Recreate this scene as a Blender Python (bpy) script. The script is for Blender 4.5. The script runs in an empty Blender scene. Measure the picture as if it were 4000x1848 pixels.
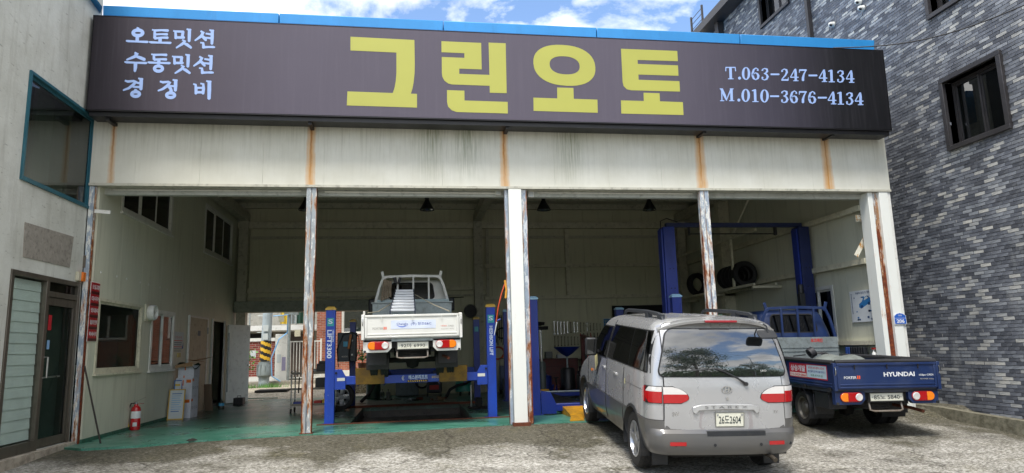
import bpy, bmesh, math, random
from mathutils import Vector as V, Matrix
R = math.radians
random.seed(7)
sc = bpy.context.scene
col = sc.collection
# ---------------------------------------------------------------- camera
YAW, PITCH, ROLL, FPX = R(8.618), R(9.434), R(-1.578), 2635.0
CAM = V((0, -11.7, 1.2753))
FW = V((math.sin(YAW)*math.cos(PITCH), math.cos(YAW)*math.cos(PITCH), math.sin(PITCH)))
_r0 = V((math.cos(YAW), -math.sin(YAW), 0)); _u0 = _r0.cross(FW)
RT = _r0*math.cos(ROLL) + _u0*math.sin(ROLL)
UP = -_r0*math.sin(ROLL) + _u0*math.cos(ROLL)
cd = bpy.data.cameras.new('camera'); cam = bpy.data.objects.new('camera', cd); col.objects.link(cam)
cd.sensor_fit = 'HORIZONTAL'; cd.angle = 2*math.atan(2000/FPX); cd.clip_end = 2000; cd.clip_start = .05
cam.matrix_world = Matrix(((RT.x, UP.x, -FW.x, CAM.x), (RT.y, UP.y, -FW.y, CAM.y), (RT.z, UP.z, -FW.z, CAM.z), (0, 0, 0, 1)))
sc.camera = cam
# a photo pixel (4000 x 1848) is a ray; its distance comes from the plane it lies on
def ray(x, y): return FW + RT*((x-2000)/FPX) - UP*((y-924)/FPX)
def aY(x, y, Y=0): d = ray(x, y); return CAM + d*((Y-CAM.y)/d.y)
def aX(x, y, X): d = ray(x, y); return CAM + d*((X-CAM.x)/d.x)
def aZ(x, y, Z=0): d = ray(x, y); return CAM + d*((Z-CAM.z)/d.z)
# ---------------------------------------------------------------- light and exposure
SUN_EL, SUN_AZ = 62, 205          # high sun behind thin cloud, azimuth clockwise from +Y
w = bpy.data.worlds.new('World'); sc.world = w; w.use_nodes = True
nt = w.node_tree; N = nt.nodes; L = nt.links; N.clear()
out = N.new('ShaderNodeOutputWorld'); bg = N.new('ShaderNodeBackground'); bg.inputs[1].default_value = .15
sky = N.new('ShaderNodeTexSky'); sky.sky_type = 'NISHITA'; sky.sun_disc = False
sky.sun_elevation = R(SUN_EL); sky.sun_rotation = R(SUN_AZ); sky.air_density = 1.0; sky.dust_density = .6; sky.ozone_density = 2.2
tc = N.new('ShaderNodeTexCoord'); sx = N.new('ShaderNodeSeparateXYZ'); L.new(tc.outputs['Generated'], sx.inputs[0])
ad = N.new('ShaderNodeMath'); ad.operation = 'ADD'; ad.inputs[1].default_value = .22; L.new(sx.outputs[2], ad.inputs[0])
mx = N.new('ShaderNodeMath'); mx.operation = 'MAXIMUM'; mx.inputs[1].default_value = .05; L.new(ad.outputs[0], mx.inputs[0])
dv = []
for i in (0, 1):
    d = N.new('ShaderNodeMath'); d.operation = 'DIVIDE'; L.new(sx.outputs[i], d.inputs[0]); L.new(mx.outputs[0], d.inputs[1]); dv.append(d)
cx = N.new('ShaderNodeCombineXYZ'); L.new(dv[0].outputs[0], cx.inputs[0]); L.new(dv[1].outputs[0], cx.inputs[1])
SKYOFF = (5.1, 1.4, .3)
mp = N.new('ShaderNodeMapping'); mp.inputs['Location'].default_value = SKYOFF; L.new(cx.outputs[0], mp.inputs[0])
no = N.new('ShaderNodeTexNoise'); no.inputs['Scale'].default_value = 1.7; no.inputs['Detail'].default_value = 9; no.inputs['Roughness'].default_value = .56
no.inputs['Distortion'].default_value = .25; L.new(mp.outputs[0], no.inputs[0])
cr = N.new('ShaderNodeValToRGB'); cr.color_ramp.elements[0].position = .445; cr.color_ramp.elements[1].position = .53; L.new(no.outputs[0], cr.inputs[0])
no2 = N.new('ShaderNodeTexNoise'); no2.inputs['Scale'].default_value = 2.6; no2.inputs['Detail'].default_value = 7; L.new(mp.outputs[0], no2.inputs[0])
cr2 = N.new('ShaderNodeValToRGB'); e = cr2.color_ramp.elements
e[0].position = .35; e[0].color = (3.1, 3.1, 3.15, 1); e[1].position = .62; e[1].color = (6.0, 5.85, 5.7, 1); L.new(no2.outputs[0], cr2.inputs[0])
mxr = N.new('ShaderNodeMix'); mxr.data_type = 'RGBA'; L.new(cr.outputs[0], mxr.inputs[0]); dk = N.new('ShaderNodeMix'); dk.data_type = 'RGBA'; dk.blend_type = 'MULTIPLY'; dk.inputs[0].default_value = 1; dk.inputs[7].default_value = (.62, .64, .66, 1); L.new(sky.outputs[0], dk.inputs[6]); L.new(dk.outputs[2], mxr.inputs[6]); L.new(cr2.outputs[0], mxr.inputs[7])
L.new(mxr.outputs[2], bg.inputs[0]); L.new(bg.outputs[0], out.inputs[0])
sd = bpy.data.lights.new('sun', 'SUN'); sd.energy = 1.5; sd.angle = R(16); sd.color = (1, .955, .9)
so = bpy.data.objects.new('sun', sd); col.objects.link(so)
_s = V((math.sin(R(SUN_AZ))*math.cos(R(SUN_EL)), math.cos(R(SUN_AZ))*math.cos(R(SUN_EL)), math.sin(R(SUN_EL))))
so.rotation_euler = (-_s).to_track_quat('-Z', 'Y').to_euler(); so.location = (0, -20, 30)
vs = sc.view_settings; vs.view_transform = 'Standard'; vs.look = 'None'; vs.exposure = 1.55; vs.gamma = 1; vs.use_curve_mapping = False
sc.cycles.use_denoising = True; sc.cycles.max_bounces = 11; sc.cycles.diffuse_bounces = 8; sc.cycles.glossy_bounces = 4; sc.cycles.transparent_max_bounces = 12
sc.cycles.caustics_reflective = False; sc.cycles.caustics_refractive = False

# ---------------------------------------------------------------- materials
def hx(h):
    h = h.lstrip('#'); o = []
    for i in (0, 2, 4):
        c = int(h[i:i+2], 16)/255; o.append(c/12.92 if c <= .04045 else ((c+.055)/1.055)**2.4)
    return (*o, 1)
def _c(c): return hx(c) if isinstance(c, str) else ((*c, 1) if len(c) == 3 else c)
class NT:
    """small wrapper for writing node trees"""
    def __init__(s, name):
        s.m = bpy.data.materials.new(name); s.m.use_nodes = True; s.t = s.m.node_tree
        s.b = s.t.nodes['Principled BSDF']; s.o = s.t.nodes['Material Output']; s.co = None
    def n(s, typ, **k):
        x = s.t.nodes.new('ShaderNode'+typ)
        for a, b in k.items(): setattr(x, a, b)
        return x
    def set(s, sock, v):
        if isinstance(v, bpy.types.NodeSocket): s.t.links.new(v, sock)
        elif isinstance(v, str) or (isinstance(v, tuple) and len(v) == 3 and sock.type == 'RGBA'): sock.default_value = _c(v)
        else: sock.default_value = v
    def obj(s):
        if not s.co: s.co = s.n('TexCoord').outputs['Object']
        return s.co
    def map(s, scale=(1, 1, 1), loc=(0, 0, 0)):
        m = s.n('Mapping'); s.t.links.new(s.obj(), m.inputs[0]); m.inputs['Scale'].default_value = scale; m.inputs['Location'].default_value = loc
        return m.outputs[0]
    def noise(s, sc_=5, det=5, ro=.55, vec=None, dist=0):
        x = s.n('TexNoise'); x.inputs['Scale'].default_value = sc_; x.inputs['Detail'].default_value = det; x.inputs['Roughness'].default_value = ro; x.inputs['Distortion'].default_value = dist
        s.t.links.new(vec if vec else s.obj(), x.inputs[0]); return x.outputs[0]
    def ramp(s, f, stops, interp='LINEAR'):
        x = s.n('ValToRGB'); s.t.links.new(f, x.inputs[0]); e = x.color_ramp; e.interpolation = interp
        while len(e.elements) < len(stops): e.elements.new(.5)
        for el, (p, c) in zip(e.elements, stops):
            el.position = p; el.color = (c, c, c, 1) if isinstance(c, (int, float)) else _c(c)
        return x.outputs[0]
    def mix(s, f, a, b, blend='MIX'):
        x = s.n('Mix'); x.data_type = 'RGBA'; x.blend_type = blend; s.set(x.inputs[0], f); s.set(x.inputs[6], a); s.set(x.inputs[7], b); return x.outputs[2]
    def ma(s, op, a, b=0, c=None):
        x = s.n('Math'); x.operation = op; s.set(x.inputs[0], a); s.set(x.inputs[1], b)
        if c is not None: s.set(x.inputs[2], c)
        return x.outputs[0]
    def sep(s): x = s.n('SeparateXYZ'); s.t.links.new(s.obj(), x.inputs[0]); return x.outputs
    def bump(s, h, st=.3, d=.01):
        x = s.n('Bump'); x.inputs['Strength'].default_value = st; x.inputs['Distance'].default_value = d; s.t.links.new(h, x.inputs['Height']); s.t.links.new(x.outputs[0], s.b.inputs['Normal'])
    def fin(s, colr, rough=.5, metal=0, spec=.5, coat=0):
        s.set(s.b.inputs['Base Color'], colr); s.set(s.b.inputs['Roughness'], rough); s.set(s.b.inputs['Metallic'], metal); s.set(s.b.inputs['Specular IOR Level'], spec)
        if coat: s.b.inputs['Coat Weight'].default_value = coat; s.b.inputs['Coat Roughness'].default_value = .05
        return s.m
_mc = {}
def mat(name, c='#808080', rough=.5, metal=0, var=.12, sc_=4, dirt=0, dcol='#3a342a', bump=.0, bs=60, spec=.5, coat=0, streak=1):
    """plain material with uneven tone, grime and fine relief"""
    if name in _mc: return _mc[name]
    t = NT(name); c = _c(c); vec = t.map((1, 1, streak)) if streak != 1 else None
    f = t.noise(sc_, 6, .6, vec)
    a = tuple(x*(1-var) for x in c[:3]); b = tuple(min(1, x*(1+var)) for x in c[:3])
    k = t.ramp(f, [(.3, a), (.7, b)])
    ro = t.ma('ADD', t.ma('MULTIPLY', f, .22), rough-.11)
    if dirt:
        g = t.ramp(t.noise(sc_*2.3, 8, .7, vec), [(.58-dirt*.25, 0), (.75, min(1, .35+dirt))])
        k = t.mix(g, k, dcol); ro = t.ma('ADD', ro, t.ma('MULTIPLY', g, .2))
    if bump: t.bump(t.noise(bs, 4, .6), bump, .004)
    _mc[name] = t.fin(k, ro, metal, spec, coat); return _mc[name]
def glass(name, tint='#202624', refl=.12, trans=.75, rough=.015, fk=.4):
    """thin pane: tinted see-through plus a mirror layer"""
    if name in _mc: return _mc[name]
    t = NT(name); tr = t.n('BsdfTransparent'); tr.inputs[0].default_value = _c(tint); gl = t.n('BsdfGlossy'); gl.inputs['Roughness'].default_value = rough
    df = t.n('BsdfPrincipled'); df.inputs['Base Color'].default_value = tuple(x*.12 for x in _c(tint)[:3])+(1,); df.inputs['Roughness'].default_value = .3
    m0 = t.n('MixShader'); m0.inputs[0].default_value = trans; t.t.links.new(df.outputs[0], m0.inputs[1]); t.t.links.new(tr.outputs[0], m0.inputs[2])
    lw = t.n('LayerWeight'); lw.inputs[0].default_value = .5
    fac = t.ma('ADD', t.ma('MULTIPLY', t.ma('POWER', lw.outputs['Facing'], 5), fk), refl*.5)
    mm = t.n('MixShader'); t.t.links.new(fac, mm.inputs[0]); t.t.links.new(m0.outputs[0], mm.inputs[1]); t.t.links.new(gl.outputs[0], mm.inputs[2])
    t.t.links.new(mm.outputs[0], t.o.inputs[0]); _mc[name] = t.m; return t.m

# ---------------------------------------------------------------- mesh building
def T(*a): return Matrix.Translation(V(a))
def rotm(ax, deg): return Matrix.Rotation(R(deg), 4, ax)
class MB:
    def __init__(s, M=None): s.v = []; s.f = []; s.M = M
    def add(s, vs_, fs, M=None):
        k = len(s.v)
        for p in vs_:
            p = V(p)
            if M is not None: p = M @ p
            if s.M is not None: p = s.M @ p
            s.v.append(p)
        s.f += [tuple(i+k for i in f) for f in fs]; return s
    def box(s, x0, x1, y0, y1, z0, z1, M=None):
        return s.add([(x, y, z) for x in (x0, x1) for y in (y0, y1) for z in (z0, z1)], [(0, 1, 3, 2), (4, 6, 7, 5), (0, 4, 5, 1), (2, 3, 7, 6), (0, 2, 6, 4), (1, 5, 7, 3)], M)
    def hexa(s, a, d):
        """quad a (4 points) extruded by vector d"""
        a = [V(p) for p in a]; d = V(d)
        return s.add(a+[p+d for p in a], [(0, 1, 2, 3), (7, 6, 5, 4), (0, 4, 5, 1), (1, 5, 6, 2), (2, 6, 7, 3), (3, 7, 4, 0)])
    def cyl(s, p0, p1, r0, r1=None, n=12, caps=True, M=None):
        p0 = V(p0); p1 = V(p1); r1 = r0 if r1 is None else r1
        q = (p1-p0).to_track_quat('Z', 'Y'); vs_ = []
        for p, r in ((p0, r0), (p1, r1)):
            for i in range(n): a = 2*math.pi*i/n; vs_.append(p + q @ V((r*math.cos(a), r*math.sin(a), 0)))
        fs = [(i, (i+1) % n, n+(i+1) % n, n+i) for i in range(n)]
        if caps: fs += [tuple(range(n-1, -1, -1)), tuple(range(n, 2*n))]
        return s.add(vs_, fs, M)
    def tube(s, pts, r, n=6, M=None):
        pts = [V(p) for p in pts]; k = len(pts); vs_ = []; prev = None
        for i, p in enumerate(pts):
            d = (pts[min(i+1, k-1)]-pts[max(i-1, 0)]).normalized()
            ref = prev if prev is not None and abs(prev.dot(d)) < .95 else (V((0, 0, 1)) if abs(d.z) < .9 else V((1, 0, 0)))
            a = d.cross(ref).normalized(); b = a.cross(d).normalized(); prev = b
            rr = r[i] if isinstance(r, (list, tuple)) else r
            for j in range(n): t = 2*math.pi*j/n; vs_.append(p+a*(rr*math.cos(t))+b*(rr*math.sin(t)))
        fs = [(i*n+j, i*n+(j+1) % n, (i+1)*n+(j+1) % n, (i+1)*n+j) for i in range(k-1) for j in range(n)]
        fs += [tuple(range(n-1, -1, -1)), tuple(range((k-1)*n, k*n))]
        return s.add(vs_, fs, M)
    def lathe(s, prof, n=20, M=None):
        k = len(prof); vs_ = [(r*math.cos(2*math.pi*j/n), r*math.sin(2*math.pi*j/n), z) for r, z in prof for j in range(n)]
        fs = [(i*n+j, i*n+(j+1) % n, (i+1)*n+(j+1) % n, (i+1)*n+j) for i in range(k-1) for j in range(n)]
        return s.add(vs_, fs, M)
    def prism(s, pts, d):
        """planar outline (3D points) extruded by vector d"""
        pts = [V(p) for p in pts]; d = V(d); n = len(pts)
        return s.add(pts+[p+d for p in pts], [tuple(range(n)), tuple(range(2*n-1, n-1, -1))]+[(i, n+i, n+(i+1) % n, (i+1) % n) for i in range(n)])
    def grid(s, fn, nu, nv):
        vs_ = [fn(i/nu, j/nv) for i in range(nu+1) for j in range(nv+1)]
        return s.add(vs_, [(i*(nv+1)+j, (i+1)*(nv+1)+j, (i+1)*(nv+1)+j+1, i*(nv+1)+j+1) for i in range(nu) for j in range(nv)])
    def mesh(s, name, m=None, ang=38):
        me = bpy.data.meshes.new(name); me.from_pydata(s.v, [], s.f); me.validate()
        me.polygons.foreach_set('use_smooth', [True]*len(me.polygons)); me.set_sharp_from_angle(angle=R(ang))
        if m: me.materials.append(m)
        return me
    def build(s, name, m, parent=None, bev=0, ang=38, **kw):
        return link(name, s.mesh(name, m, ang), parent, bev, **kw)
def link(name, me, parent=None, bev=0, label=None, cat=None, group=None, kind=None, M=None):
    o = bpy.data.objects.new(name, me); col.objects.link(o)
    if parent is not None:
        o.parent = parent
        if parent.get('_w'): o.matrix_parent_inverse = Matrix.Translation(-V(parent['_w']))
    if M is not None: o.matrix_local = M
    if bev:
        b = o.modifiers.new('bevel', 'BEVEL'); b.width = bev; b.segments = 2; b.limit_method = 'ANGLE'; b.angle_limit = R(40)
    if label: o['label'] = label
    if cat: o['category'] = cat
    if group: o['group'] = group
    if kind: o['kind'] = kind
    return o
def thing(name, label, cat, loc=(0, 0, 0), group=None, rot=None, world=True):
    """an Empty at a thing's base; world=True: its parts are given in world coordinates"""
    o = bpy.data.objects.new(name, None); col.objects.link(o); o.empty_display_size = .2; o.location = loc
    if rot is not None: o.matrix_world = Matrix.Translation(V(loc)) @ rot
    elif world: o['_w'] = tuple(loc)
    o['label'] = label; o['category'] = cat
    if group: o['group'] = group
    return o
def copy_tree(o, parent=None):
    c = o.copy(); col.objects.link(c)
    if parent is not None: c.parent = parent
    for ch in [x for x in bpy.data.objects if x.parent == o]: copy_tree(ch, c)
    return c
_tm = {}
def text(s, M, h, m, parent, w=None, bold=0.0, ext=.0008, name='lettering', label=None, align='C', sy=1):
    """flat lettering: M maps (right, up, out) to the parent's space; h = letter height, w = width to fit"""
    cu = bpy.data.curves.new('t', 'FONT'); cu.body = s; cu.size = 1; cu.extrude = 0; cu.offset = bold; cu.resolution_u = 3
    o = bpy.data.objects.new('t', cu); col.objects.link(o)
    me = bpy.data.meshes.new_from_object(o.evaluated_get(bpy.context.evaluated_depsgraph_get())); bpy.data.objects.remove(o); bpy.data.curves.remove(cu)
    xs = [v.co.x for v in me.vertices]; ys = [v.co.y for v in me.vertices]
    if not xs: return None
    x0, x1, y0, y1 = min(xs), max(xs), min(ys), max(ys); ky = h/(y1-y0); kx = (w/(x1-x0)) if w else ky
    ox = (x0+x1)/2 if align == 'C' else x0
    for v in me.vertices: v.co = M @ V(((v.co.x-ox)*kx, (v.co.y-(y0+y1)/2)*ky, ext))
    me.materials.clear(); me.materials.append(m); me.name = name
    return link(name, me, parent, label=label)
def frameM(o, rt, up):
    rt = V(rt).normalized(); up = V(up); up = (up-rt*up.dot(rt)).normalized(); n = rt.cross(up)
    return Matrix(((rt.x, up.x, n.x, o[0]), (rt.y, up.y, n.y, o[1]), (rt.z, up.z, n.z, o[2]), (0, 0, 0, 1)))
def lerp(a, b, t): return a+(b-a)*t
def tab(t, x):
    """piecewise linear table"""
    if x <= t[0][0]: return t[0][1]
    for (a, b), (c, d) in zip(t, t[1:]):
        if x <= c: return b+(d-b)*(x-a)/(c-a)
    return t[-1][1]
# ================================================================ setting
XL, XR, YB, ZC = -5.10, 8.95, 9.2, 5.65      # garage inner faces: left wall, right wall, back wall, ceiling
def sm(t): t = min(max(t, 0), 1); return t*t*(3-2*t)
def G(x, y):
    if y > 0: return -.012+.04*max(0, min(y, 14.5)-9.2)
    k = .5+.5*min(max((x+5)/6, 0), 1)
    return -.012-.085*k*min(-y, 4)-.03*max(min(-y, 14)-4, 0)-.11*sm((x-4.6)/2.4)*sm(-y/.6)-.05*sm((x-8.6)/1.2)
def aG(px, py):
    z = 0
    for _ in range(30): p = aZ(px, py, z); z = .5*z+.5*G(p.x, p.y)
    return p
# ---- materials of the setting
def m_concrete():
    t = NT('apron_concrete'); big = t.noise(.55, 6, .6); mid = t.noise(2.6, 7, .65, t.map((.7, 1.3, 1))); fine = t.noise(55, 4, .75); grit = t.noise(160, 2, .6)
    y = t.sep()[1]; x = t.sep()[0]
    gr = t.noise(24, 5, .8, t.map((.8, 1.5, 1)))
    c = t.ramp(mid, [(.3, '#96938a'), (.5, '#b5b2a9'), (.72, '#d6d3cb')])
    near = t.ma('MULTIPLY', t.ma('ADD', y, 2.5), .4)                      # damp band along the threshold
    near = t.ma('MULTIPLY', near, t.ma('LESS_THAN', y, 3))
    damp = t.ramp(t.ma('ADD', t.ma('ADD', big, t.ma('MULTIPLY', near, .3)), t.ma('MULTIPLY', mid, .3)), [(.68, 0), (.80, .86)])
    c = t.mix(damp, c, '#57533f')
    c = t.mix(t.ma('MULTIPLY', t.ma('GREATER_THAN', y, 9.25), .75), c, t.ramp(mid, [(.3, '#b3a78f'), (.7, '#d9cfba')]))
    ck = t.n('TexVoronoi'); ck.feature = 'DISTANCE_TO_EDGE'; ck.inputs['Scale'].default_value = .21; dst = t.n('VectorMath'); dst.operation = 'ADD'; nn_ = t.n('TexNoise'); nn_.inputs['Scale'].default_value = 2.2; nn_.inputs['Detail'].default_value = 5; t.t.links.new(t.obj(), nn_.inputs[0]); t.t.links.new(nn_.outputs[1], dst.inputs[0]); t.t.links.new(t.obj(), dst.inputs[1]); t.t.links.new(dst.outputs[0], ck.inputs[0])
    c = t.mix(t.ramp(ck.outputs[0], [(.0025, .6), (.006, 0)]), c, '#3a362c')
    moss = t.ramp(t.noise(1.7, 7, .7), [(.56, 0), (.72, .5)]); c = t.mix(moss, c, '#76704a')
    oil = t.ramp(t.noise(.9, 5, .5, t.map((1, 1, 1), (4, 9, 0))), [(.6, 0), (.74, .55)]); c = t.mix(oil, c, '#46423a')
    sp = t.ramp(gr, [(.36, '#1d1c18'), (.46, '#a8a59c'), (.56, '#ffffff')]); c = t.mix(.85, c, sp, 'MULTIPLY'); c = t.mix(.4, c, t.ramp(fine, [(.36, '#3d3a34'), (.5, '#ffffff')]), 'MULTIPLY')
    lt = t.ramp(gr, [(.57, 0), (.66, .75)]); lt = t.ma('MULTIPLY', lt, t.ma('SUBTRACT', 1, t.ma('MULTIPLY', damp, .8))); c = t.mix(lt, c, '#e2e0d9')
    pk = t.n('TexVoronoi'); pk.inputs['Scale'].default_value = 46; t.t.links.new(t.obj(), pk.inputs[0])
    c = t.mix(t.ramp(pk.outputs[0], [(.10, .5), (.2, 0)]), c, '#57534a')
    t.bump(t.ma('ADD', gr, t.ma('MULTIPLY', grit, .3)), .8, .02)
    return t.fin(c, t.ma('SUBTRACT', .92, t.ma('MULTIPLY', damp, .3)), 0, .35)
def m_floor():
    t = NT('green_floor_paint'); n1 = t.noise(.9, 7, .65); n2 = t.noise(5, 6, .65, t.map((.35, 1, 1))); n3 = t.noise(30, 4, .7)
    y = t.sep()[1]
    c = t.ramp(n2, [(.3, '#256a52'), (.52, '#4a8270'), (.75, '#6f9c8f')])
    c = t.mix(t.ramp(t.ma('ADD', n1, t.ma('MULTIPLY', t.ma('MINIMUM', y, 5), .055)), [(.55, 0), (.78, .8)]), c, '#333b35')     # dark grey-green patches, denser further in
    c = t.mix(t.ramp(t.noise(9, 6, .7), [(.6, 0), (.72, .45)]), c, '#8b988c')
    c = t.mix(t.ramp(n3, [(.35, .5), (.5, 0)]), c, '#1c2a24')
    t.bump(n3, .15, .004)
    return t.fin(c, t.ramp(n1, [(.35, .42), (.65, .22)]), 0, .5)
def m_panel(name, base, grime, stain=0, rib=0):
    t = NT(name); v = t.noise(3, 6, .6, t.map((3, 3, .22))); n = t.noise(1.1, 5, .6)
    c = t.mix(.5, base, t.ramp(n, [(.3, tuple(x*.82 for x in _c(base)[:3])), (.7, base)]))
    c = t.mix(t.ramp(v, [(.52, 0), (.74, stain)]), c, grime)
    if rib:
        wv = t.n('TexWave'); wv.wave_type = 'BANDS'; wv.bands_direction = 'Y' if rib == 'Y' else 'X'; wv.inputs['Scale'].default_value = 7; t.t.links.new(t.obj(), wv.inputs[0])
        t.bump(wv.outputs[0], .12, .004)
    else: t.bump(t.noise(14, 3, .5), .08, .01)
    return t.fin(c, .48, 0, .4)
def m_fascia():
    t = NT('fascia_panel_paint'); X, Y_, Z = t.sep()[0], t.sep()[1], t.sep()[2]
    n = t.noise(1.3, 6, .6); st = t.noise(4.5, 7, .65, t.map((3.2, 1, .16))); st2 = t.noise(13, 5, .7, t.map((3, 1, .1)))
    c = t.ramp(n, [(.3, '#c3c2b4'), (.7, '#d3d3c8')])
    hi = t.ramp(Z, [(0, 0), (1, 1)]); h = t.ma('DIVIDE', t.ma('SUBTRACT', Z, 4.14), 1.15)            # 0 at the foot, 1 under the sign
    c = t.mix(t.ma('MULTIPLY', t.ramp(st, [(.5, 0), (.75, .36)]), t.ma('ADD', h, .1)), c, '#8d8c78')
    c = t.mix(t.ma('MULTIPLY', t.ramp(st2, [(.5, 0), (.7, .36)]), t.ma('POWER', t.ma('MAXIMUM', h, 0), 1.5)), c, '#6d6c5c')
    for x0 in (.35, 1.0, 2.9): # algae runs
        d = t.ma('ABSOLUTE', t.ma('SUBTRACT', X, x0)); d = t.ma('SUBTRACT', 1, t.ma('MULTIPLY', d, 2.6)); d = t.ma('MAXIMUM', d, 0)
        c = t.mix(t.ma('MULTIPLY', t.ma('MULTIPLY', d, t.ramp(st2, [(.4, 0), (.6, .9)])), t.ma('POWER', t.ma('MAXIMUM', h, 0), .8)), c, '#70785a')
    wob = t.ma('MULTIPLY', t.ma('SUBTRACT', t.noise(5, 4, .6, t.map((.2, 1, 1))), .5), .055)
    for k, (x0, wd) in enumerate(((-4.92, .05), (-1.72, .075), (1.67, .075), (5.42, .10), (8.02, .10))):
        d = t.ma('ABSOLUTE', t.ma('ADD', t.ma('SUBTRACT', X, x0), wob))
        wide = t.ma('MULTIPLY', t.ma('SUBTRACT', 1.25, t.ma('MULTIPLY', h, .25)), wd)
        a = t.ma('MAXIMUM', t.ma('SUBTRACT', 1, t.ma('DIVIDE', d, wide)), 0)
        a = t.ma('MULTIPLY', t.ma('POWER', a, .55), t.ramp(st2, [(.3, .5), (.6, 1)]))
        c = t.mix(t.ma('MULTIPLY', a, .95 if k else .7), c, '#c58a2c')
        b = t.ma('MAXIMUM', t.ma('SUBTRACT', 1, t.ma('DIVIDE', d, .022)), 0); b = t.ma('MULTIPLY', b, t.ma('ADD', t.ma('MULTIPLY', h, .8), .1))
        c = t.mix(b, c, '#8a4c16')
    t.bump(t.noise(9, 4, .6, t.map((1, 1, .7))), .12, .012)
    return t.fin(c, .55, 0, .3)
def m_peel(name, paint, under='#8d98a3', rust='#6e3116', amt=.5, low=0.0, ztop=4.1, edge=None):
    """flaking paint over primer over rust; more rust towards the foot"""
    t = NT(name); Z = t.sep()[2]; g = t.ma('MULTIPLY', t.ma('SUBTRACT', 1, t.ma('DIVIDE', Z, ztop)), low)
    if edge:      # rust creeping in from both edges of the channel
        ex = t.ma('POWER', t.ma('MINIMUM', t.ma('DIVIDE', t.ma('ABSOLUTE', t.ma('SUBTRACT', t.sep()[0], edge[0])), edge[1]), 1.2), 5); g = t.ma('ADD', t.ma('MULTIPLY', g, .55), t.ma('MULTIPLY', t.ma('MULTIPLY', ex, .17), t.ma('ADD', .5, t.ma('MULTIPLY', g, 4))))
    a = t.noise(7, 8, .75, t.map((2.2, 2.2, .6))); b = t.noise(4.2, 7, .68, t.map((2.5, 2.5, .45), (3, 1, 7)))
    c = t.mix(t.ramp(a, [(.55-amt*.14, 0), (.58-amt*.14, 1)]), paint, t.ramp(t.noise(9, 4), [(.3, tuple(x*.8 for x in _c(under)[:3])), (.7, under)]))
    r = t.ramp(t.ma('ADD', b, g), [(.67-amt*.05, 0), (.70-amt*.05, 1)])
    rc = t.ramp(t.noise(16, 6, .7), [(.3, '#3b1a0d'), (.55, rust), (.75, '#94501f')]); c = t.mix(r, c, rc)
    edge = t.ramp(t.ma('ADD', b, g), [(.60-amt*.05, 0), (.665-amt*.05, .5), (.72, 0)]); c = t.mix(edge, c, '#b9854b')
    t.bump(t.ma('ADD', t.ma('MULTIPLY', r, -.6), a), .35, .008)
    return t.fin(c, t.ma('ADD', t.ma('MULTIPLY', r, .35), .45), 0, .4)
def m_stucco():
    t = NT('grey_stucco'); n = t.noise(1.2, 7, .62); s = t.noise(3, 7, .65, t.map((1, 2.5, .3))); f = t.noise(24, 6, .6)
    c = t.ramp(n, [(.3, '#b3b3a9'), (.7, '#d3d4cc')]); c = t.mix(t.ramp(s, [(.52, 0), (.78, .5)]), c, '#8a867a')
    pt = t.ramp(t.noise(11, 5, .6, t.map((1, .6, 2.4))), [(.64, 0), (.68, .5)]); c = t.mix(pt, c, '#77746a')
    t.bump(t.ma('ADD', f, t.noise(6, 4, .5)), .3, .012); return t.fin(c, .85, 0, .2)
def m_brick(name, island):
    t = NT(name)
    rnd = t.n('NewGeometry').outputs['Random Per Island'] if island else t.n('ObjectInfo').outputs['Random']
    c = t.ramp(rnd, [(0, '#4b4d53'), (.3, '#5f6269'), (.5, '#74777e'), (.62, '#8c9095'), (.74, '#686b72'), (.82, '#9fa2a5'), (.9, '#b0b0ac'), (1, '#cbc8be')])
    n = t.noise(9, 6, .65, t.map((1, .5, 2.0))); c = t.mix(t.ramp(n, [(.35, .45), (.6, 0)]), c, '#454952'); c = t.mix(t.ramp(t.noise(4, 5, .6), [(.55, 0), (.75, .35)]), c, '#a9adb2')
    pos = t.n('NewGeometry').outputs['Position']; mp2 = t.n('Mapping'); mp2.inputs['Scale'].default_value = (1, .8, .18); t.t.links.new(pos, mp2.inputs[0])
    c = t.mix(t.ramp(t.noise(1.1, 6, .6, mp2.outputs[0]), [(.46, 0), (.7, .5)]), c, '#3c3e42'); c = t.mix(t.ramp(t.noise(2.2, 6, .65, mp2.outputs[0]), [(.6, 0), (.75, .3)]), c, '#c9cac6')
    t.bump(t.noise(45, 5, .65), .35, .006); return t.fin(c, .62, 0, .45)
M_CONC, M_FLOOR, M_FASC, M_STUC = m_concrete(), m_floor(), m_fascia(), m_stucco()
M_IN = m_panel('cream_sandwich_panel', '#c6c6b2', '#7a7965', .3, 'Y'); M_INB = m_panel('cream_back_panel', '#c6c4a8', '#87846b', .3, 'X')
M_STEEL = mat('cream_steel', '#c3bfa8', .5, dirt=.3, dcol='#6d6654'); M_DSTEEL = mat('dim_steel', '#aeab98', .5, dirt=.3)
M_WHITE_AL = mat('white_window_frame', '#c9c9c2', .35, var=.06, dirt=.2, dcol='#7c786a'); M_GREY_AL = mat('brown_grey_aluminium', '#6c665c', .38, .6, dirt=.25, streak=.2)
M_TEAL = mat('teal_frame', '#2b6270', .4, .2, dirt=.2); M_BLUE_FL = mat('blue_flashing', '#2d86c4', .38, .1, var=.1, sc_=1.2, dirt=.12, dcol='#1f5f96', streak=.3)
M_BLACK = mat('black_metal', '#17171a', .45, dirt=.15); M_DARK = mat('dark_void', '#0c0c0d', .8)
M_WHITE = mat('white_paint', '#d7d7d0', .45, var=.06, dirt=.2, dcol='#8a8676'); M_RUST = mat('rusty_steel', '#5d2f1a', .8, var=.35, sc_=14, bump=.3)
M_GLASS = glass('window_glass', '#8b9690', .12, .92); M_DGLASS = glass('dark_window_glass', '#2a3030', .14, .8)
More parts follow.
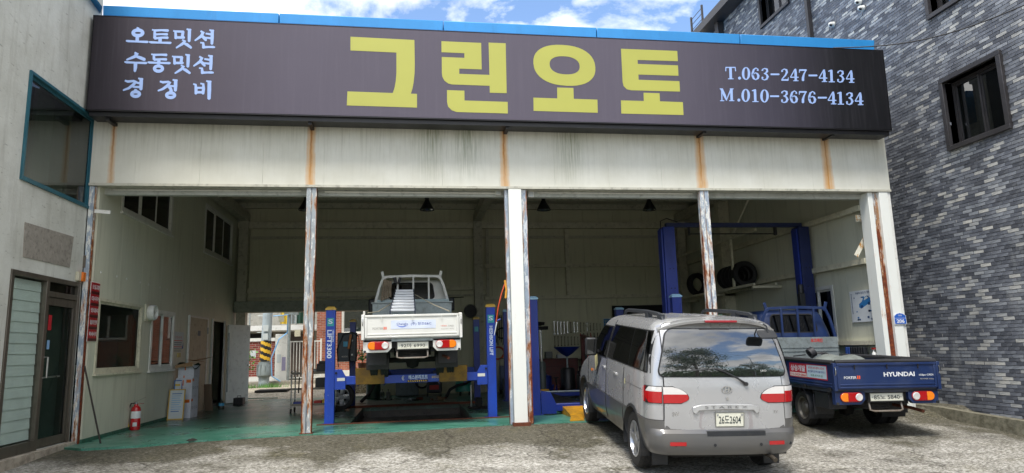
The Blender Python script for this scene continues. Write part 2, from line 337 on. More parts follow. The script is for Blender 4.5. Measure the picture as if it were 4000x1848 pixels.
# ---- ground
def ground():
    xs = [-400, -120, -40, -16, -9]+[XL-.0]+[-4.5+i*.5 for i in range(28)]+[9.3, 9.8, 10.6, 14, 24, 60, 160, 400]
    ys = [-400, -150, -60, -30, -18]+[-14+i*.5 for i in range(28)]+[-.3, 0.02, 1.0, 9.0, YB+.1, 10.5, 12, 13.2, 14.5, 20, 40, 120, 400]
    xs = sorted(set(xs)); ys = sorted(set(ys)); b = MB(); n = len(ys)
    b.v = [V((x, y, G(x, y)+(random.uniform(-.006, .006) if -8 < y < -.5 else 0))) for x in xs for y in ys]
    for i in range(len(xs)-1):
        for j in range(n-1):
            if XL-.01 <= xs[i] < 9.2 and 1.0 <= ys[j] < YB: continue
            b.f.append((i*n+j, (i+1)*n+j, (i+1)*n+j+1, i*n+j+1))
    b.build('ground', M_CONC, kind='structure', label='rough stained concrete apron sloping up to the garage')
ground()
PX0, PX1, PY0, PY1, PZ = -1.13, 1.15, 1.42, 5.05, -.24
def floor():
    fe = [aZ(x, y, 0) for x, y in ((318, 1752), (560, 1738), (750, 1722), (1000, 1707), (1190, 1697), (1400, 1690), (1600, 1680), (1800, 1668), (2052, 1656), (2290, 1647))]
    fe = [V((XL-.05, -.36, 0))]+[V((max(p.x, XL), p.y, 0)) for p in fe]+[V((4.5, .08, 0)), V((6, .12, 0)), V((9.25, .1, 0))]
    b = MB(); d = V((0, 0, -.09))
    b.prism(fe+[V((9.25, PY0, 0)), V((XL-.05, PY0, 0))], d)
    for x0, x1, y0, y1 in ((XL-.05, PX0, PY0, PY1), (PX1, 9.25, PY0, PY1), (XL-.05, 9.25, PY1, YB+.25)): b.box(x0, x1, y0, y1, -.09, 0)
    o = b.build('garage_floor', M_FLOOR, kind='structure', label='worn green painted garage floor, wet and grimy')
    p = MB(); p.box(PX0, PX1, PY0, PY1, PZ-.05, PZ)
    for a in ((PX0-.05, PX0, PY0, PY1), (PX1, PX1+.05, PY0, PY1), (PX0-.05, PX1+.05, PY0-.05, PY0), (PX0-.05, PX1+.05, PY1, PY1+.05)): p.box(*a, PZ, -.09)
    p.build('pit_lining', mat('oily_pit', '#28241f', .3, var=.5, sc_=6, dirt=.4, dcol='#4b3a2c'), o)
    MB().box(-1.7, 1.95, 1.245, 1.285, .002, .022).build('edge_strip', M_RUST, o)
    MB().box(PX0-.45, PX1+.5, PY1-.12, PY1-.04, .002, .05).build('edge_strip', M_RUST, o)
floor()
# ---- garage building
gar = thing('garage_building', 'open-fronted car repair garage with cream panels and rusty white posts', 'garage', (2, 4.6, 0))
def wall(fn, u0, u1, v0, v1, step, holes, m, parent, name='wall_panel', gap=.006, first=None):
    """upright panels between u0 and u1 with openings cut out; fn(u, v, d) gives a point, d = depth 0..1"""
    js = [u0]; x = u0+(first or step)
    while x < u1-.25: js.append(x); x += step
    js.append(u1)
    for a, b_ in zip(js, js[1:]):
        us = sorted({a+gap/2, b_-gap/2}|{h[k] for h in holes for k in (0, 1) if a+gap/2 < h[k] < b_-gap/2}); vv = sorted({v0, v1}|{h[k] for h in holes for k in (2, 3) if v0 < h[k] < v1})
        cells = []
        for p, q in zip(us, us[1:]):
            run = False
            for r, s_ in zip(vv, vv[1:]):
                if any(h[0] <= (p+q)/2 <= h[1] and h[2] <= (r+s_)/2 <= h[3] for h in holes): run = False; continue
                if run: cells[-1][3] = s_
                else: cells.append([p, q, r, s_]); run = True
        ids = list(range(len(cells)))
        for x_ in range(len(cells)):
            for y_ in range(x_):
                A, B = cells[x_], cells[y_]
                if A[0] == B[1] and A[2] < B[3] and B[2] < A[3]:
                    o_, n_ = ids[x_], ids[y_]; ids = [n_ if k_ == o_ else k_ for k_ in ids]
        for g in sorted(set(ids)):
            mb = MB()
            for (p, q, r, s_), k_ in zip(cells, ids):
                if k_ == g: mb.add([fn(u, v, dd) for u in (p, q) for dd in (0, 1) for v in (r, s_)], BOXF)
            mb.build(name, m, parent)
    for x in js[1:-1]:          # strip behind each joint
        run = [v0]+sorted({h[k] for h in holes for k in (2, 3) if h[0] < x < h[1] and v0 < h[k] < v1})+[v1]
        for r, s_ in zip(run, run[1:]):
            if any(h[0] < x < h[1] and h[2] <= (r+s_)/2 <= h[3] for h in holes): continue
            MB().add([fn(u, v, dd) for u in (x-.03, x+.03) for dd in (.55, 1.15) for v in (r+.001, s_-.001)], BOXF).build('joint_strip', m, parent)
BOXF = [(0, 1, 3, 2), (4, 6, 7, 5), (0, 4, 5, 1), (2, 3, 7, 6), (0, 2, 6, 4), (1, 5, 7, 3)]
# openings of the left wall (y0, y1, z0, z1), read off the photograph
def yz(px, py, X=XL): p = aX(px, py, X); return p.y, p.z
def rect(pl, X=XL):
    q = [yz(*p, X) for p in pl]; return (min(a[0] for a in q), max(a[0] for a in q), sum(sorted(a[1] for a in q)[:2])/2, sum(sorted(a[1] for a in q)[-2:])/2)
W_BIG = rect(((371, 1456), (541, 1444), (388, 1170), (553, 1195)))
W_SL = rect(((580, 1446), (670, 1438), (603, 1210), (682, 1226)))
W_U1 = rect(((490, 835), (668, 912), (490, 600), (668, 730))); W_U1 = (W_U1[0], W_U1[1], W_U1[2], 5.1)
W_U2 = rect(((796, 980), (903, 1030), (806, 795), (908, 872)))
D_OP = (6.85, 7.95, -.05, 2.2)
fnL = lambda u, v, d: V((XL-.09*d, u, v))
wall(fnL, .07, YB, -.05, ZC, 1.0, [W_BIG, W_SL, W_U1, W_U2, D_OP], M_IN, gar)
MB().box(XL-.012, XL+.012, .05, D_OP[0], .0, .06).build('skirting', mat('green_skirting', '#2c5f4c', .6, dirt=.5), gar)
fnR = lambda u, v, d: V((XR+.09*d, u, v))
W_R1 = (1.62, 2.75, 1.02, 2.42); W_R2 = (6.2, 7.5, 1.1, 2.2)
wall(fnR, .12, YB, -.02, ZC, 1.0, [W_R1, W_R2], M_IN, gar)
OPX = -.95
fnB = lambda u, v, d: V((u, YB+.09*d, v))
W_B = (2.95, 3.85, 1.02, 2.42)
wall(fnB, XL, XR, -.02, ZC, 1.0, [(XL-1, OPX, -.1, 2.52), W_B], M_INB, gar, first=.6)
def window(h, fn, n, m_f, m_g, parent=gar, fr=.055, dep=(-.015, .06), name='window', sill=True, room=None):
    """sliding window: outer frame part with panes, stiles and sill as sub-parts; fn(u, v, depth in m)"""
    u0, u1, v0, v1 = h
    def bx(mb, a, b_, c, d, e=dep):
        P = [fn(u, v, k) for u in (a, b_) for k in e for v in (c, d)]; mb.add(P, [(0, 1, 3, 2), (4, 6, 7, 5), (0, 4, 5, 1), (2, 3, 7, 6), (0, 2, 6, 4), (1, 5, 7, 3)]); return mb
    f = MB()
    for a in ((u0-.02, u1+.02, v0-.02, v0+fr), (u0-.02, u1+.02, v1-fr, v1+.02), (u0-.02, u0+fr, v0+fr, v1-fr), (u1-fr, u1+.02, v0+fr, v1-fr)): bx(f, *a)
    o = f.build(name, m_f, parent)
    us = [lerp(u0+fr, u1-fr, i/n) for i in range(n+1)]
    for i in range(n):
        k = .012 if i % 2 else .03
        g = MB(); bx(g, us[i]+.03, us[i+1]-.03, v0+fr+.03, v1-fr-.03, (k+.004, k+.008)); g.build('pane', m_g, o)
        s_ = MB()
        for a in ((us[i], us[i+1], v0+fr+.001, v0+fr+.04), (us[i], us[i+1], v1-fr-.04, v1-fr-.001), (us[i], us[i]+.04, v0+fr+.04, v1-fr-.04), (us[i+1]-.04, us[i+1], v0+fr+.04, v1-fr-.04)): bx(s_, *a, (k-.008+i*.001, k+.018+i*.001))
        s_.build('sash', m_f, o)
    if sill: s_ = MB(); bx(s_, u0-.05, u1+.05, v0-.055, v0-.021, (-.05, .02)); s_.build('sill', m_f, o)
    return o
fL = lambda u, v, d: V((XL-d, u, v)); fR = lambda u, v, d: V((XR+d, u, v)); fB = lambda u, v, d: V((u, YB+d, v))
window(W_BIG, fL, 1, M_STEEL, glass('office_front_glass', '#a9b3b0', .03, .95, fk=.12), fr=.03); window(W_SL, fL, 2, M_WHITE, M_DGLASS)
window(W_U1, fL, 3, M_WHITE_AL, M_DGLASS); window(W_U2, fL, 3, M_WHITE_AL, M_DGLASS)
window(W_R1, fR, 2, M_WHITE_AL, M_DGLASS); window(W_R2, fR, 2, M_WHITE_AL, M_GLASS); window(W_B, fB, 1, M_WHITE_AL, M_GLASS, sill=False)
# ceiling, purlins, rafters, girts
MB().box(XL-.1, XR+.1, .2, YB+.1, ZC, ZC+.12).build('ceiling_panel', M_DSTEEL, gar)
for y in (1.6, 3.0, 4.4, 5.8, 7.1, 8.3): MB().box(XL, XR, y, y+.07, ZC-.16, ZC-.001).build('purlin', M_DSTEEL, gar)
for x in (-4.9, 2.05, 8.7):
    MB().box(x-.11, x+.11, .3, YB-.02, ZC-.42, ZC-.161).build('rafter', M_DSTEEL, gar); MB().box(x-.13, x+.13, YB-.3, YB-.005, 0, ZC-.421).build('back_post', M_DSTEEL, gar)
MB().box(XL, XR, YB-.2, YB-.03, 5.02, 5.22).build('back_beam', M_STEEL, gar)
MB().box(XL, XR, YB-.07, YB-.01, 4.72, 4.80).build('girt', M_DSTEEL, gar)
MB().box(XL+.02, 2.3, YB-.16, YB-.02, 3.10, 3.23).build('girt', M_STEEL, gar)
MB().box(XL+.02, 2.3, YB-.10, YB-.02, 2.92, 2.97).build('girt', M_DSTEEL, gar)
for z in (3.78, 2.78): MB().box(2.25, XR, YB-.13, YB-.02, z, z+.11).build('girt', M_STEEL, gar)
for z in (3.80, 2.74):
    MB().box(XR-.13, XR-.01, .32, YB-.05, z, z+.11).build('girt', M_STEEL, gar)
MB().box(2.32, 2.40, YB-.12, YB-.02, 2.9, 5.0).build('downpipe', M_DSTEEL, gar)
MB().box(4.85, 4.97, YB-.14, YB-.02, 2.90, 5.0).build('wall_post', M_STEEL, gar)
MB().box(8.62, 8.93, 6.0, 6.25, 0, ZC-.17).build('wall_post', M_STEEL, gar)
MB().box(XL+.02, OPX+.1, YB-.38, YB-.165, 2.52, 2.84).build('shutter_box', mat('grey_green_steel', '#83897a', .5, dirt=.3), gar, bev=.01)
MB().box(OPX-.12, OPX, YB-.05, YB+.05, 0, 2.52).build('shutter_guide', M_DSTEEL, gar)
# fascia over the opening
zb = 4.14; XF0, XF1 = -5.24, 9.32
js = [XF0, -4.55]+[-4.55+1.02*i for i in range(1, 13)]+[8.7, XF1]
for a, b_ in zip(js, js[1:]): MB().box(a+.0006, b_-.0006, 0, .12, zb, 6.55).build('fascia_panel', M_FASC, gar, bev=.0015)
MB().box(XF0+.02, XF1-.02, .125, .2, zb+.03, 6.5).build('fascia_backing', M_DSTEEL, gar)
MB().box(XF0, XF1, -.022, -.001, zb-.03, zb+.012).box(XF0, XF1, -.001, .19, zb-.03, zb-.004).build('drip_trim', mat('trim_paint', '#b9b7a8', .45, dirt=.3), gar)
MB().box(XL, 9.05, .24, .36, zb-.12, zb+.02).build('lintel', mat('grey_lintel', '#b6bab4', .5, dirt=.2), gar)
MB().tube([(XL+.1, .2, zb-.05), (-1.9, .2, zb-.05)], .014).tube([(-1.5, .2, zb-.06), (1.6, .2, zb-.065)], .014).tube([(2.3, .2, zb-.05), (5.3, .2, zb-.05)], .014).build('conduit', M_WHITE, gar)
# roof edge flashing: blue
a, b_, c, d = aY(400, 20, .02), aY(3417, 157, .02), aY(3417, 196, .02), aY(400, 60, .02)
for i in range(5):
    t0, t1 = i/5, (i+1)/5; q = [a.lerp(b_, t0+.0004), a.lerp(b_, t1-.0004), d.lerp(c, t1-.0004), d.lerp(c, t0+.0004)]
    MB().hexa(q, (0, .5, .03)).build('roof_flashing', M_BLUE_FL, gar, bev=.012)
MB().hexa([d+V((.02, -.02, -.003)), c+V((0, -.02, -.003)), c+V((0, -.02, -.03)), d+V((.02, -.02, -.03))], (0, .1, 0)).build('flashing_lip', mat('flashing_lip', '#1c6aa5', .4, .1), gar)
MB().box(XF0-.1, XF1-.2, .55, YB+.3, 6.35, 6.5).build('roof', M_BLUE_FL, gar)
MB().box(XF1-.35, XF1-.2, .03, .45, 6.6, c.z-.04).build('roof_end_trim', M_WHITE, gar)
# posts of the opening
def post(parts, m_default, name='post'):
    for (x0, x1, y0, y1, z0, z1, m, tilt) in parts:
        mb = MB(); mb.add([(x+tilt*(z-z0), y, z) for x in (x0, x1) for y in (y0, y1) for z in (z0, z1)], [(0, 1, 3, 2), (4, 6, 7, 5), (0, 4, 5, 1), (2, 3, 7, 6), (0, 2, 6, 4), (1, 5, 7, 3)])
        mb.build(name, m or m_default, gar, bev=.004)
P_A = m_peel('flaking_white_post', '#d5d6cf', '#98a5b2', amt=.55, low=.05); P_B = m_peel('rusting_grey_post', '#c9cdcf', '#93a0ad', amt=.7, low=.2)
P_C = m_peel('white_post', '#dfe1da', '#d3d6d0', amt=-.9, low=.03); P_R = m_peel('rust_groove', '#b4b8b8', '#8a6a50', amt=.5, low=.42, ztop=4.8)
ZT = zb-.035
x = lambda px, py: aY(px, py, 0).x
xa, xb = x(276, 1730), x(297, 1730)
post([(xa, xb, .0, .06, -.06, ZT, P_A, -.003), (xb+.003, xb+.022, .015, .065, -.06, ZT, P_R, -.003)], P_A)
xa, xb = x(1174, 1680), x(1216, 1680); xm = (xa+xb)/2; P_B = m_peel('rust_edged_channel', '#d2d4d0', '#98a0a4', amt=.9, low=.2, edge=(xm, (xb-xa)/2))
post([(xa, xm-.008, .0, .11, 0, ZT, P_B, .002), (xm+.008, xb, .0, .11, 0, ZT, P_B, .002), (xm-.0075, xm+.0075, .02, .1, 0, ZT, P_A, .002)], P_B)
MB().box(xa-.02, xb+.02, -.03, .14, -.02, .012).build('base_plate', M_RUST, gar)
xa, xb, xc = x(1998, 1640), x(2062, 1640), x(2086, 1640); P_B = m_peel('rust_edged_jamb', '#c3c8ca', '#93a0ad', amt=.6, low=.2, edge=((xb+xc)/2-.01, (xc-xb)/2)); P_A = m_peel('grey_jamb', '#c3c8ca', '#93a0ad', amt=.9, low=.1, edge=(xa+.03, .045))
post([(xa+.05, xb, -.02, .28, 0, ZT, P_C, 0), (xa-.015, xa+.045, .04, .14, 0, ZT, P_A, 0), (xb+.003, xc, .03, .16, 0, ZT, P_B, 0)], P_C)
MB().box(xa+.02, xb+.04, -.09, .3, -.03, .035).build('base_plate', M_RUST, gar)
xa, xb = x(2732, 746), x(2767, 746); xm = (xa+xb)/2; P_A = m_peel('flaking_channel', '#d5d6cf', '#98a5b2', amt=.5, low=.12, edge=(xm, (xb-xa)/2))
post([(xa, xm-.01, .0, .11, -.02, ZT, P_A, 0), (xm+.01, xb, .0, .11, -.02, ZT, P_A, 0), (xm-.009, xm+.009, .018, .1, -.02, ZT, P_R, 0)], P_A)
xs_ = [x(p, 760) for p in (3393, 3411, 3432, 3466, 3478)]
post([(xs_[0], xs_[1], .03, .3, -.05, ZT, P_C, 0), (xs_[1]+.002, xs_[2], .05, .28, -.05, ZT, P_R, 0), (xs_[2]+.002, xs_[3], -.01, .25, -.05, ZT, P_C, 0), (xs_[3]+.012, xs_[4], .005, .27, -.05, ZT, M_WHITE, 0)], P_C)
MB().box(xs_[1]-.1, xs_[4]+.15, -.12, .4, -.25, -.052).build('post_footing', M_CONC, gar)
# ---- office building on the left (stucco wall with a window and a glazed door)
off = thing('office_building', 'grey stucco office wing with teal framed window and glazed aluminium door', 'building', (-8, -3, 0))
XO = -5.24
def rO(pl): return rect(pl, XO)
O_W = rO(((118, 283), (360, 456), (82, 700), (345, 810))); O_D = rO(((43, 1050), (316, 1106), (-10, 1793), (258, 1733)))
O_D = (aX(43, 1050, XO).y, -.06, .05, aX(43, 1050, XO).z)
fnO = lambda u, v, d: V((XO-.2*d, u, v))
wall(fnO, -7, -.002, -.2, 8.6, 20, [(O_W), (O_D)], M_STUC, off, 'wall')
fO = lambda u, v, d: V((XO-d, u, v))
window(O_W, fO, 1, M_TEAL, glass('office_glass', '#b5c0bc', .3, .93), off, fr=.022, dep=(-.03, .08), sill=False)
MB().box(XO-.5, XO-.45, -.85, -.24, 2.96, 5.49).build('added_pale_panel', mat('added_cream_panel', '#d5d6c2', .8), off)  # pale sheet added behind the pane to lighten the view of the room
# rooms behind the panes
M_ROOM = mat('office_wall_paint', '#b9bba6', .7); M_ROOMF = mat('office_floor', '#5d564c', .5)
wall(lambda u, v, d: V((-9.1-.1*d, u, v)), -7, 9.3, 0, 5.6, 30, [(-3, 1.6, .9, 2.4), (-4.5, -1, 3.5, 5.0)], M_ROOM, off, 'unseen_outer_wall')  # openings added in the unseen far wall to let daylight into the rooms
for h_ in ((-3, 1.6, .9, 2.4), (-4.5, -1, 3.5, 5.0)): window(h_, lambda u, v, d: V((-9.1-d, u, v)), 3, M_WHITE_AL, M_GLASS, off, sill=False)  # unseen windows, added with those openings
for q_ in ((-9.1, XO-.21, -7, -6.9, 0, 5.6), (-9.1, XL-.1, 9.2, 9.3, 0, 5.6)): MB().box(*q_).build('inner_wall', M_ROOM, off)
for q_ in ((-.02, .03), (2.75, 2.95), (5.5, 5.6)): MB().box(-9.1, XO-.21, -6.9, -.01, *q_).box(-9.1, XL-.1, -.01, 9.2, *q_).build('storey_floor', M_ROOMF, off)
for q_ in ((-6.6, XL-.1, 1.95, 2.05, .03, 2.75), (-6.2, XO-.22, -.35, -.25, 2.95, 5.5), (-6.6, XL-.1, 6.0, 6.1, .03, 2.75)): MB().box(*q_).build('partition', M_ROOM, off)
MB().box(-9.3, XO+.0, -7.02, -.05, 8.6, 8.75).build('roof', M_BLUE_FL, off)
# blue verge along the wall's top
p0, p1, p2, p3 = aX(353, 0, XO), aX(392, 54, XO), aX(400, 27, XO+.12), aX(380, 0, XO+.12)
MB().add([p0+(p0-p1)*3, p1, p2, p3+(p3-p2)*3, p0+(p0-p1)*3+V((-.1, 0, .1)), p1+V((-.1, 0, .1))], [(0, 1, 2, 3), (0, 4, 5, 1)]).build('verge_flashing', M_BLUE_FL, off)
MB().hexa([V((XO+.012, *yz(96, 868, XO))), V((XO+.012, *yz(285, 925, XO))), V((XO+.012, *yz(270, 1045, XO))), V((XO+.012, *yz(88, 1003, XO)))], (-.02, 0, 0)).build('plaster_patch', mat('bare_plaster', '#8f897f', .9, var=.2, sc_=9, dirt=.3, bump=.4), off)
MB().box(XO-.25, XO+.10, -7, -.02, -.3, .045).build('step', mat('step_concrete', '#a59c8c', .85, var=.2, dirt=.5, dcol='#5b5344', bump=.4), off, bev=.01)
# door set: frame, fixed blind panel, door leaf
y0, y1, z0, z1 = O_D; ym = aX(188, 1082, XO).y; fr = .07
d = MB()
for q in ((y0, y1, z1-fr, z1), (y0, y0+fr, z0, z1-fr), (y1-fr, y1, z0, z1-fr), (ym-.04, ym+.04, z0, z1-fr), (y0+fr, ym-.04, z0, z0+.14)): d.box(XO-.09, XO+.02, *q)
zt = aX(316, 1165, XO).z; d.box(XO-.08, XO+.015, ym+.04, y1-fr, zt-.05, zt+.03)
dr = d.build('door_frame', M_GREY_AL, off, bev=.004)
MB().box(XO-.035, XO-.03, y0+fr, ym-.04, z0+.14, z1-fr).build('pane', glass('blind_glass', '#f0f4f2', .05, .985, fk=.2), dr)
M_SLAT = mat('frosted_slat', '#e2e8e3', .55, var=.08)
ns = 15; zs = [lerp(z0+.16, z1-fr-.02, i/ns) for i in range(ns+1)]
sl = MB().add([(0, 0, 0), (0, 1, 0), (-.045, 1, .99), (-.045, 0, .99), (-.006, 0, 0), (-.006, 1, 0), (-.051, 1, .99), (-.051, 0, .99)], [(0, 1, 2, 3), (7, 6, 5, 4), (0, 4, 5, 1), (1, 5, 6, 2), (2, 6, 7, 3), (3, 7, 4, 0)]).mesh('blind_slat', M_SLAT)
for a_, c_ in zip(zs, zs[1:]):
    MB().hexa([(XO-.05, y0+fr+.01, a_), (XO-.05, ym-.05, a_), (XO-.060, ym-.05, c_-.003), (XO-.060, y0+fr+.01, c_-.003)], (-.006, 0, 0)).build('blind_slat', M_SLAT, dr)
MB().box(XO-.035, XO-.03, ym+.04, y1-fr, zt+.03, z1-fr).build('transom_pane', M_DGLASS, dr)
lf = MB(); lz = z0+.015
for q in ((ym+.045, y1-fr-.005, lz, lz+.12), (ym+.045, y1-fr-.005, zt-.17, zt-.055), (ym+.045, ym+.1, lz+.12, zt-.17), (y1-fr-.06, y1-fr-.005, lz+.12, zt-.17)): lf.box(XO-.06, XO-.005, *q)
lf = lf.build('door_leaf', M_GREY_AL, off, bev=.003)
MB().box(XO-.035, XO-.028, ym+.1, y1-fr-.06, lz+.12, zt-.17).build('pane', glass('door_glass', '#b3bcb8', .06, .95, fk=.15), lf)
MB().box(XO-.22, XO-.19, (ym+y1)/2-.02, y1-.04, .1, 2.1).build('added_pale_panel', mat('added_pale_green_panel', '#d3ddd5', .7), off)  # pale panel added behind the door glass for its lighter half
hp = aX(178, 1440, XO+.05)
MB().tube([(XO, hp.y, hp.z+.16), (XO+.07, hp.y, hp.z+.16), (XO+.07, hp.y, hp.z-.13), (XO, hp.y, hp.z-.13)], .014, 8).build('handle', mat('brushed_steel', '#b0b0ac', .3, .9), lf)
MB().tube([(XO+.01, hp.y-.02, hp.z-.13), (XO+.03, hp.y+.45, hp.z-.12)], .012, 8).build('push_bar', mat('brushed_steel'), lf)
MB().box(XO-.002, XO+.002, ym+.11, ym+.20, aX(185, 1235, XO).z-.2, aX(185, 1235, XO).z+.02).build('sticker', mat('red_sticker', '#b3202c', .4), lf)
MB().box(XO-.002, XO+.002, ym+.125, ym+.19, 1.45, 1.58).build('sticker', mat('pale_blue_sticker', '#7fa6cc', .4), lf)
# ---- brick building on the right
XBK = 10.3
brk = thing('brick_building', 'tall building clad in long grey bricks beside the garage', 'building', (14, 2, -.2))
B_Y0, B_Y1, B_Z0, B_Z1 = -9.0, 9.5, -.16, 12.2
def rB(pl): return rect(pl, XBK)
BW = [rB(((3690, 330), (3895, 215), (3938, 488), (3722, 570)))]
yy = aX(3640, 60, XBK); BW.append((yy.y-1.5, yy.y, yy.z+.02, yy.z+1.5))
w3 = aX(2980, 98, XBK); BW.append((w3.y-1.35, w3.y, w3.z, w3.z+1.45))
CO, LN = .065, .222
def bricks():
    near, far = [], []
    for r in range(int((B_Z1-B_Z0)/CO)):
        z = B_Z0+r*CO; off_ = (r*.37 % 1)*LN
        k = 0
        while True:
            y = B_Y0-off_+k*LN; k += 1
            if y > B_Y1: break
            yc, zc = y+LN/2, z+CO/2
            if yc < -6.5 or yc > B_Y1-.05: continue
            if any(h[0]-.10 < yc < h[1]+.10 and h[2]-.03 < zc < h[3]+.03 for h in BW): continue
            p = V((XBK, yc, zc))-CAM; dp = p.dot(FW)
            if dp < 1: continue
            px = 2000+FPX*p.dot(RT)/dp; py = 924-FPX*p.dot(UP)/dp
            if not (2300 < px < 6500 and -900 < py < 2100): continue
            vis = px > 3490 and 0 < py < 1660 and px < 3990 and not (px < 3680 and py > 1400)
            (near if vis else far).append((p.length, yc, zc))
    near.sort(); far += near[300:]; near = near[:300]
    bv = [(x_, y_, z_) for x_ in (0, .035) for y_ in (-.106, .106) for z_ in (-.0275, .0275)]
    bf = [(0, 1, 3, 2), (0, 4, 5, 1), (2, 3, 7, 6), (0, 2, 6, 4), (1, 5, 7, 3)]
    me = MB().add(bv, bf).mesh('brick', m_brick('grey_long_brick', False))
    for _, yc, zc in near:
        link('brick', me, brk, M=None).location = (XBK+random.uniform(-.004, .003), yc, zc)
    mb = MB()
    for _, yc, zc in far: mb.add(bv, bf, T(XBK+random.uniform(-.004, .003), yc, zc))
    mb.build('brickwork', m_brick('grey_long_brickwork', True), brk, kind='stuff')
bricks()
wall(lambda u, v, d: V((XBK+.012+.25*d, u, v)), B_Y0, B_Y1, -.4, B_Z1, 40, BW, mat('dark_mortar', '#66686b', .9, var=.2), brk, 'wall')
MB().box(XBK+.3, 20, B_Y1-.3, B_Y1, -.4, B_Z1).build('wall', mat('dark_mortar'), brk)
MB().box(XBK+.9, XBK+1, B_Y0, B_Y1, -.4, B_Z1).build('inner_wall', mat('dim_room', '#99978c', .8), brk)
M_CHAR = mat('charcoal_metal', '#3b393a', .45, .3, dirt=.15)
for i, h in enumerate(BW):
    m = MB(); a_, b2, c_, d_ = h
    for q in ((a_-.09, b2+.09, c_-.09, c_), (a_-.09, b2+.09, d_, d_+.09), (a_-.09, a_, c_, d_), (b2, b2+.09, c_, d_)): m.box(XBK-.06, XBK+.24, *q)
    o = m.build('window', M_CHAR, brk, bev=.006)
    window((a_+.002, b2-.002, c_+.002, d_-.002), lambda u, v, d: V((XBK+.17+d, u, v)), 2, M_CHAR, glass('grey_pane', '#8d9696', .3, .85), brk, fr=.05, sill=False)
ev = aX(2755, 165, XBK); er = ev.y
MB().add([(XBK-.5, er-11, ev.z+.05+.0), (XBK-.5, er+.55, ev.z+.05), (XBK+3, er+.55, ev.z+.05), (XBK+3, er-11, ev.z+.05), (XBK-.5, er-11, ev.z+.32), (XBK-.5, er+.55, ev.z+.32), (XBK+3, er+.55, ev.z+.32), (XBK+3, er-11, ev.z+.32)],
         [(0, 1, 2, 3), (7, 6, 5, 4), (0, 4, 5, 1), (1, 5, 6, 2), (2, 6, 7, 3), (3, 7, 4, 0)]).build('eave', M_CHAR, brk)
pp = aX(3158, 60, XBK-.06); MB().box(XBK-.11, XBK-.005, pp.y-.055, pp.y+.055, 3, ev.z).build('downpipe', M_CHAR, brk)
hp = aX(2812, 120, XBK-.1)
MB().add([(XBK-.24, hp.y-.14, hp.z+.42), (XBK-.02, hp.y-.14, hp.z+.42), (XBK-.02, hp.y+.14, hp.z+.42), (XBK-.24, hp.y+.14, hp.z+.42), (XBK-.2, hp.y-.1, hp.z-.2), (XBK-.04, hp.y-.1, hp.z-.2), (XBK-.04, hp.y+.1, hp.z-.2), (XBK-.2, hp.y+.1, hp.z-.2)],
         [(0, 1, 2, 3), (7, 6, 5, 4), (0, 4, 5, 1), (1, 5, 6, 2), (2, 6, 7, 3), (3, 7, 4, 0)]).box(XBK-.14, XBK-.03, hp.y-.055, hp.y+.055, 3, hp.z-.2).box(XBK-.26, XBK-.01, hp.y-.16, hp.y+.16, hp.z+.42, hp.z+.46).build('rainwater_head', M_CHAR, brk)
# balcony railing above the eave's end
rb = MB()
for i in range(4): rb.tube([(XBK-.3, er+.35, ev.z+.4+i*.2), (XBK-.3, er-.6, ev.z+.4+i*.2)], .012)
for i in range(2): rb.box(XBK-.33, XBK-.27, er+.32-i*.9, er+.38-i*.9, ev.z+.32, ev.z+1.1)
rb.build('railing', M_CHAR, brk)
# kerb along the brick wall
kb = MB()
ks = [(9.42, .55), (9.5, -.2), (9.58, -1.0), (9.66, -2.0), (9.72, -3.0), (9.8, -6), (9.8, -9)]
vs_ = []
for i, (x_, y_) in enumerate(ks):
    zt_ = lerp(.03, -.1, min(1, max(0, -y_)/1.8)); vs_ += [(x_, y_, -.6), (x_+.015, y_, zt_), (x_+.17, y_, zt_), (x_+.17, y_, -.6)]
kb.add(vs_, [(4*i+j, 4*i+j+1, 4*i+j+5, 4*i+j+4) for i in range(len(ks)-1) for j in range(3)]+[(0, 1, 2, 3)])
kb.build('kerb', mat('mossy_kerb_concrete', '#74705f', .9, var=.25, sc_=5, dirt=.6, dcol='#37341f', bump=.5), kind='structure', label='low mossy concrete kerb along the foot of the brick wall')
MB().box(9.7, XBK+.02, -9, .6, -.5, -.14).build('gravel_strip', mat('dark_gravel', '#3a3830', .95, var=.4, sc_=30, bump=.6), kind='structure', label='dark debris strip between kerb and brick wall')
# ================================================================ shop sign
SY = -.42
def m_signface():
    t = NT('dark_sign_ground'); X = t.sep()[0]
    c = t.ramp(t.ma('DIVIDE', t.ma('ADD', X, 5.2), 14.4), [(0, '#241f26'), (.10, '#443e48'), (.22, '#4f4955'), (.66, '#534d59'), (.83, '#3a3742'), (.93, '#141418'), (1, '#0e0e11')])  # ground colour runs from grey-purple to near black at both ends
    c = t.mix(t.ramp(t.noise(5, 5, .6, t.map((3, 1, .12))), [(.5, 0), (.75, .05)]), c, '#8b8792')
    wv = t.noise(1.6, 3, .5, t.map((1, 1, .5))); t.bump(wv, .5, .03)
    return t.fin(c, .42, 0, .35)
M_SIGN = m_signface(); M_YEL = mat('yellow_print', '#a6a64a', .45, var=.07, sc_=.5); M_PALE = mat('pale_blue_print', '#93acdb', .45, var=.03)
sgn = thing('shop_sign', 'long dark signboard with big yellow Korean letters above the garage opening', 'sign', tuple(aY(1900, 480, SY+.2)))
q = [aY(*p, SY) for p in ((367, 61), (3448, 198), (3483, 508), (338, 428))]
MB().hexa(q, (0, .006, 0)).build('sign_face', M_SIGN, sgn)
fr_ = MB(); qq = [q[0]+V((-.012, 0, .012)), q[1]+V((.012, 0, .012)), q[2]+V((.012, 0, -.012)), q[3]+V((-.012, 0, -.012))]
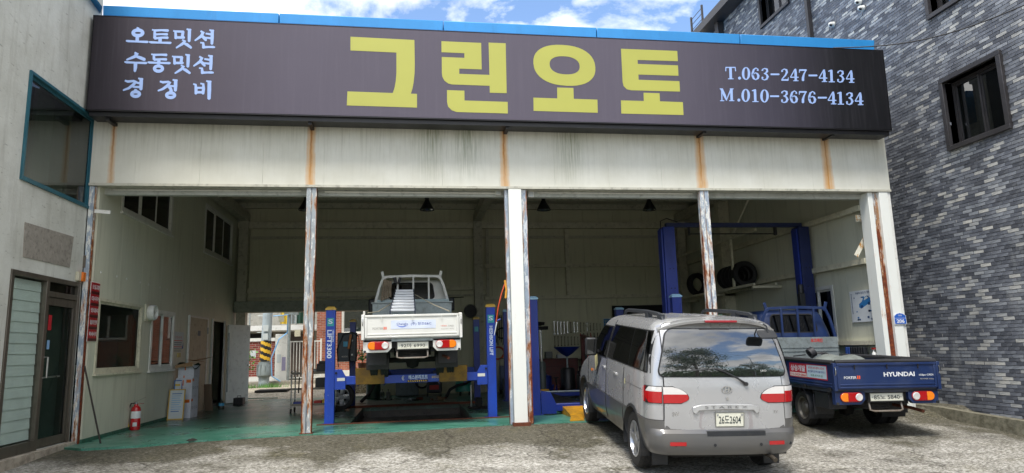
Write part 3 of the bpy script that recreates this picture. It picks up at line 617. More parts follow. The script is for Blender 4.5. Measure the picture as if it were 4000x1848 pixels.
for i in range(4):
    a, b_ = qq[i], qq[(i+1) % 4]; c = (q[0]+q[1]+q[2]+q[3])/4; n = V((0, 1, 0)).cross(b_-a).normalized()
    if n.dot(c-a) < 0: n = -n
    fr_.hexa([a, b_, b_+n*.02, a+n*.02], (0, .40, 0)) if i != 2 else fr_.hexa([a+V((0, .0, 0)), b_+V((0, .0, 0)), b_+n*.02, a+n*.02], (0, .40, 0))
fr_.build('sign_frame', M_BLACK, sgn)
MB().hexa([qq[3]+V((.03, .05, -.075)), qq[2]+V((-.03, .05, -.075)), qq[2]+V((-.03, .05, -.001)), qq[3]+V((.03, .05, -.001))], (0, .3, 0)).build('support_rail', M_BLACK, sgn)
for xx in (-4.9, -1.7, 1.7, 5.4, 8.0): MB().box(xx-.03, xx+.03, SY+.1, -.001, 5.13, 5.18).build('bracket', M_BLACK, sgn)
def sp(px, py, lift=.003): p = aY(px, py, SY); return V((p.x, SY-lift, p.z))
def arc(c, a0, a1, rx, ry, n=7): return [(c[0]+rx*math.cos(R(lerp(a0, a1, i/n))), c[1]+ry*math.sin(R(lerp(a0, a1, i/n)))) for i in range(n+1)]
def letter(polys, m=M_YEL, name='letter', x0=0, y0=0, k=1, lift=.003):
    b = MB()
    for pl in polys: b.prism([sp(x0+x_*k, y0+y_*k, lift) for x_, y_ in pl], (0, .002, 0))
    return b.build(name, m, sgn)
k1 = 680/2452; k2 = 680/2576
# big yellow letters, outlines read off the photograph
letter([[(105, 50), (1005, 96), (1010, 420), (1008, 560), (995, 690), (978, 780), (955, 852), (1042, 855), (1042, 1048), (53, 1017), (62, 820), (700, 843), (725, 770), (742, 680), (752, 560), (752, 273), (105, 243)]], x0=1340, y0=130, k=k1)
letter([[(1386, 113), (1945, 137), (1953, 510), (1637, 499), (1637, 573), (2062, 588), (2050, 133), (2290, 142), (2305, 845), (2067, 838), (2065, 741), (1535, 722), (1480, 708), (1425, 665), (1398, 610), (1392, 560), (1391, 335), (1709, 348), (1709, 282), (1387, 268)],
        [(1465, 802), (1709, 810), (1711, 948), (2319, 968), (2321, 1131), (1600, 1110), (1530, 1085), (1480, 1035), (1465, 970)]], x0=1340, y0=130, k=k1)
def ring(cx_, cy_, pts_o, pts_i, m=M_YEL, x0=0, y0=0, k=1, lift=.003, extra=(), name='letter'):
    n = len(pts_o); b = MB()
    vo = [sp(x0+x_*k, y0+y_*k, lift) for x_, y_ in pts_o]; vi = [sp(x0+x_*k, y0+y_*k, lift) for x_, y_ in pts_i]
    b.add(vo+vi, [(i, (i+1) % n, n+(i+1) % n, n+i) for i in range(n)])
    for pl in extra: b.prism([sp(x0+x_*k, y0+y_*k, lift) for x_, y_ in pl], (0, .002, 0))
    return b.build(name, m, sgn)
def sup(cx_, cy_, rx, ry, sk, n=40, e=2.3):
    o = []
    for i in range(n):
        a = 2*math.pi*i/n; c, s_ = math.cos(a), math.sin(a)
        x_ = rx*abs(c)**(2/e)*(1 if c > 0 else -1); y_ = ry*abs(s_)**(2/e)*(1 if s_ > 0 else -1); o.append((cx_+x_+y_*.09, cy_+y_+x_*sk))
    return o
ring(0, 0, sup(623, 362, 458, 302, .055), sup(627, 362, 222, 134, .045), x0=2040, y0=160, k=k2, extra=[[(516, 690), (757, 697), (762, 858), (1112, 870), (1117, 1064), (168, 1036), (165, 840), (518, 852)]])
letter([[(1461, 117), (2293, 150), (2302, 301), (1706, 282), (1708, 341), (2303, 363), (2311, 516), (1718, 498), (1721, 576), (2325, 597), (2334, 750), (1610, 731), (1545, 715), (1500, 670), (1485, 610)],
        [(1795, 768), (2031, 775), (2037, 895), (2376, 907), (2386, 1097), (1466, 1075), (1460, 881), (1798, 890)]], x0=2040, y0=160, k=k2)
# brush lettering: strokes with a width, drawn on the sign face
_lift = [.0]
def strokes(sts, x0, y0, k, name='lettering', m=M_PALE):
    b = MB()
    for st in sts:
        _lift[0] = (_lift[0]+.00013) % .0016
        lf_ = .003+_lift[0]
        if st[0] == 'o':
            _, cx_, cy_, rx, ry, w_ = st; n = 20; P = []
            for rr in (0, 1):
                for i in range(n): a = 2*math.pi*i/n; P.append(sp(x0+(cx_+(rx-w_*rr)*math.cos(a))*k, y0+(cy_+(ry-w_*rr)*math.sin(a))*k, lf_))
            b.add(P, [(i, (i+1) % n, n+(i+1) % n, n+i) for i in range(n)]); continue
        pts = st; n = len(pts); Lf, Rg = [], []
        for i, (x_, y_, w_) in enumerate(pts):
            xa_, ya_, _ = pts[max(i-1, 0)]; xb_, yb_, _ = pts[min(i+1, n-1)]; dx, dy = xb_-xa_, yb_-ya_; l = math.hypot(dx, dy) or 1; nx, ny = -dy/l*w_/2, dx/l*w_/2
            Lf.append((x_+nx, y_+ny)); Rg.append((x_-nx, y_-ny))
        (xs0, ys0, w0), (xs1, ys1, w1) = pts[0], pts[-1]
        P = Lf+[(xs1+(xs1-pts[-2][0])/max(1, math.hypot(xs1-pts[-2][0], ys1-pts[-2][1]))*w1*.35, ys1+(ys1-pts[-2][1])/max(1, math.hypot(xs1-pts[-2][0], ys1-pts[-2][1]))*w1*.35)]+Rg[::-1]
        V3 = [sp(x0+a*k, y0+c*k, lf_) for a, c in P]; m_ = len(V3)
        fs = [(i, i+1, m_-2-i, m_-1-i) for i in range(n-1)]+[(n-1, n, n+1)]
        b.add(V3, fs)
    return b.build(name, m, sgn)
def I(x_, y0_, y1_, w_=46, hook=26): return [[(x_-w_/2-hook+6, y0_+4, 22), (x_-w_/2+8, y0_+14, 30), (x_+w_/2-4, y0_+16, 30)], [(x_, y0_+2, w_), (x_-2, (y0_+y1_)/2, w_+2), (x_-6, y1_-14, w_-6)]]
def Hs(xa_, xb_, y_, dy=10, w_=34): return [[(xa_, y_, w_*.6), (xa_+30, y_+6, w_), ((xa_+xb_)/2, y_+dy/2+5, w_-6), (xb_-16, y_+dy+3, w_+2), (xb_-4, y_+dy, w_*.8)]]
def O_(cx_, cy_, rx, ry, w_=52): return [('o', cx_, cy_, rx, ry, w_), [(cx_-18, cy_-ry-10, 22), (cx_+14, cy_-ry+4, 30)]]
def SS(x_, y_, s_=1): return [[(x_-28*s_, y_, 26), (x_+6*s_, y_+22*s_, 52), (x_-30*s_, y_+78*s_, 44), (x_-106*s_, y_+142*s_, 24)], [(x_-16*s_, y_+72*s_, 36), (x_+22*s_, y_+104*s_, 48), (x_+60*s_, y_+140*s_, 40)]]
def mit(x_, y_):  # one syllable block
    return [[(x_, y_+30, 26), (x_+32, y_+36, 34), (x_+40, y_+140, 44)], [(x_+20, y_+38, 32), (x_+150, y_+42, 34)], [(x_+142, y_+36, 44), (x_+130, y_+130, 44)], [(x_+30, y_+126, 36), (x_+160, y_+126, 38)]]+I(x_+236, y_-2, y_+196)+[[(x_+128, y_+160, 26), (x_+168, y_+176, 46), (x_+130, y_+222, 40), (x_+44, y_+276, 24)], [(x_+150, y_+206, 30), (x_+200, y_+230, 46), (x_+262, y_+276, 34)]]
def syeon(x_, y_):
    return [[(x_+82, y_+20, 26), (x_+120, y_+42, 50), (x_+92, y_+96, 44), (x_+2, y_+158, 24)], [(x_+98, y_+84, 36), (x_+132, y_+118, 46), (x_+164, y_+156, 36)], [(x_+156, y_+56, 24), (x_+240, y_+70, 34)], [(x_+148, y_+116, 24), (x_+240, y_+126, 34)]]+I(x_+254, y_, y_+222)+[[(x_+78, y_+188, 24), (x_+120, y_+192, 36), (x_+128, y_+262, 46)], [(x_+112, y_+256, 40), (x_+200, y_+252, 30), (x_+262, y_+252, 36), (x_+288, y_+256, 24)]]
ko = 400/1488
strokes(O_(257, 145, 95, 66)+[[(248, 205, 50), (246, 262, 50)]]+Hs(82, 408, 258, 16), 470, 90, ko)
strokes([[(462, 100, 24), (500, 106, 34), (502, 222, 44)], [(486, 112, 36), (600, 106, 30), (696, 112, 40)], [(500, 168, 30), (600, 164, 28), (684, 166, 38)], [(496, 226, 38), (600, 214, 30), (692, 216, 40)], [(580, 226, 52), (578, 282, 50)]]+Hs(418, 742, 276, 12), 470, 90, ko)
strokes(mit(770, 86), 470, 90, ko); strokes(syeon(1084, 98), 470, 90, ko)
strokes([[(208, 430, 28), (242, 448, 58), (210, 490, 46), (94, 536, 26)], [(220, 482, 34), (290, 506, 48), (356, 534, 46)]]+Hs(60, 390, 566, 14)+[[(222, 585, 54), (220, 650, 50), (212, 704, 36)]], 470, 90, ko)
strokes([[(450, 456, 24), (486, 460, 34), (492, 530, 42)], [(476, 466, 36), (590, 462, 30), (674, 466, 40)], [(486, 536, 36), (590, 528, 30), (672, 530, 38)], [(562, 535, 50), (560, 580, 48)]]+Hs(398, 730, 570, 12)+O_(556, 664, 82, 62, 48), 470, 90, ko)
strokes(mit(752, 456), 470, 90, ko); strokes(syeon(1066, 468), 470, 90, ko)
strokes([[(66, 838, 26), (110, 852, 36), (200, 844, 34), (228, 846, 44), (190, 900, 44), (120, 950, 36), (44, 978, 24)], [(196, 860, 24), (290, 878, 36)], [(180, 930, 24), (290, 932, 36)]]+I(306, 800, 982, 50)+O_(224, 1034, 80, 58, 48), 470, 90, ko)
strokes([[(576, 850, 26), (620, 864, 36), (700, 856, 34), (722, 858, 44), (690, 910, 46), (620, 960, 36), (550, 986, 24)], [(690, 920, 30), (730, 950, 46), (750, 992, 34)], [(706, 912, 22), (800, 922, 34)]]+I(806, 820, 1000, 50)+O_(732, 1050, 82, 58, 48), 470, 90, ko)
strokes([[(1060, 888, 26), (1094, 896, 34), (1102, 960, 46), (1100, 1030, 40)], [(1164, 880, 26), (1206, 888, 36), (1210, 960, 46), (1202, 1030, 40)], [(1110, 944, 30), (1204, 944, 30)], [(1096, 1008, 36), (1206, 1008, 36)]]+I(1296, 838, 1118, 54), 470, 90, ko)
# serif telephone numbers
def serif(s_, x_, y_, h_, adv, k, x0, y0, sl=0.0295):
    out_ = []
    def Q(pl): return [(x_+a*h_, y_+c*h_+(a*h_)*sl+0, w_*h_) for a, c, w_ in pl]
    for ch, dx in zip(s_, adv):
        xx, yy_ = x_+dx, y_+dx*sl
        def q(pl): return [(xx+a*h_, yy_+c*h_, w_*h_) for a, c, w_ in pl]
        tk, th = .2, .07
        if ch == '0': out_.append(('0', xx+.33*h_, yy_+.5*h_, .34*h_, .52*h_))
        elif ch == '1': out_ += [q([(.3, .02, tk), (.34, .95, tk)]), q([(.06, .12, .06), (.22, .07, .12), (.36, .03, .1)]), q([(.1, .97, th), (.58, .97, th)])]
        elif ch == '2': out_ += [q([(.12, .28, .17), (.10, .16, .1), (.28, .05, .08), (.46, .12, .17), (.5, .3, .18), (.38, .55, .13), (.14, .82, .09), (.06, .94, .06)]), q([(.06, .93, .13), (.6, .93, .14)]), q([(.58, .95, .07), (.62, .74, .06)])]
        elif ch == '3': out_ += [q([(.12, .24, .17), (.12, .13, .1), (.3, .04, .08), (.48, .12, .17), (.5, .28, .18), (.36, .43, .1), (.24, .46, .08)]), q([(.26, .46, .08), (.44, .52, .13), (.54, .72, .2), (.46, .9, .15), (.28, .98, .08), (.1, .9, .1), (.12, .76, .17)])]
        elif ch == '4': out_ += [q([(.45, .0, .1), (.46, .3, .2), (.47, .95, .2)]), q([(.42, .02, .09), (.04, .68, .08)]), q([(.03, .69, .09), (.68, .69, .09)]), q([(.26, .97, th), (.68, .97, th)])]
        elif ch == '6': out_ += [q([(.5, .26, .17), (.52, .14, .1), (.36, .03, .08), (.18, .16, .15), (.1, .45, .19), (.1, .66, .2), (.18, .88, .16), (.34, .98, .08), (.52, .86, .17), (.56, .68, .2), (.48, .5, .15), (.34, .42, .08), (.18, .5, .1), (.12, .6, .1)])]
        elif ch == '7': out_ += [q([(.04, .3, .07), (.05, .06, .08)]), q([(.04, .09, .14), (.6, .09, .13)]), q([(.58, .06, .08), (.4, .42, .13), (.33, .7, .2), (.33, .93, .2)])]
        elif ch == 'T': out_ += [q([(.42, .02, .21), (.45, .95, .21)]), q([(.04, .05, .09), (.82, .05, .09)]), q([(.05, .03, .07), (.04, .34, .08)]), q([(.8, .03, .07), (.84, .34, .08)]), q([(.22, .97, th), (.66, .97, th)])]
        elif ch == 'M': out_ += [q([(.15, .03, .09), (.17, .95, .09)]), q([(.14, .03, .2), (.38, .55, .2), (.54, .93, .1)]), q([(.9, .03, .12), (.7, .5, .09), (.52, .95, .06)]), q([(.92, .03, .2), (.95, .95, .2)]), q([(.0, .03, th), (.24, .03, th)]), q([(.8, .03, th), (1.08, .03, th)]), q([(.02, .97, th), (.34, .97, th)]), q([(.74, .97, th), (1.14, .97, th)])]
        elif ch == '.': out_.append(('o', xx+.12*h_, yy_+.88*h_, .12*h_, .12*h_, .118*h_))
        elif ch == '-': out_.append(q([(.02, .5, .14), (.70, .5, .14)]))
    b = []
    for s2 in out_:
        if s2[0] == '0':
            _, cx_, cy_, rx, ry = s2; pts = []
            for i in range(25):
                a = 2*math.pi*i/24-math.pi/2; wv = .075+.125*abs(math.cos(a))**1.2; pts.append((cx_+(rx-wv*h_/2)*math.cos(a), cy_+(ry-wv*h_/2)*math.sin(a), wv*h_))
            b.append(pts)
        else: b.append(s2)
    strokes(b, x0, y0, k)
kt = 600/2576
serif('T.063-247-4134', 140, 92, 208, [0, 215, 280, 440, 600, 756, 930, 1085, 1235, 1392, 1565, 1715, 1868, 2020], kt, 2800, 240)
serif('M.010-3676-4134', 48, 455, 212, [0, 295, 365, 525, 680, 840, 1020, 1175, 1325, 1480, 1640, 1808, 1958, 2110, 2262], kt, 2800, 240)
# ================================================================ vehicles
def m_carpaint(name, base, metal=.6, rough=.32, dirt=.25, dcol='#6b655a', coat=.6):
    t = NT(name); n = t.noise(1.6, 6, .6); f = t.noise(900, 2, .5); Z = t.sep()[2]
    c = t.mix(t.ramp(f, [(.4, .0), (.6, .05)]), base, tuple(min(1, x_*1.5) for x_ in _c(base)[:3]))
    low = t.ma('MULTIPLY', t.ma('MAXIMUM', t.ma('SUBTRACT', 1.0, Z), 0), .35)
    d = t.ramp(t.ma('ADD', t.noise(2.4, 4, .5), t.ma('MULTIPLY', low, .5)), [(.52, 0), (.85, dirt)]); c = t.mix(d, c, dcol)
    return t.fin(c, t.ma('ADD', t.ma('MULTIPLY', d, .5), rough), metal, .5, coat)
M_SILV = m_carpaint('silver_car_paint', '#b0b0b0', .45, .27, .12); M_CLAD = m_carpaint('grey_cladding_paint', '#5c5c5c', .35, .36, .35)
M_TYRE = mat('tyre_rubber', '#1b1b1c', .75, var=.25, sc_=12, dirt=.35, dcol='#4a463e', bump=.2); M_ALLOY = mat('alloy_wheel', '#b2b4b8', .3, .8, var=.08, dirt=.2, dcol='#55524c')
M_PLAST = mat('black_plastic', '#1d1f22', .5, var=.15, dirt=.2, dcol='#4a4740'); M_RUBBER = mat('black_rubber', '#101012', .55)
M_CHROME = mat('chrome', '#c8cacc', .15, .95, var=.05); M_UNDER = mat('underbody', '#121110', .85, var=.3, dirt=.3, dcol='#2d2821')
M_RED_L = mat('red_lens', '#a50d14', .12, var=.05, coat=.6); M_CLR_L = mat('clear_lens', '#d9d6d2', .1, .2, var=.06, coat=.6); M_AMB_L = mat('amber_lens', '#e8801a', .12, var=.05, coat=.6)
M_PLATE = mat('plate_paint', '#d4d3c2', .4, var=.05, dirt=.15, dcol='#8b8572'); M_PLTX = mat('plate_lettering', '#1d2a2c', .5)
def m_film():
    t = NT('tinted_rear_glass'); gl = t.n('BsdfGlossy'); gl.inputs['Roughness'].default_value = .012; gl.inputs[0].default_value = (.95, .98, 1, 1)
    lw = t.n('LayerWeight'); lw.inputs[0].default_value = .25; fac = t.ma('ADD', t.ma('MULTIPLY', lw.outputs['Fresnel'], .7), .13)
    t.fin('#0b0d0e', .2, 0, .5); mm = t.n('MixShader'); t.t.links.new(fac, mm.inputs[0]); t.t.links.new(t.b.outputs[0], mm.inputs[1]); t.t.links.new(gl.outputs[0], mm.inputs[2]); t.t.links.new(mm.outputs[0], t.o.inputs[0]); return t.m
M_FILM = m_film(); M_SIDEGL = glass('van_side_glass', '#252b2d', .10, .85)
class Shell:
    """body whose plan is a rounded rectangle at every height: tables of z -> half width, rear, front, corner radii"""
    def __init__(s, hw, yr, yf, rr, rf, bow=.03): s.hw, s.yr, s.yf, s.rr, s.rf, s.bow = hw, yr, yf, rr, rf, bow
    def rear(s, x_, z):
        h = tab(s.hw, z); r = min(tab(s.rr, z), h*.9); a = min(abs(x_), h-.0005); y = tab(s.yr, z)+s.bow*(a/h)**2; d = a-(h-r)
        return V((x_, y+(r-math.sqrt(max(0, r*r-d*d)) if d > 0 else 0), z))
    def side(s, y, z, sg=-1):
        h = tab(s.hw, z); a, b_ = tab(s.yr, z)+s.bow, tab(s.yf, z); r, r2 = tab(s.rr, z), tab(s.rf, z); x_ = h
        if y < a+r: d = min(a+r-y, r); x_ = h-r+math.sqrt(max(0, r*r-d*d))
        elif y > b_-r2: d = min(y-(b_-r2), r2); x_ = h-r2+math.sqrt(max(0, r2*r2-d*d))
        return V((sg*x_, y, z))
    def outline(s, z, n=8, m=14):
        h = tab(s.hw, z); yr, yf = tab(s.yr, z), tab(s.yf, z); r = min(tab(s.rr, z), h*.9); r2 = min(tab(s.rf, z), h*.9); P = []
        for i in range(m): P.append(s.rear(lerp(0, h-r, i/m), z))
        for i in range(n): a = math.pi/2*i/n; x_ = h-r+r*math.sin(a); P.append(V((x_, yr+s.bow*(x_/h)**2+r-r*math.cos(a), z)))
        a0, a1 = yr+s.bow+r, yf-r2
        for i in range(m*2): P.append(V((h, lerp(a0, a1, i/(m*2)), z)))
        for i in range(n): a = math.pi/2*i/n; P.append(V((h-r2+r2*math.cos(a), yf-r2+r2*math.sin(a), z)))
        for i in range(m//2+1): x_ = lerp(h-r2, 0, i/(m//2)); P.append(V((x_, yf, z)))
        P += [V((-p.x, p.y, p.z)) for p in P[-2:0:-1]]
        return P
    def mesh(s, zs_):
        b = MB(); k = None
        for z in zs_: o = s.outline(z); k = len(o); b.v += o
        for i in range(len(zs_)-1): b.f += [(i*k+j, i*k+(j+1) % k, (i+1)*k+(j+1) % k, (i+1)*k+j) for j in range(k)]
        b.f += [tuple(range(k-1, -1, -1)), tuple(range((len(zs_)-1)*k, len(zs_)*k))]
        return b
    def patch(s, fn, z0, z1, lo, hi, off=.004, nz=10, nu=14, flip=False):
        """skin over rows z: lo(z), hi(z) bound the other coordinate; fn is rear or side"""
        b = MB()
        def f(i, j):
            z = lerp(z0, z1, j); u_ = lerp(lo(z), hi(z), i); p = fn(u_, z); e = 1e-3; n = (fn(u_+e, z)-p).cross(fn(u_, z+e)-p)
            n = n.normalized() if n.length > 1e-12 else V((0, -1, 0))
            if (n.y > 0 if fn == s.rear else n.x*p.x < 0): n = -n
            return p+n*off
        return b.grid(f, nu, nz)
def rounded(wb, wt, z0, z1, r):
    """half width at z of a rounded trapezoid"""
    def f(z):
        w_ = lerp(wb, wt, (z-z0)/(z1-z0))
        for d in (z-z0, z1-z):
            if d < r: w_ -= r-math.sqrt(max(0, r*r-(r-d)**2))
        return w_
    return f
def zrows(z0, z1, r, n=10):
    a = [z0+r*(1-math.cos(math.pi/2*i/4)) for i in range(4)]; return a
def cut(mb, name, m, parent, cutters, ang=35):
    """body minus cutter cylinders"""
    me = mb.mesh('tmp'); o = bpy.data.objects.new('tmp', me); col.objects.link(o); cs = []
    for c in cutters:
        q = bpy.data.objects.new('c', c.mesh('c')); col.objects.link(q); cs.append(q)
        md = o.modifiers.new('b', 'BOOLEAN'); md.object = q; md.operation = 'DIFFERENCE'; md.solver = 'EXACT'
    out_ = bpy.data.meshes.new_from_object(o.evaluated_get(bpy.context.evaluated_depsgraph_get()))
    for q in cs+[o]: bpy.data.objects.remove(q)
    out_.name = name; out_.materials.clear(); out_.materials.append(m)
    out_.polygons.foreach_set('use_smooth', [True]*len(out_.polygons)); out_.set_sharp_from_angle(angle=R(ang))
    return link(name, out_, parent)
AX = Matrix.Rotation(R(90), 4, 'Y')
def wheel(parent, c, Rr, w_, sg, style='alloy', label=None, name='wheel'):
    """tyre (the part) with its rim; sg = -1 faces left, +1 right"""
    M_ = T(*c) @ (Matrix.Rotation(R(90*sg), 4, 'Y')); h = w_/2; q = Rr*.66
    b = MB(); b.lathe([(q, -h+.03), (q+.01, -h+.01), (Rr*.82, -h), (Rr*.95, -h+.008), (Rr, -h+.035), (Rr, h-.035), (Rr*.95, h-.008), (Rr*.82, h), (q+.01, h-.01), (q, h-.03), (q, -h+.03)], 36, M_)
    for j in range(-1, 2): b.lathe([(Rr+.001, j*.045-.018), (Rr+.006, j*.045-.015), (Rr+.006, j*.045+.015), (Rr+.001, j*.045+.018)], 36, M_)
    o = b.build(name, M_TYRE, parent, label=label)
    r = MB()
    if style == 'alloy':
        r.lathe([(q-.002, h-.012), (q-.02, h-.008), (q-.03, h-.05), (q-.05, -h*.2)], 36, M_); r.lathe([(.001, h-.012), (.055, h-.014), (.07, h-.03), (.07, h-.08)], 20, M_)
        for i in range(5):
            a = 2*math.pi*i/5+.3; Q = M_ @ Matrix.Rotation(a, 4, 'Z')
            r.add([(.04, -.045, h-.03), (.04, .045, h-.03), (q-.02, .06, h-.035), (q-.02, -.06, h-.035), (.04, -.04, h-.07), (.04, .04, h-.07), (q-.02, .05, h-.08), (q-.02, -.05, h-.08), (.1, 0, h-.014), (q-.03, 0, h-.016)],
                  [(0, 8, 3), (8, 9, 3), (1, 2, 8), (8, 2, 9), (0, 1, 8), (9, 2, 3), (0, 3, 7, 4), (1, 5, 6, 2), (4, 7, 6, 5), (3, 2, 6, 7)], Q)
        rm = r.build('rim', M_ALLOY, o)
        MB().lathe([(.001, -h*.1), (q-.03, -h*.1)], 24, M_).build('brake_disc', M_UNDER, rm) if False else MB().lathe([(.001, -h*.15), (q-.02, -h*.15)], 24, M_).build('brake', M_UNDER, o)
    else:
        r.lathe([(q-.002, h-.012), (q-.02, h-.02), (q-.03, h-.06), (q*.62, h-.075), (q*.45, h-.03), (q*.3, h-.025), (.001, h-.02)], 30, M_); r.build('rim', mat('steel_wheel', '#6d6a63', .5, .5, dirt=.5), o)
    return o
def plateM(x_, y, z, tilt=0): return Matrix.Translation(V((x_, y, z))) @ Matrix.Rotation(R(90+tilt), 4, 'X')
def plate(parent, M_, wd, ht, s_, hold=True):
    b = MB(M_); b.box(-wd/2, wd/2, -ht/2, ht/2, 0, .006); o = b.build('number_plate', M_PLATE, parent, bev=.003)
    b = MB(M_)
    for q in ((-wd/2-.008, wd/2+.008, ht/2, ht/2+.008), (-wd/2-.008, wd/2+.008, -ht/2-.008, -ht/2), (-wd/2-.008, -wd/2, -ht/2, ht/2), (wd/2, wd/2+.008, -ht/2, ht/2)): b.box(*q, -.004, .008)
    b.build('plate_holder', mat('plate_holder', '#83837c', .4, .5), o)
    text(s_, M_ @ T(0, 0, .0065), ht*.60, M_PLTX, o, wd*.80, .012)
    for sx_ in (-1, 1): MB(M_).cyl((sx_*wd*.44, ht*(.36 if ht > .13 else 0), .006), (sx_*wd*.44, ht*(.36 if ht > .13 else 0), .011), .011, n=10).build('plate_bolt', M_ALLOY, o)
# ---------------------------------------------------------------- silver van
def van():
    O = V((3.69, -3.12, G(3.6, -3.1)+.015)); az, pi_, ro = 3.3, 4.6, 1.4
    Rm = Matrix.Rotation(R(-az), 4, 'Z') @ Matrix.Rotation(R(pi_), 4, 'X') @ Matrix.Rotation(R(ro), 4, 'Y')
    v = thing('silver_van', 'silver minivan with grey lower cladding parked nose-in at the garage', 'van', O, rot=Rm)
    hw = [(.30, .84), (.36, .875), (.5, .905), (.72, .915), (1.05, .91), (1.25, .89), (1.5, .85), (1.72, .795), (1.80, .755), (1.85, .69), (1.88, .58), (1.897, .4), (1.90, .2)]
    bul = [(z, -.73+.267*(z-1.2)-.026*(1-((z-1.49)/.29)**2)) for z in [1.2+.0725*i for i in range(9)]]
    yr = [(.30, -.76), (.36, -.82), (.46, -.845), (.56, -.83), (.60, -.79), (.8, -.775), (1.1, -.755)]+bul+[(1.84, -.52), (1.875, -.42), (1.897, -.25), (1.9, 0)]
    yf = [(.30, 3.80), (.6, 3.86), (.8, 3.82), (.95, 3.66), (1.05, 3.4), (1.12, 3.12), (1.2, 2.95), (1.5, 2.45), (1.75, 2.0), (1.83, 1.8), (1.88, 1.5), (1.9, 1.2)]
    rr = [(.3, .22), (.6, .22), (.75, .17), (1.2, .15), (1.75, .16), (1.85, .2), (1.9, .1)]; rf = [(.3, .4), (1, .4), (1.5, .25), (1.9, .1)]
    S = Shell(hw, yr, yf, rr, rf, .05)
    arch = []
    for yy_ in (0, 3.08):
        for sg in (-1, 1): c = MB(); c.cyl((sg*.62, yy_, .36), (sg*1.1, yy_, .36), .415, n=36); arch.append(c)
    cut(S.mesh([.705, .8, .9, 1.0, 1.1, 1.2, 1.3, 1.45, 1.6, 1.7, 1.76, 1.80, 1.83, 1.855, 1.875, 1.888, 1.896, 1.9]), 'body', M_SILV, v, arch)
    hw2 = [(a, b_+.012) for a, b_ in hw]; yr2 = [(a, b_-.012) for a, b_ in yr]; yf2 = [(a, b_+.01) for a, b_ in yf]; S2 = Shell(hw2, yr2, yf2, rr, rf, .05)
    cut(S2.mesh([.30, .33, .37, .44, .52, .56, .60, .66, .70]), 'lower_cladding', M_CLAD, v, arch)
    MB().box(-.6, .6, -.6, 3.6, .24, .72).build('underbody', M_UNDER, v)
    for yy_ in (0, 3.08):
        for sg in (-1, 1):
            b = MB(); n = 14
            for i in range(n+1):
                a = R(lerp(-20, 200, i/n)); b.v += [V((sg*.60, yy_+.42*math.cos(a), .36+.42*math.sin(a))), V((sg*.925, yy_+.425*math.cos(a), .36+.425*math.sin(a))), V((sg*.93, yy_+.395*math.cos(a), .36+.395*math.sin(a)))]
            b.f = [(3*i+j, 3*i+j+1, 3*i+j+4, 3*i+j+3) for i in range(n) for j in (0, 1)]
            b.build('wheel_arch', M_PLAST, v)
            wheel(v, (sg*.79, yy_, .345), .345, .215, sg)
            MB().box(sg*.70-.1 if sg > 0 else -.80, sg*.70+.1 if sg > 0 else -.60, yy_-.47, yy_-.45, .12, .42).build('mudflap', M_PLAST, v, bev=.008)
    # tailgate skin with its shut line
    zg0, zg1 = .535, 1.82
    gw = rounded(.735, .70, zg0, zg1, .12)
    zz = [zg0+.12*(1-math.cos(math.pi/2*i/5)) for i in range(5)]
    def skin(fn, rows, lo, hi, off, nu=22):
        b = MB(); k = nu+1
        for z in rows:
            for i in range(k):
                u_ = lerp(lo(z), hi(z), i/nu); p = fn(u_, z); e = 2e-3; n = (fn(u_+e, z)-fn(u_-e, z)).cross(fn(u_, z+e)-fn(u_, z-e)).normalized()
                if (n.y > 0 if fn == S.rear else n.x*p.x < 0): n = -n
                b.v.append(p+n*off)
        b.f = [(i*k+j, i*k+j+1, (i+1)*k+j+1, (i+1)*k+j) for i in range(len(rows)-1) for j in range(nu)]
        return b
    def rows(z0, z1, r, n=12): return [z0+r*(1-math.cos(math.pi/2*i/5)) for i in range(5)]+[lerp(z0+r, z1-r, i/n) for i in range(n+1)]+[z1-r+r*math.sin(math.pi/2*i/5) for i in range(1, 6)]
    # flat lower gate: bridge over the bumper shelf with its own surface
    yr_g = [(.5, -.79), (.8, -.779), (1.1, -.757)]+[(a, b_-.002) for a, b_ in bul]+[(1.9, -.5)]; SG = Shell(hw, yr_g, yf, rr, rf, .05)
    g0 = rounded(.747, .712, zg0-.012, zg1+.01, .13)
    b = skin(SG.rear, rows(zg0-.012, zg1+.01, .13), lambda z: -g0(z), lambda z: g0(z), .010); b.build('shut_line', M_RUBBER, v)
    b = skin(SG.rear, rows(zg0, zg1, .12), lambda z: -gw(z), lambda z: gw(z), .016); tg = b.build('tailgate', M_SILV, v)
    # rear window with rubber edge
    wz0, wz1 = 1.205, 1.745
    f1 = rounded(.80, .655, wz0-.014, wz1+.012, .09); f2 = rounded(.782, .64, wz0, wz1, .08)
    skin(SG.rear, rows(wz0-.014, wz1+.012, .09), lambda z: -f1(z), lambda z: f1(z), .022, 26).build('window_seal', M_RUBBER, tg)
    skin(SG.rear, rows(wz0, wz1, .08), lambda z: -f2(z), lambda z: f2(z), .026, 26).build('rear_window', M_FILM, tg)
    # side glass: dark band with pillars
    def lohi(a0, a1, b0, b1, z0, z1): return (lambda z: lerp(a0, a1, (z-z0)/(z1-z0))), (lambda z: lerp(b0, b1, (z-z0)/(z1-z0)))
    for sg in (-1, 1):
        fn = lambda u_, z, sg=sg: S.side(u_, z, sg)
        z0, z1 = 1.235, 1.735
        lo, hi = lohi(-.63, -.52, 1.44, 1.30, z0, z1); skin(fn, [lerp(z0, z1, i/10) for i in range(11)], lo, hi, .004, 30).build('window_band', M_RUBBER, v)
        for a in ((-.60, -.49, .22, .18), (.25, .21, 1.41, 1.27)):
            lo, hi = lohi(*a, z0, z1); skin(fn, [lerp(z0+.015, z1-.015, i/8) for i in range(9)], lo, hi, .008, 12).build('side_window', M_SIDEGL if a[0] > 0 else glass('rear_quarter_glass', '#5d6566', .12, .9), v)
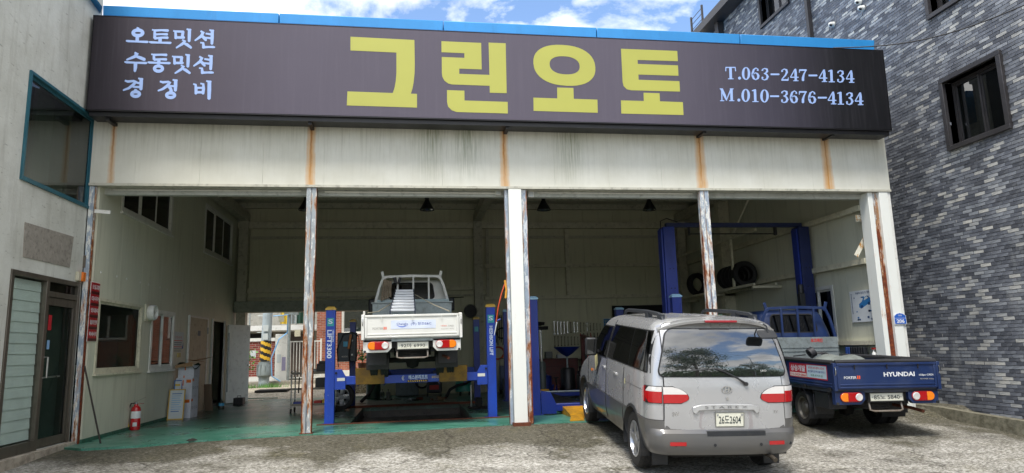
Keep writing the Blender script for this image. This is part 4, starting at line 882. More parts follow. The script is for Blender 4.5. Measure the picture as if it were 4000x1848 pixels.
        lo, hi = lohi(1.50, 1.36, 2.62, 1.98, z0-.02, z1-.03); skin(fn, [lerp(z0-.02, z1-.03, i/8) for i in range(9)], lo, hi, .004, 14).build('door_window_seal', M_RUBBER, v)
        lo, hi = lohi(1.54, 1.40, 2.52, 1.96, z0-.02, z1-.03); skin(fn, [lerp(z0+.0, z1-.05, i/8) for i in range(9)], lo, hi, .008, 14).build('door_window', M_SIDEGL, v)
        # door lines
        for yy_, z_a, z_b in ((1.455, .36, 1.8), (.44, .36, 1.2), (2.75, .5, 1.2)):
            pts = []
            for i in range(15): z = lerp(z_a, z_b, i/14); p = (S2 if z < .7 else S).side(yy_-(z-1.2)*.24 if z > 1.2 else yy_, z, sg); pts.append(p+V((sg*.001, 0, 0)))
            MB().tube(pts, .006, 4).build('door_gap', M_RUBBER, v)
        MB().tube([S.side(y, 1.02, sg)+V((sg*-.002, 0, 0)) for y in (-.5, 0, .4)], .004, 4).build('slide_rail', M_RUBBER, v)
        MB().box(-.012, .03, -.09, .09, -.02, .02, T(sg*.915, 1.62, 1.08)).build('door_handle', M_SILV, v, bev=.008)
        MB().box(-.012, .03, -.09, .09, -.02, .02, T(sg*.915, .9 if sg < 0 else 1.3, 1.06)).build('door_handle', M_SILV, v, bev=.008)
        # mirrors
        mm = Matrix.Translation(V((sg*1.03, 1.98, 1.36)))
        b = MB(mm); b.box(-.09, .09, -.06, .06, -.14, .14); o = b.build('mirror', M_PLAST, v, bev=.035)
        MB(mm).box(-.072, .072, -.066, -.061, -.115, .115).build('mirror_glass', M_FILM, o)
        MB().tube([(sg*.88, 2.05, 1.27), (sg*.98, 2.0, 1.27)], .035, 8).build('mirror_arm', M_PLAST, v)
        # roof rail
        pr = [(sg*.60, 1.5, 1.875), (sg*.60, 1.44, 1.925), (sg*.60, 1.3, 1.945), (sg*.60, .3, 1.945), (sg*.60, -.18, 1.925), (sg*.60, -.32, 1.88), (sg*.60, -.36, 1.84)]
        MB().tube(pr, [.02, .024, .026, .026, .026, .026, .02], 8).box(sg*.6-.03, sg*.6+.03, .2, .34, 1.84, 1.94).box(sg*.6-.03, sg*.6+.03, -.33, -.2, 1.82, 1.925).build('roof_rail', mat('rail_plastic', '#2b2e33', .45), v)
        # tail lamp: wraps from side to gate
        zl0, zl1 = .90, 1.085
        def ln(z): return .74-.0
        lof = lambda z: .745; inn = lambda z: .74-.30*math.sqrt(max(.02, 1-((z-.955)/.14)**2)) if z > .955 else .74-.30*math.sqrt(max(.02, 1-((z-.955)/.075)**2))
        rwk = [lerp(zl0-.008, zl1+.008, i/12) for i in range(13)]
        skin(SG.rear, rwk, (lambda z: sg*(inn(min(max(z, zl0), zl1))-.008)), (lambda z: sg*.742), .019, 12).build('lamp_seal', M_RUBBER, v); skin(S.rear, rwk, (lambda z: sg*.748), (lambda z: sg*.905), .009, 12).build('lamp_seal', M_RUBBER, v)
        for (a_, b2, m_) in ((zl0, 1.0, M_RED_L), (1.0, zl1, M_CLR_L)):
            rw = [lerp(a_, b2, i/8) for i in range(9)]
            skin(SG.rear, rw, (lambda z: sg*inn(z)), (lambda z: sg*.738), .024, 12).build('tail_lamp', m_, v)
            hi_ = lambda z: .908-.035*((z-.99)/.1)**2
            rw = [lerp(zl0, 1.03, i/8) for i in range(9)] if m_ is M_RED_L else [lerp(1.03, zl1, i/8) for i in range(9)]
            skin(S.rear, rw, (lambda z: sg*.752), (lambda z: sg*hi_(z)), .012, 14).build('tail_lamp', m_, v)
        rw = [lerp(zl0, zl1, i/10) for i in range(11)]
        skin(S.side, rw, (lambda z: -.60), (lambda z: -.48-.05*((z-.99)/.1)**2), .008, 6).build('tail_lamp', M_RED_L, v) if sg < 0 else skin(lambda u_, z: S.side(u_, z, 1), rw, (lambda z: -.60), (lambda z: -.48-.05*((z-.99)/.1)**2), .008, 6).build('tail_lamp', M_RED_L, v)
        # bumper reflector
        rf_ = [S2.rear(sg*a, .445)+V((0, -.004, 0)) for a in (.50, .54, .6, .66, .69)]
        MB().add([p+V((0, 0, dz)) for p in rf_ for dz in (-.022, .022)], [(2*i, 2*i+1, 2*i+3, 2*i+2) for i in range(4)]).build('reflector', M_RED_L, v)
    # roof ribs
    for x_ in (-.36, -.18, 0, .18, .36):
        MB().grid(lambda i, j: V((x_+lerp(-.05, .05, i), lerp(-.15, 1.35, j), 1.893-.0+(.016 if 0 < i < 1 else -.004)-(.05 if j in (0, 1) else 0)-abs(x_)*.03)), 3, 8).build('roof_rib', M_SILV, v)
    # spoiler with brake light
    def spo(i, j):
        a = lerp(-1, 1, i); x_ = .735*a; e = abs(a)**3.2; back = -.70+.10*a*a+.05*e; zc = 1.868-.10*e-.02*a*a
        pr = [(0.30, .012), (.12, .024), (0, .0), (.012, -.03), (.10, -.012), (.26, -.03)]; p = pr[min(5, int(round(j*5)))]
        return V((x_, back+p[0], zc+p[1]))
    MB().grid(spo, 30, 5).build('spoiler', M_SILV, v, ang=60)
    MB().box(-.20, .20, -.715, -.69, 1.838, 1.866).build('brake_light', mat('dim_red_lens', '#8e1a24', .2, coat=.5), v, bev=.008)
    # garnish, emblem, badges, lock, sensors, wiper
    def RP(x_, z, off): p = SG.rear(x_, z); return V((x_, p.y-.016-off, z))
    b = MB(); gp = [(-.40, .86), (-.30, .885), (0, .893), (.30, .885), (.40, .86), (.40, .80), (.37, .775), (.33, .82), (0, .832), (-.33, .82), (-.37, .775), (-.40, .80)]
    b.prism([RP(x_, z, .002) for x_, z in gp], (0, -.024, 0)); gn = b.build('plate_garnish', mat('satin_silver_trim', '#b9b9b8', .3, .5), tg, bev=.006)
    text('S T A R E X', plateM(0, RP(0, .86, 0).y-.0275, .858), .028, mat('badge_metal', '#8d8f92', .25, .8), gn, .52)
    b = MB(); b.prism([RP(.0+x_, .0+z, .001) for x_, z in ((-.30, .60), (.30, .60), (.33, .63), (.31, .80), (-.31, .80), (-.33, .63))], (0, .004, 0)); b.build('plate_recess', mat('plate_recess_silver', '#a39e9e', .4, .5), tg)
    plate(tg, plateM(.04, RP(0, .71, .004).y, .712, 2), .335, .155, '26도2604')
    b = MB(plateM(.02, RP(0, 1.055, .003).y, 1.055)); n = 24
    for (ra, rb_) in ((.066, .043),):
        P = [(ra*math.cos(2*math.pi*i/n), rb_*math.sin(2*math.pi*i/n), z) for z in (0, .008) for i in range(n)]+[((ra-.011)*math.cos(2*math.pi*i/n), (rb_-.009)*math.sin(2*math.pi*i/n), z) for z in (0, .008) for i in range(n)]
        b.add(P, [(n+i, n+(i+1) % n, 3*n+(i+1) % n, 3*n+i) for i in range(n)]+[(i, (i+1) % n, n+(i+1) % n, n+i) for i in range(n)])
    b.hexa([(-.036, -.03, .001), (-.02, -.03, .001), (-.006, .03, .001), (-.022, .03, .001)], (0, 0, .007)); b.hexa([(.006, -.03, .001), (.022, -.03, .001), (.036, .03, .001), (.02, .03, .001)], (0, 0, .007)); b.hexa([(-.02, -.009, .001), (.022, .0, .001), (.022, .011, .001), (-.02, .003, .001)], (0, 0, .0065))
    b.build('emblem', M_CHROME, tg)
    text('SVX', plateM(-.60, RP(-.6, .78, .002).y, .775), .05, M_CHROME, tg, .085, .02); text('RV', plateM(.62, RP(.62, .79, .002).y, .79), .035, M_CHROME, tg, .05, .02)
    MB().cyl(RP(.02, .955, 0), RP(.02, .955, .012), .017, n=14).build('lock', M_CHROME, tg)
    text('LEO', plateM(.50, RP(.5, 1.27, .013).y, 1.27), .02, M_WHITE, tg, .07)
    MB().tube([RP(.26, 1.12, .014), RP(.16, 1.185, .035), RP(.0, 1.265, .04), RP(-.12, 1.30, .03)], [.016, .011, .009, .006], 6).cyl(RP(.26, 1.12, 0), RP(.26, 1.12, .03), .024, n=12).tube([RP(-.42, 1.275, .022), RP(-.1, 1.30, .026), RP(.06, 1.272, .024)], .007, 5).build('wiper', M_PLAST, tg)
    for x_ in (-.62, -.16, .40, .78):
        p = S2.rear(x_, .43); MB().cyl(p, p+V((0, -.006, 0)), .018, n=12).build('parking_sensor', M_PLAST, v)
    b = MB(); n = 16
    for i in range(n+1): x_ = lerp(-.25, .46, i/n); p = S2.rear(x_, .565); b.v += [V((x_, p.y+.06, .594)), V((x_, p.y-.005, .582)), V((x_, p.y-.012, .53))]
    b.f = [(3*i+j, 3*i+3+j, 3*i+4+j, 3*i+1+j) for i in range(n) for j in (0, 1)]; b.build('bumper_pad', M_PLAST, v)
    # rear view mirror on the gate
    MB().tube([(.55, -.66, 1.82), (.55, -.74, 1.80), (.55, -.78, 1.72)], .010, 6).build('mirror_bracket', M_PLAST, v)
    b = MB(Matrix.Translation(V((.53, -.79, 1.70))) @ Matrix.Rotation(R(38), 4, 'X')); b.prism([(x_*.115, y*.07, -.008) for x_, y in ((-.75, -1), (.75, -1), (.95, -.8), (1, -.4), (1, .4), (.9, .85), (.7, 1), (-.7, 1), (-.9, .85), (-1, .4), (-1, -.4), (-.95, -.8))], (0, 0, .022)); b.build('reversing_mirror', M_PLAST, v, bev=.007)
    MB().tube([(.55, -.5, .28), (.55, -.80, .27), (.56, -.86, .25)], .028, 10).build('exhaust', mat('exhaust_steel', '#5d564c', .5, .7), v)
    # fuel flap, stickers, lettering on the left flank
    f = lambda y, z: S.side(y, z, -1)+V((-.003, 0, 0))
    b = MB(); b.add([f(.12, .93), f(.26, .93), f(.26, 1.12), f(.12, 1.12)], [(0, 1, 2, 3)]); b.build('fuel_flap', mat('silver_flap', '#a7a1a1', .32, .5), v)
    b = MB(); b.add([f(.33, .99)+V((-.002, 0, 0)), f(.37, .99)+V((-.002, 0, 0)), f(.37, 1.06)+V((-.002, 0, 0)), f(.33, 1.06)+V((-.002, 0, 0))], [(0, 1, 2, 3)]); b.build('sticker', mat('yellow_sticker', '#d8d09a', .4), v)
    for pts, m_ in (([(2.30, 1.19), (2.12, 1.24), (2.02, 1.10), (2.18, .96)], mat('pale_yellow_tape', '#d9cf9b', .5)), ([(2.12, 1.24), (1.80, 1.20), (2.10, .88), (2.02, 1.10)], M_PLAST)):
        MB().add([f(y, z)+V((-.003, 0, 0)) for y, z in pts], [(0, 1, 2, 3)]).build('flank_decal', m_, v)
    text('TURBO INTERCOOLER', frameM(f(2.1, .74)+V((-.004, 0, 0)), (0, -1, 0), (0, 0, 1)), .05, M_PLAST, v, .62)
    MB().box(-.93, -.915, 2.42, 2.47, .93, .97).build('side_indicator', M_AMB_L, v, bev=.004)
    MB().box(-.33, .33, .9, 1.0, .7, 1.28).box(-.7, -.1, 1.5, 1.62, .7, 1.35).box(.1, .7, 1.5, 1.62, .7, 1.35).build('seat_back', mat('seat_cloth', '#4a4946', .8), v)
    MB().lathe([(.001, .0), (.16, .04), (.2, .2), (.14, .36), (.001, .42)], 12, T(-.55, -.25, 1.25)).build('white_bundle', mat('white_sheet', '#c9ccc8', .8), v)
van()
# ---------------------------------------------------------------- small flat-bed trucks
M_GALV = mat('galvanised_sheet', '#8f9898', .45, .5, var=.15, sc_=6, dirt=.3, dcol='#5c5a52')
def lamp(parent, x_, y, z, sg):
    """stadium tail lamp: amber outside, red, round white reversing lens inside"""
    M_ = plateM(x_, y, z); L_, h = .18, .068
    def stad(x0, x1, r, n=8, left=True, right=True):
        P = []
        P += [(x0+r-r*math.sin(math.pi*i/n), r*math.cos(math.pi*i/n), 0) for i in range(n+1)] if left else [(x0, r, 0), (x0, -r, 0)]
        P += [(x1-r+r*math.sin(math.pi*i/n), -r*math.cos(math.pi*i/n), 0) for i in range(n+1)] if right else [(x1, -r, 0), (x1, r, 0)]
        return P
    def pr(P, d, m_, name, par): b = MB(); b.prism([M_ @ V(p) for p in P], (M_.to_3x3() @ V((0, 0, d)))); return b.build(name, m_, par, bev=.004)
    o = pr(stad(-L_, L_, h+.006), .02, mat('red_bezel', '#a3202a', .25, coat=.4), 'tail_lamp', parent)
    k = sg  # +1: amber towards +x
    M2 = M_ @ Matrix.Diagonal((k, 1, 1, 1)); M_ = M2
    pr(stad(.06, L_-.004, h-.004, left=False), .03, M_AMB_L, 'amber_lens', o); pr([(-.10, h-.006, 0), (-.10, -h+.006, 0), (.058, -h+.006, 0), (.058, h-.006, 0)], .028, M_RED_L, 'red_lens', o)
    b = MB(M_); b.lathe([(.058, .0), (.058, .03), (.05, .036), (.001, .034)], 20, T(-.115, 0, 0)); b.build('reversing_lens', M_CLR_L, o)
def truck(name, label, O, Rm, paint, blue, num):
    t = thing(name, label, 'truck', O, rot=Rm)
    # cab
    hw = [(.5, .76), (.7, .79), (1.2, .80), (1.42, .795), (1.6, .76), (1.9, .67), (1.96, .63), (2.0, .54), (2.02, .35)]
    yr = [(.5, 1.66), (1.3, 1.65), (1.5, 1.655), (1.9, 1.75), (1.96, 1.78), (2.0, 1.86), (2.02, 2.0)]
    yf = [(.5, 3.78), (.9, 3.84), (1.25, 3.82), (1.35, 3.78), (1.9, 3.42), (1.96, 3.32), (2.0, 3.15), (2.02, 2.9)]
    S = Shell(hw, yr, yf, [(.5, .14), (2, .16)], [(.5, .25), (2, .12)], .02)
    c = []
    for sg in (-1, 1): k = MB(); k.cyl((sg*.45, 2.64, .32), (sg*1.0, 2.64, .32), .40, n=30); c.append(k)
    cut(S.mesh([.5, .6, .7, .9, 1.1, 1.25, 1.35, 1.42, 1.5, 1.6, 1.7, 1.8, 1.87, 1.9, 1.93, 1.96, 1.985, 2.0, 2.012, 2.02]), 'cab', paint, t, c)
    f1 = rounded(.50, .45, 1.555, 1.935, .09); f2 = rounded(.475, .43, 1.575, 1.915, .08)
    def skin(fn, z0, z1, r, lo, hi, off, nu=14):
        rw = [z0+r*(1-math.cos(math.pi/2*i/5)) for i in range(5)]+[lerp(z0+r, z1-r, i/6) for i in range(7)]+[z1-r+r*math.sin(math.pi/2*i/5) for i in range(1, 6)]; b = MB(); k = nu+1
        for z in rw:
            for i in range(k): p = fn(lerp(lo(z), hi(z), i/nu), z); b.v.append(p+(V((0, -off, 0)) if fn == S.rear else V((math.copysign(off, p.x), 0, 0))))
        b.f = [(i*k+j, i*k+j+1, (i+1)*k+j+1, (i+1)*k+j) for i in range(len(rw)-1) for j in range(nu)]; return b
    skin(S.rear, 1.555, 1.935, .09, lambda z: -f1(z), lambda z: f1(z), .004).build('window_seal', M_RUBBER, t)
    skin(S.rear, 1.575, 1.915, .08, lambda z: -f2(z), lambda z: f2(z), .008).build('rear_window', glass('cab_rear_glass', '#3a4040', .12, .85) if blue else M_FILM, t)
    for sg in (-1, 1):
        fn = lambda u_, z, sg=sg: S.side(u_, z, sg)
        skin(fn, 1.42, 1.86, .05, lambda z: 2.45 if blue else 2.2, lambda z: lerp(3.45, 3.25, (z-1.42)/.44), .004, 12).build('door_window', M_DGLASS, t)
        if blue: skin(fn, 1.45, 1.85, .05, lambda z: 1.92+(z-1.45)*.1, lambda z: 2.34, .004, 8).build('quarter_window', M_DGLASS, t)
        MB().box(sg*.92-.09, sg*.92+.09, 3.12, 3.2, 1.38, 1.7).build('mirror', M_PLAST, t, bev=.03)
        MB().tube([(sg*.76, 3.2, 1.3), (sg*.92, 3.18, 1.42)], .012).build('mirror_arm', M_PLAST, t)
        wheel(t, (sg*.70, 2.64, .305), .305, .17, sg, 'steel'); wheel(t, (sg*.70, 0, .29), .29, .15, sg, 'steel'); wheel(t, (sg*.51, 0, .29), .29, .15, sg, 'steel')
        # wheel guard and flap behind the rear wheels
        b = MB(); n = 10
        for i in range(n+1): a = R(lerp(0, 205, i/n)); b.v += [V((sg*.42, .36*math.cos(a), .30+.37*math.sin(a))), V((sg*.83, .36*math.cos(a), .30+.37*math.sin(a)))]
        b.f = [(2*i, 2*i+1, 2*i+3, 2*i+2) for i in range(n)]; b.build('wheel_guard', M_PLAST, t)
        MB().box(sg*.63-.17, sg*.63+.17, -.46, -.445, .22, .56).build('mudflap', M_PLAST, t, bev=.01)
        MB().box(sg*.36-.04, sg*.36+.04, -1.1, 3.4, .44, .6).build('chassis_rail', M_UNDER, t)
    MB().cyl((-.55, 0, .30), (.55, 0, .30), .05, n=10).lathe([(.001, -.16), (.1, -.13), (.14, 0), (.1, .13), (.001, .16)], 14, T(0, 0, .30)).build('rear_axle', M_UNDER, t)
    MB().box(-.34, .34, -.2, 3.3, .38, .44).box(-.32, .32, 2.3, 3.5, .3, .52).build('engine_underside', M_UNDER, t)
    if blue: MB().box(-.80, -.52, -.95, -.5, .36, .62).build('tool_box', M_PLAST, t, bev=.01)
    # bed
    MB().box(-.82, .82, -1.20, 1.5, .63, .70).build('bed_floor', M_GALV if not blue else mat('worn_bed_paint', '#39404a', .6, dirt=.5), t)
    for i in range(6): MB().box(-.80, .80, -1.0+i*.48, -.92+i*.48, .58, .629).build('cross_member', M_UNDER, t)
    for sg in (-1, 1):
        b = MB(); x0, x1 = sg*.81, sg*.845
        b.box(min(x0, x1), max(x0, x1), -1.20, 1.49, .69, 1.075)
        o = b.build('bed_side', paint, t, bev=.006)
        for z_ in (.715, .755): MB().box(min(sg*.846, sg*.856), max(sg*.846, sg*.856), -1.17, 1.47, z_, z_+.022).build('pressed_rib', paint, o, bev=.005)
        for y in (-1.1, -.3, .5, 1.3): MB().box(sg*.85-.012, sg*.85+.012, y-.03, y+.03, .665, .705).build('hinge', M_UNDER, o)
        MB().box(sg*.83-.03, sg*.83+.03, -1.2, 1.49, 1.076, 1.10).build('rail_cap', M_PLAST if blue else paint, t, bev=.01)
        MB().box(sg*.832-.026, sg*.832+.026, -1.262, -1.205, .665, 1.09).build('corner_post', paint, t, bev=.006)
        MB().tube([(sg*.835, -1.268, 1.03), (sg*.835, -1.285, 1.0), (sg*.835, -1.285, .94), (sg*.835, -1.266, .91)], .008, 6).build('latch', M_CHROME, t)
    g = MB(); g.box(-.80, .80, -1.245, -1.215, .685, 1.085); gt = g.build('tailgate', paint, t, bev=.006)
    b = MB(); b.box(-.80, .80, -1.262, -1.246, 1.045, 1.085); b.build('top_fold', paint, gt, bev=.007)
    for z_ in (.70, .742): MB().box(-.77, .77, -1.256, -1.246, z_, z_+.026).build('pressed_rib', paint, gt, bev=.006)
    for sg in (-1, 1): MB().box(sg*.78-.02, sg*.78+.02, -1.26, -1.2455, .70, 1.04).build('edge_fold', paint, gt, bev=.006)
    for x_ in (-.52, 0, .5): MB().box(x_-.006, x_+.006, -1.275, -1.262, .99, 1.06).build('rope_hook', paint if not blue else M_UNDER, gt)
    if blue:
        MB().tube([(-.81, -1.23, 1.105), (0, -1.235, 1.11), (.81, -1.23, 1.10)], .032, 8).build('rail_padding', mat('worn_black_canvas', '#26272a', .75, var=.35, sc_=14, dirt=.3, bump=.3), gt)
        for sg in (-1, 1): MB().tube([(sg*.835, -1.2, 1.10), (sg*.835, .2, 1.11), (sg*.835, 1.45, 1.105)], .034, 8).build('rail_padding', mat('worn_black_canvas'), t)
    # lamps, plate, rear underrun
    for sg in (-1, 1):
        b = MB(); b.prism([(sg*.35, -1.2, .668), (sg*.83, -1.2, .668), (sg*.83, -1.2, .45), (sg*.42, -1.2, .45), (sg*.35, -1.2, .52)], (0, .09, 0)); b.build('lamp_bracket', paint, t, bev=.006)
        lamp(t, sg*.575, -1.2, .565, sg)
        MB().cyl((sg*.80, -1.2, .47), (sg*.80, -1.225, .47), .022, n=10).build('reflector_stud', M_PLAST, t)
    MB().box(-.29, .29, -1.165, -1.15, .47, .66).box(-.34, .34, -1.15, -1.08, .52, .66).build('plate_bracket', M_UNDER, t)
    plate(t, plateM(.01, -1.17, .555, -4), .52, .11, num)
    wheel(t, (0, -.78, .42), .27, .15, 1, 'steel', name='spare_wheel').matrix_local = T(0, -.72, .42) @ Matrix.Rotation(R(90), 4, 'Y') @ T(0, .78, -.42)
    MB().tube([(-.26, -1.12, .5), (-.26, -1.16, .36), (-.2, -1.18, .345), (.2, -1.18, .345), (.26, -1.16, .36), (.26, -1.12, .5)], .016, 8).build('underrun_bar', mat('dull_bar', '#8a8379', .5, .5, dirt=.4, dcol='#5a3620'), t)
    MB().tube([(.55, -.3, .36), (.58, -.9, .35), (.62, -1.12, .32)], .026, 8).build('exhaust', M_RUST, t)
    # guard frame behind the cab
    gy = 1.545
    gf = [(-.80, .70), (-.80, 1.46), (-.775, 1.58), (-.70, 1.86), (-.63, 2.02), (-.56, 2.065), (0, 2.085), (.56, 2.065), (.63, 2.02), (.70, 1.86), (.775, 1.58), (.80, 1.46), (.80, .70)]
    b = MB(); n = len(gf); cx_ = 0
    for i, (x_, z) in enumerate(gf):
        k = 1-.06/max(.3, math.hypot(x_, z-1.2)); b.v += [V((x_, gy, z)), V((x_*k, gy, 1.2+(z-1.2)*k if z > 1.2 else z)), V((x_*k, gy+.04, 1.2+(z-1.2)*k if z > 1.2 else z)), V((x_, gy+.04, z))]
    b.f = [(4*i+j, 4*i+(j+1) % 4, 4*i+4+(j+1) % 4, 4*i+4+j) for i in range(n-1) for j in range(4)]; gd = b.build('guard_frame', paint, t, bev=.004)
    for x_ in (-.30, .03, .36): MB().box(x_-.02, x_+.02, gy-.002, gy+.036, 1.47, 2.035-abs(x_)*.02).build('guard_bar', paint, gd, bev=.004)
    for sg in (-1, 1): MB().box(-.03, .03, -.012, .012, -.01, .13, T(sg*.60, gy+.02, 2.03) @ Matrix.Rotation(R(sg*14), 4, 'Y')).build('guard_horn', paint, gd, bev=.006)
    hb = MB(); hb.box(-.795, .795, gy-.02, gy+.001, .70, 1.465); hb = hb.build('headboard', M_GALV if blue else M_GALV, t, bev=.004)
    for z_ in (1.02, 1.19, 1.26): MB().box(-.79, .79, gy-.032, gy-.021, z_, z_+.016).build('pressed_rib', M_GALV, hb)
    return t, gt, hb
M_BLUE_P = m_carpaint('blue_truck_paint', '#1b305c', .25, .38, .45, '#4d5566', .3); M_WHITE_P = m_carpaint('white_truck_paint', '#d6d6cf', .0, .35, .3, '#8d8672', .4)
def RzRx(az, pi_, ro=0): return Matrix.Rotation(R(-az), 4, 'Z') @ Matrix.Rotation(R(pi_), 4, 'X') @ Matrix.Rotation(R(ro), 4, 'Y')
bt, bg_, bh = truck('blue_truck', 'dark blue flat-bed truck with black padded rails beside the brick wall', V((7.40, -.71, -.155)), RzRx(5, 1.2, .6), M_BLUE_P, True, '85노 5840')
wt, wg, wh = truck('white_truck', 'white flat-bed truck raised on the blue four-post lift', V((.018, 1.35, .822)), RzRx(0, 0, -.2), M_WHITE_P, False, '92마 6990')
GY = -1.2462
M_WTX = mat('silver_lettering', '#d4d6d8', .35); M_OR = mat('orange_lettering', '#d8552c', .45); M_GTX = mat('faded_grey_lettering', '#a6a39a', .5); M_RTX = mat('red_lettering', '#c22a22', .5); M_NAVY = mat('navy_lettering', '#27408c', .5)
text('HYUNDAI', plateM(.20, GY-.0, .905), .068, M_WTX, bg_, .50, .03, ext=.002)
text('PORTER', plateM(-.59, GY, .865), .040, M_WTX, bg_, .20, .015, ext=.002); text('II', plateM(-.455, GY, .868), .05, M_OR, bg_, .05, .04, ext=.002)
text('133ps CRDi', plateM(.635, GY, .885), .035, M_WTX, bg_, .23, .02, ext=.002); text('최대적재량 1000kg', plateM(.64, GY, .825), .026, M_GTX, bg_, .22, .0, ext=.002)
text('HYUNDAI', plateM(.60, -9, -9), .01, M_WTX, bg_) if False else None
b = MB(); b.box(-.36, .40, GY-.003, GY-.0005, .84, .985); b.build('decal', mat('pale_decal', '#c9d2e2', .45), wg)
text('ChangJo', plateM(-.17, GY-.003, .918), .05, M_NAVY, wg, .19, .01); text('(주) 창조E&C', plateM(.15, GY-.003, .918), .055, M_NAVY, wg, .35, .01)
b = MB(); n = 14
for i in range(n+1): a = lerp(-1, 1, i/n); b.v += [V((-.17+.105*a, GY-.0042, .882+.028*a*a)), V((-.17+.105*a, GY-.0042, .866+.044*a*a))]
b.f = [(2*i, 2*i+2, 2*i+3, 2*i+1) for i in range(n)]; b.build('decal_swoosh', mat('blue_print', '#3f66c8', .5), wg)
text('PORTER', plateM(-.58, GY, .855), .035, M_GTX, wg, .18, .01, ext=.002); text('II', plateM(-.46, GY, .857), .045, M_OR, wg, .05, .03, ext=.002)
text('133ps', plateM(.54, GY, .872), .026, M_OR, wg, .10, .01, ext=.002); text('CRDi', plateM(.66, GY, .872), .026, M_GTX, wg, .10, .01, ext=.002); text('최대적재량 1000kg', plateM(.60, GY, .822), .024, M_GTX, wg, .22, 0, ext=.002)
# red-and-white magnetic sign on the blue truck's left bed side
b = MB(); b.box(-.8475, -.846, -1.05, .22, .81, 1.045); ds = b.build('decal', mat('red_decal', '#b8283a', .45), bt)
b = MB(); b.box(-.8495, -.848, -1.03, -.40, .83, 1.03); b.build('decal_field', mat('pale_blue_field', '#bcd3dc', .45), ds)
fS = lambda y, z: frameM((-.8502, y, z), (0, -1, 0), (0, 0, 1)); fS2 = lambda y, z: frameM((-.8482, y, z), (0, -1, 0), (0, 0, 1))
text('상승개발', fS2(-.09, .965), .105, M_WTX, ds, .52, .03); b = MB(); b.box(-.849, -.848, -.38, .20, .825, .888); b.build('decal_field', M_WHITE, ds); text('010-5429-0866', frameM((-.8496, -.09, .856), (0, -1, 0), (0, 0, 1)), .042, M_RTX, ds, .54, .01)
text('경계석.보도블럭.보강토', fS(-.715, .99), .036, M_RTX, ds, .52, .01); text('호안블럭.전주리블럭메니', fS(-.715, .932), .036, M_NAVY, ds, .56, .01); text('석축.부지조성', fS(-.715, .87), .036, mat('green_lettering', '#2c7a5a', .5), ds, .38, .01)
text('포크레인', plateM(.36, 1.522, 1.40), .075, M_RTX, bh, .24, .03); 
# load of the blue truck: tarpaulin and hose reel
def tarp(u_, v_): return V((lerp(-.55, .60, u_), lerp(-.6, .75, v_), .98+.16*math.sin(u_*3.1)*math.sin(v_*3.0)+.04*math.sin(u_*11+v_*5)+.03*math.sin(v_*13-u_*4)))
bM = Matrix.Translation(V((7.40, -.71, -.155))) @ RzRx(5, 1.2, .6)
tp = MB(); tp.grid(tarp, 20, 18); tp.M = None; tp.v = [bM @ p for p in tp.v]
tp.build('tarpaulin', mat('grey_tarpaulin', '#6f7570', .6, var=.2, dirt=.3), label='grey tarpaulin heaped in the bed of the blue truck', cat='tarpaulin')
hr = MB(bM @ T(.02, 1.1, 1.18)); hr.lathe([(.05, -.05), (.1, -.05), (.1, .05), (.05, .05), (.05, -.05)], 14, Matrix.Rotation(R(60), 4, 'Y'))
for i in range(4): hr.tube([(.05, -.02*i, 0), (.22+.05*i, -.1, -.03*i), (.42, -.02, -.08)], .009, 5)
hr.tube([(-.12, 0, -.04), (-.38, -.05, -.06)], .012, 5)
hr.build('strap_bundle', mat('strap_black', '#26262a', .6), label='tangled black and white strap bundle behind the blue truck cab', cat='strap')
# ================================================================ lifts
def m_worn(name, base, dk, chip='#8b8f96'):
    t = NT(name); n = t.noise(2.5, 6, .65, t.map((1, 1, .4))); c = t.mix(t.ramp(n, [(.45, 0), (.72, .55)]), base, dk)
    c = t.mix(t.ramp(t.noise(26, 6, .75), [(.66, 0), (.69, .8)]), c, chip); c = t.mix(t.ramp(t.noise(7, 7, .75, t.map((1, 1, 2), (5, 2, 1))), [(.62, 0), (.7, .6)]), c, '#20202a')
    return t.fin(c, t.ma('ADD', t.ma('MULTIPLY', n, .35), .2), .05, .5)
M_LB = m_worn('blue_lift_paint', '#1d44ac', '#172f74'); M_LBD = m_worn('navy_lift_paint', '#1a3186', '#121d4a'); M_CAP = mat('yellow_cap', '#c8a44a', .4)
def m_checker(name, base, worn):
    t = NT(name); n = t.noise(5, 6, .7); c = t.mix(t.ramp(n, [(.42, 0), (.62, .85)]), base, worn)
    X, Y_, Z = t.sep()[0], t.sep()[1], t.sep()[2]
    a = t.ma('SINE', t.ma('MULTIPLY', t.ma('ADD', X, Z), 190)); b_ = t.ma('SINE', t.ma('MULTIPLY', t.ma('SUBTRACT', X, Z), 190)); k = t.ma('MAXIMUM', t.ma('MULTIPLY', a, b_), 0)
    c = t.mix(t.ma('MULTIPLY', k, .6), c, t.mix(.5, base, '#e0b055')); t.bump(k, .6, .006); return t.fin(c, .5, .2, .4)
M_CHK = m_checker('rusty_yellow_checker_plate', '#8f6a2c', '#5f4630'); M_RAMPY = m_checker('yellow_checker_plate', '#c9911a', '#8d6a2a')
M_TEALST = mat('teal_sticker', '#2f9a9c', .4); M_LTX = mat('lift_lettering', '#c9d4e6', .4)
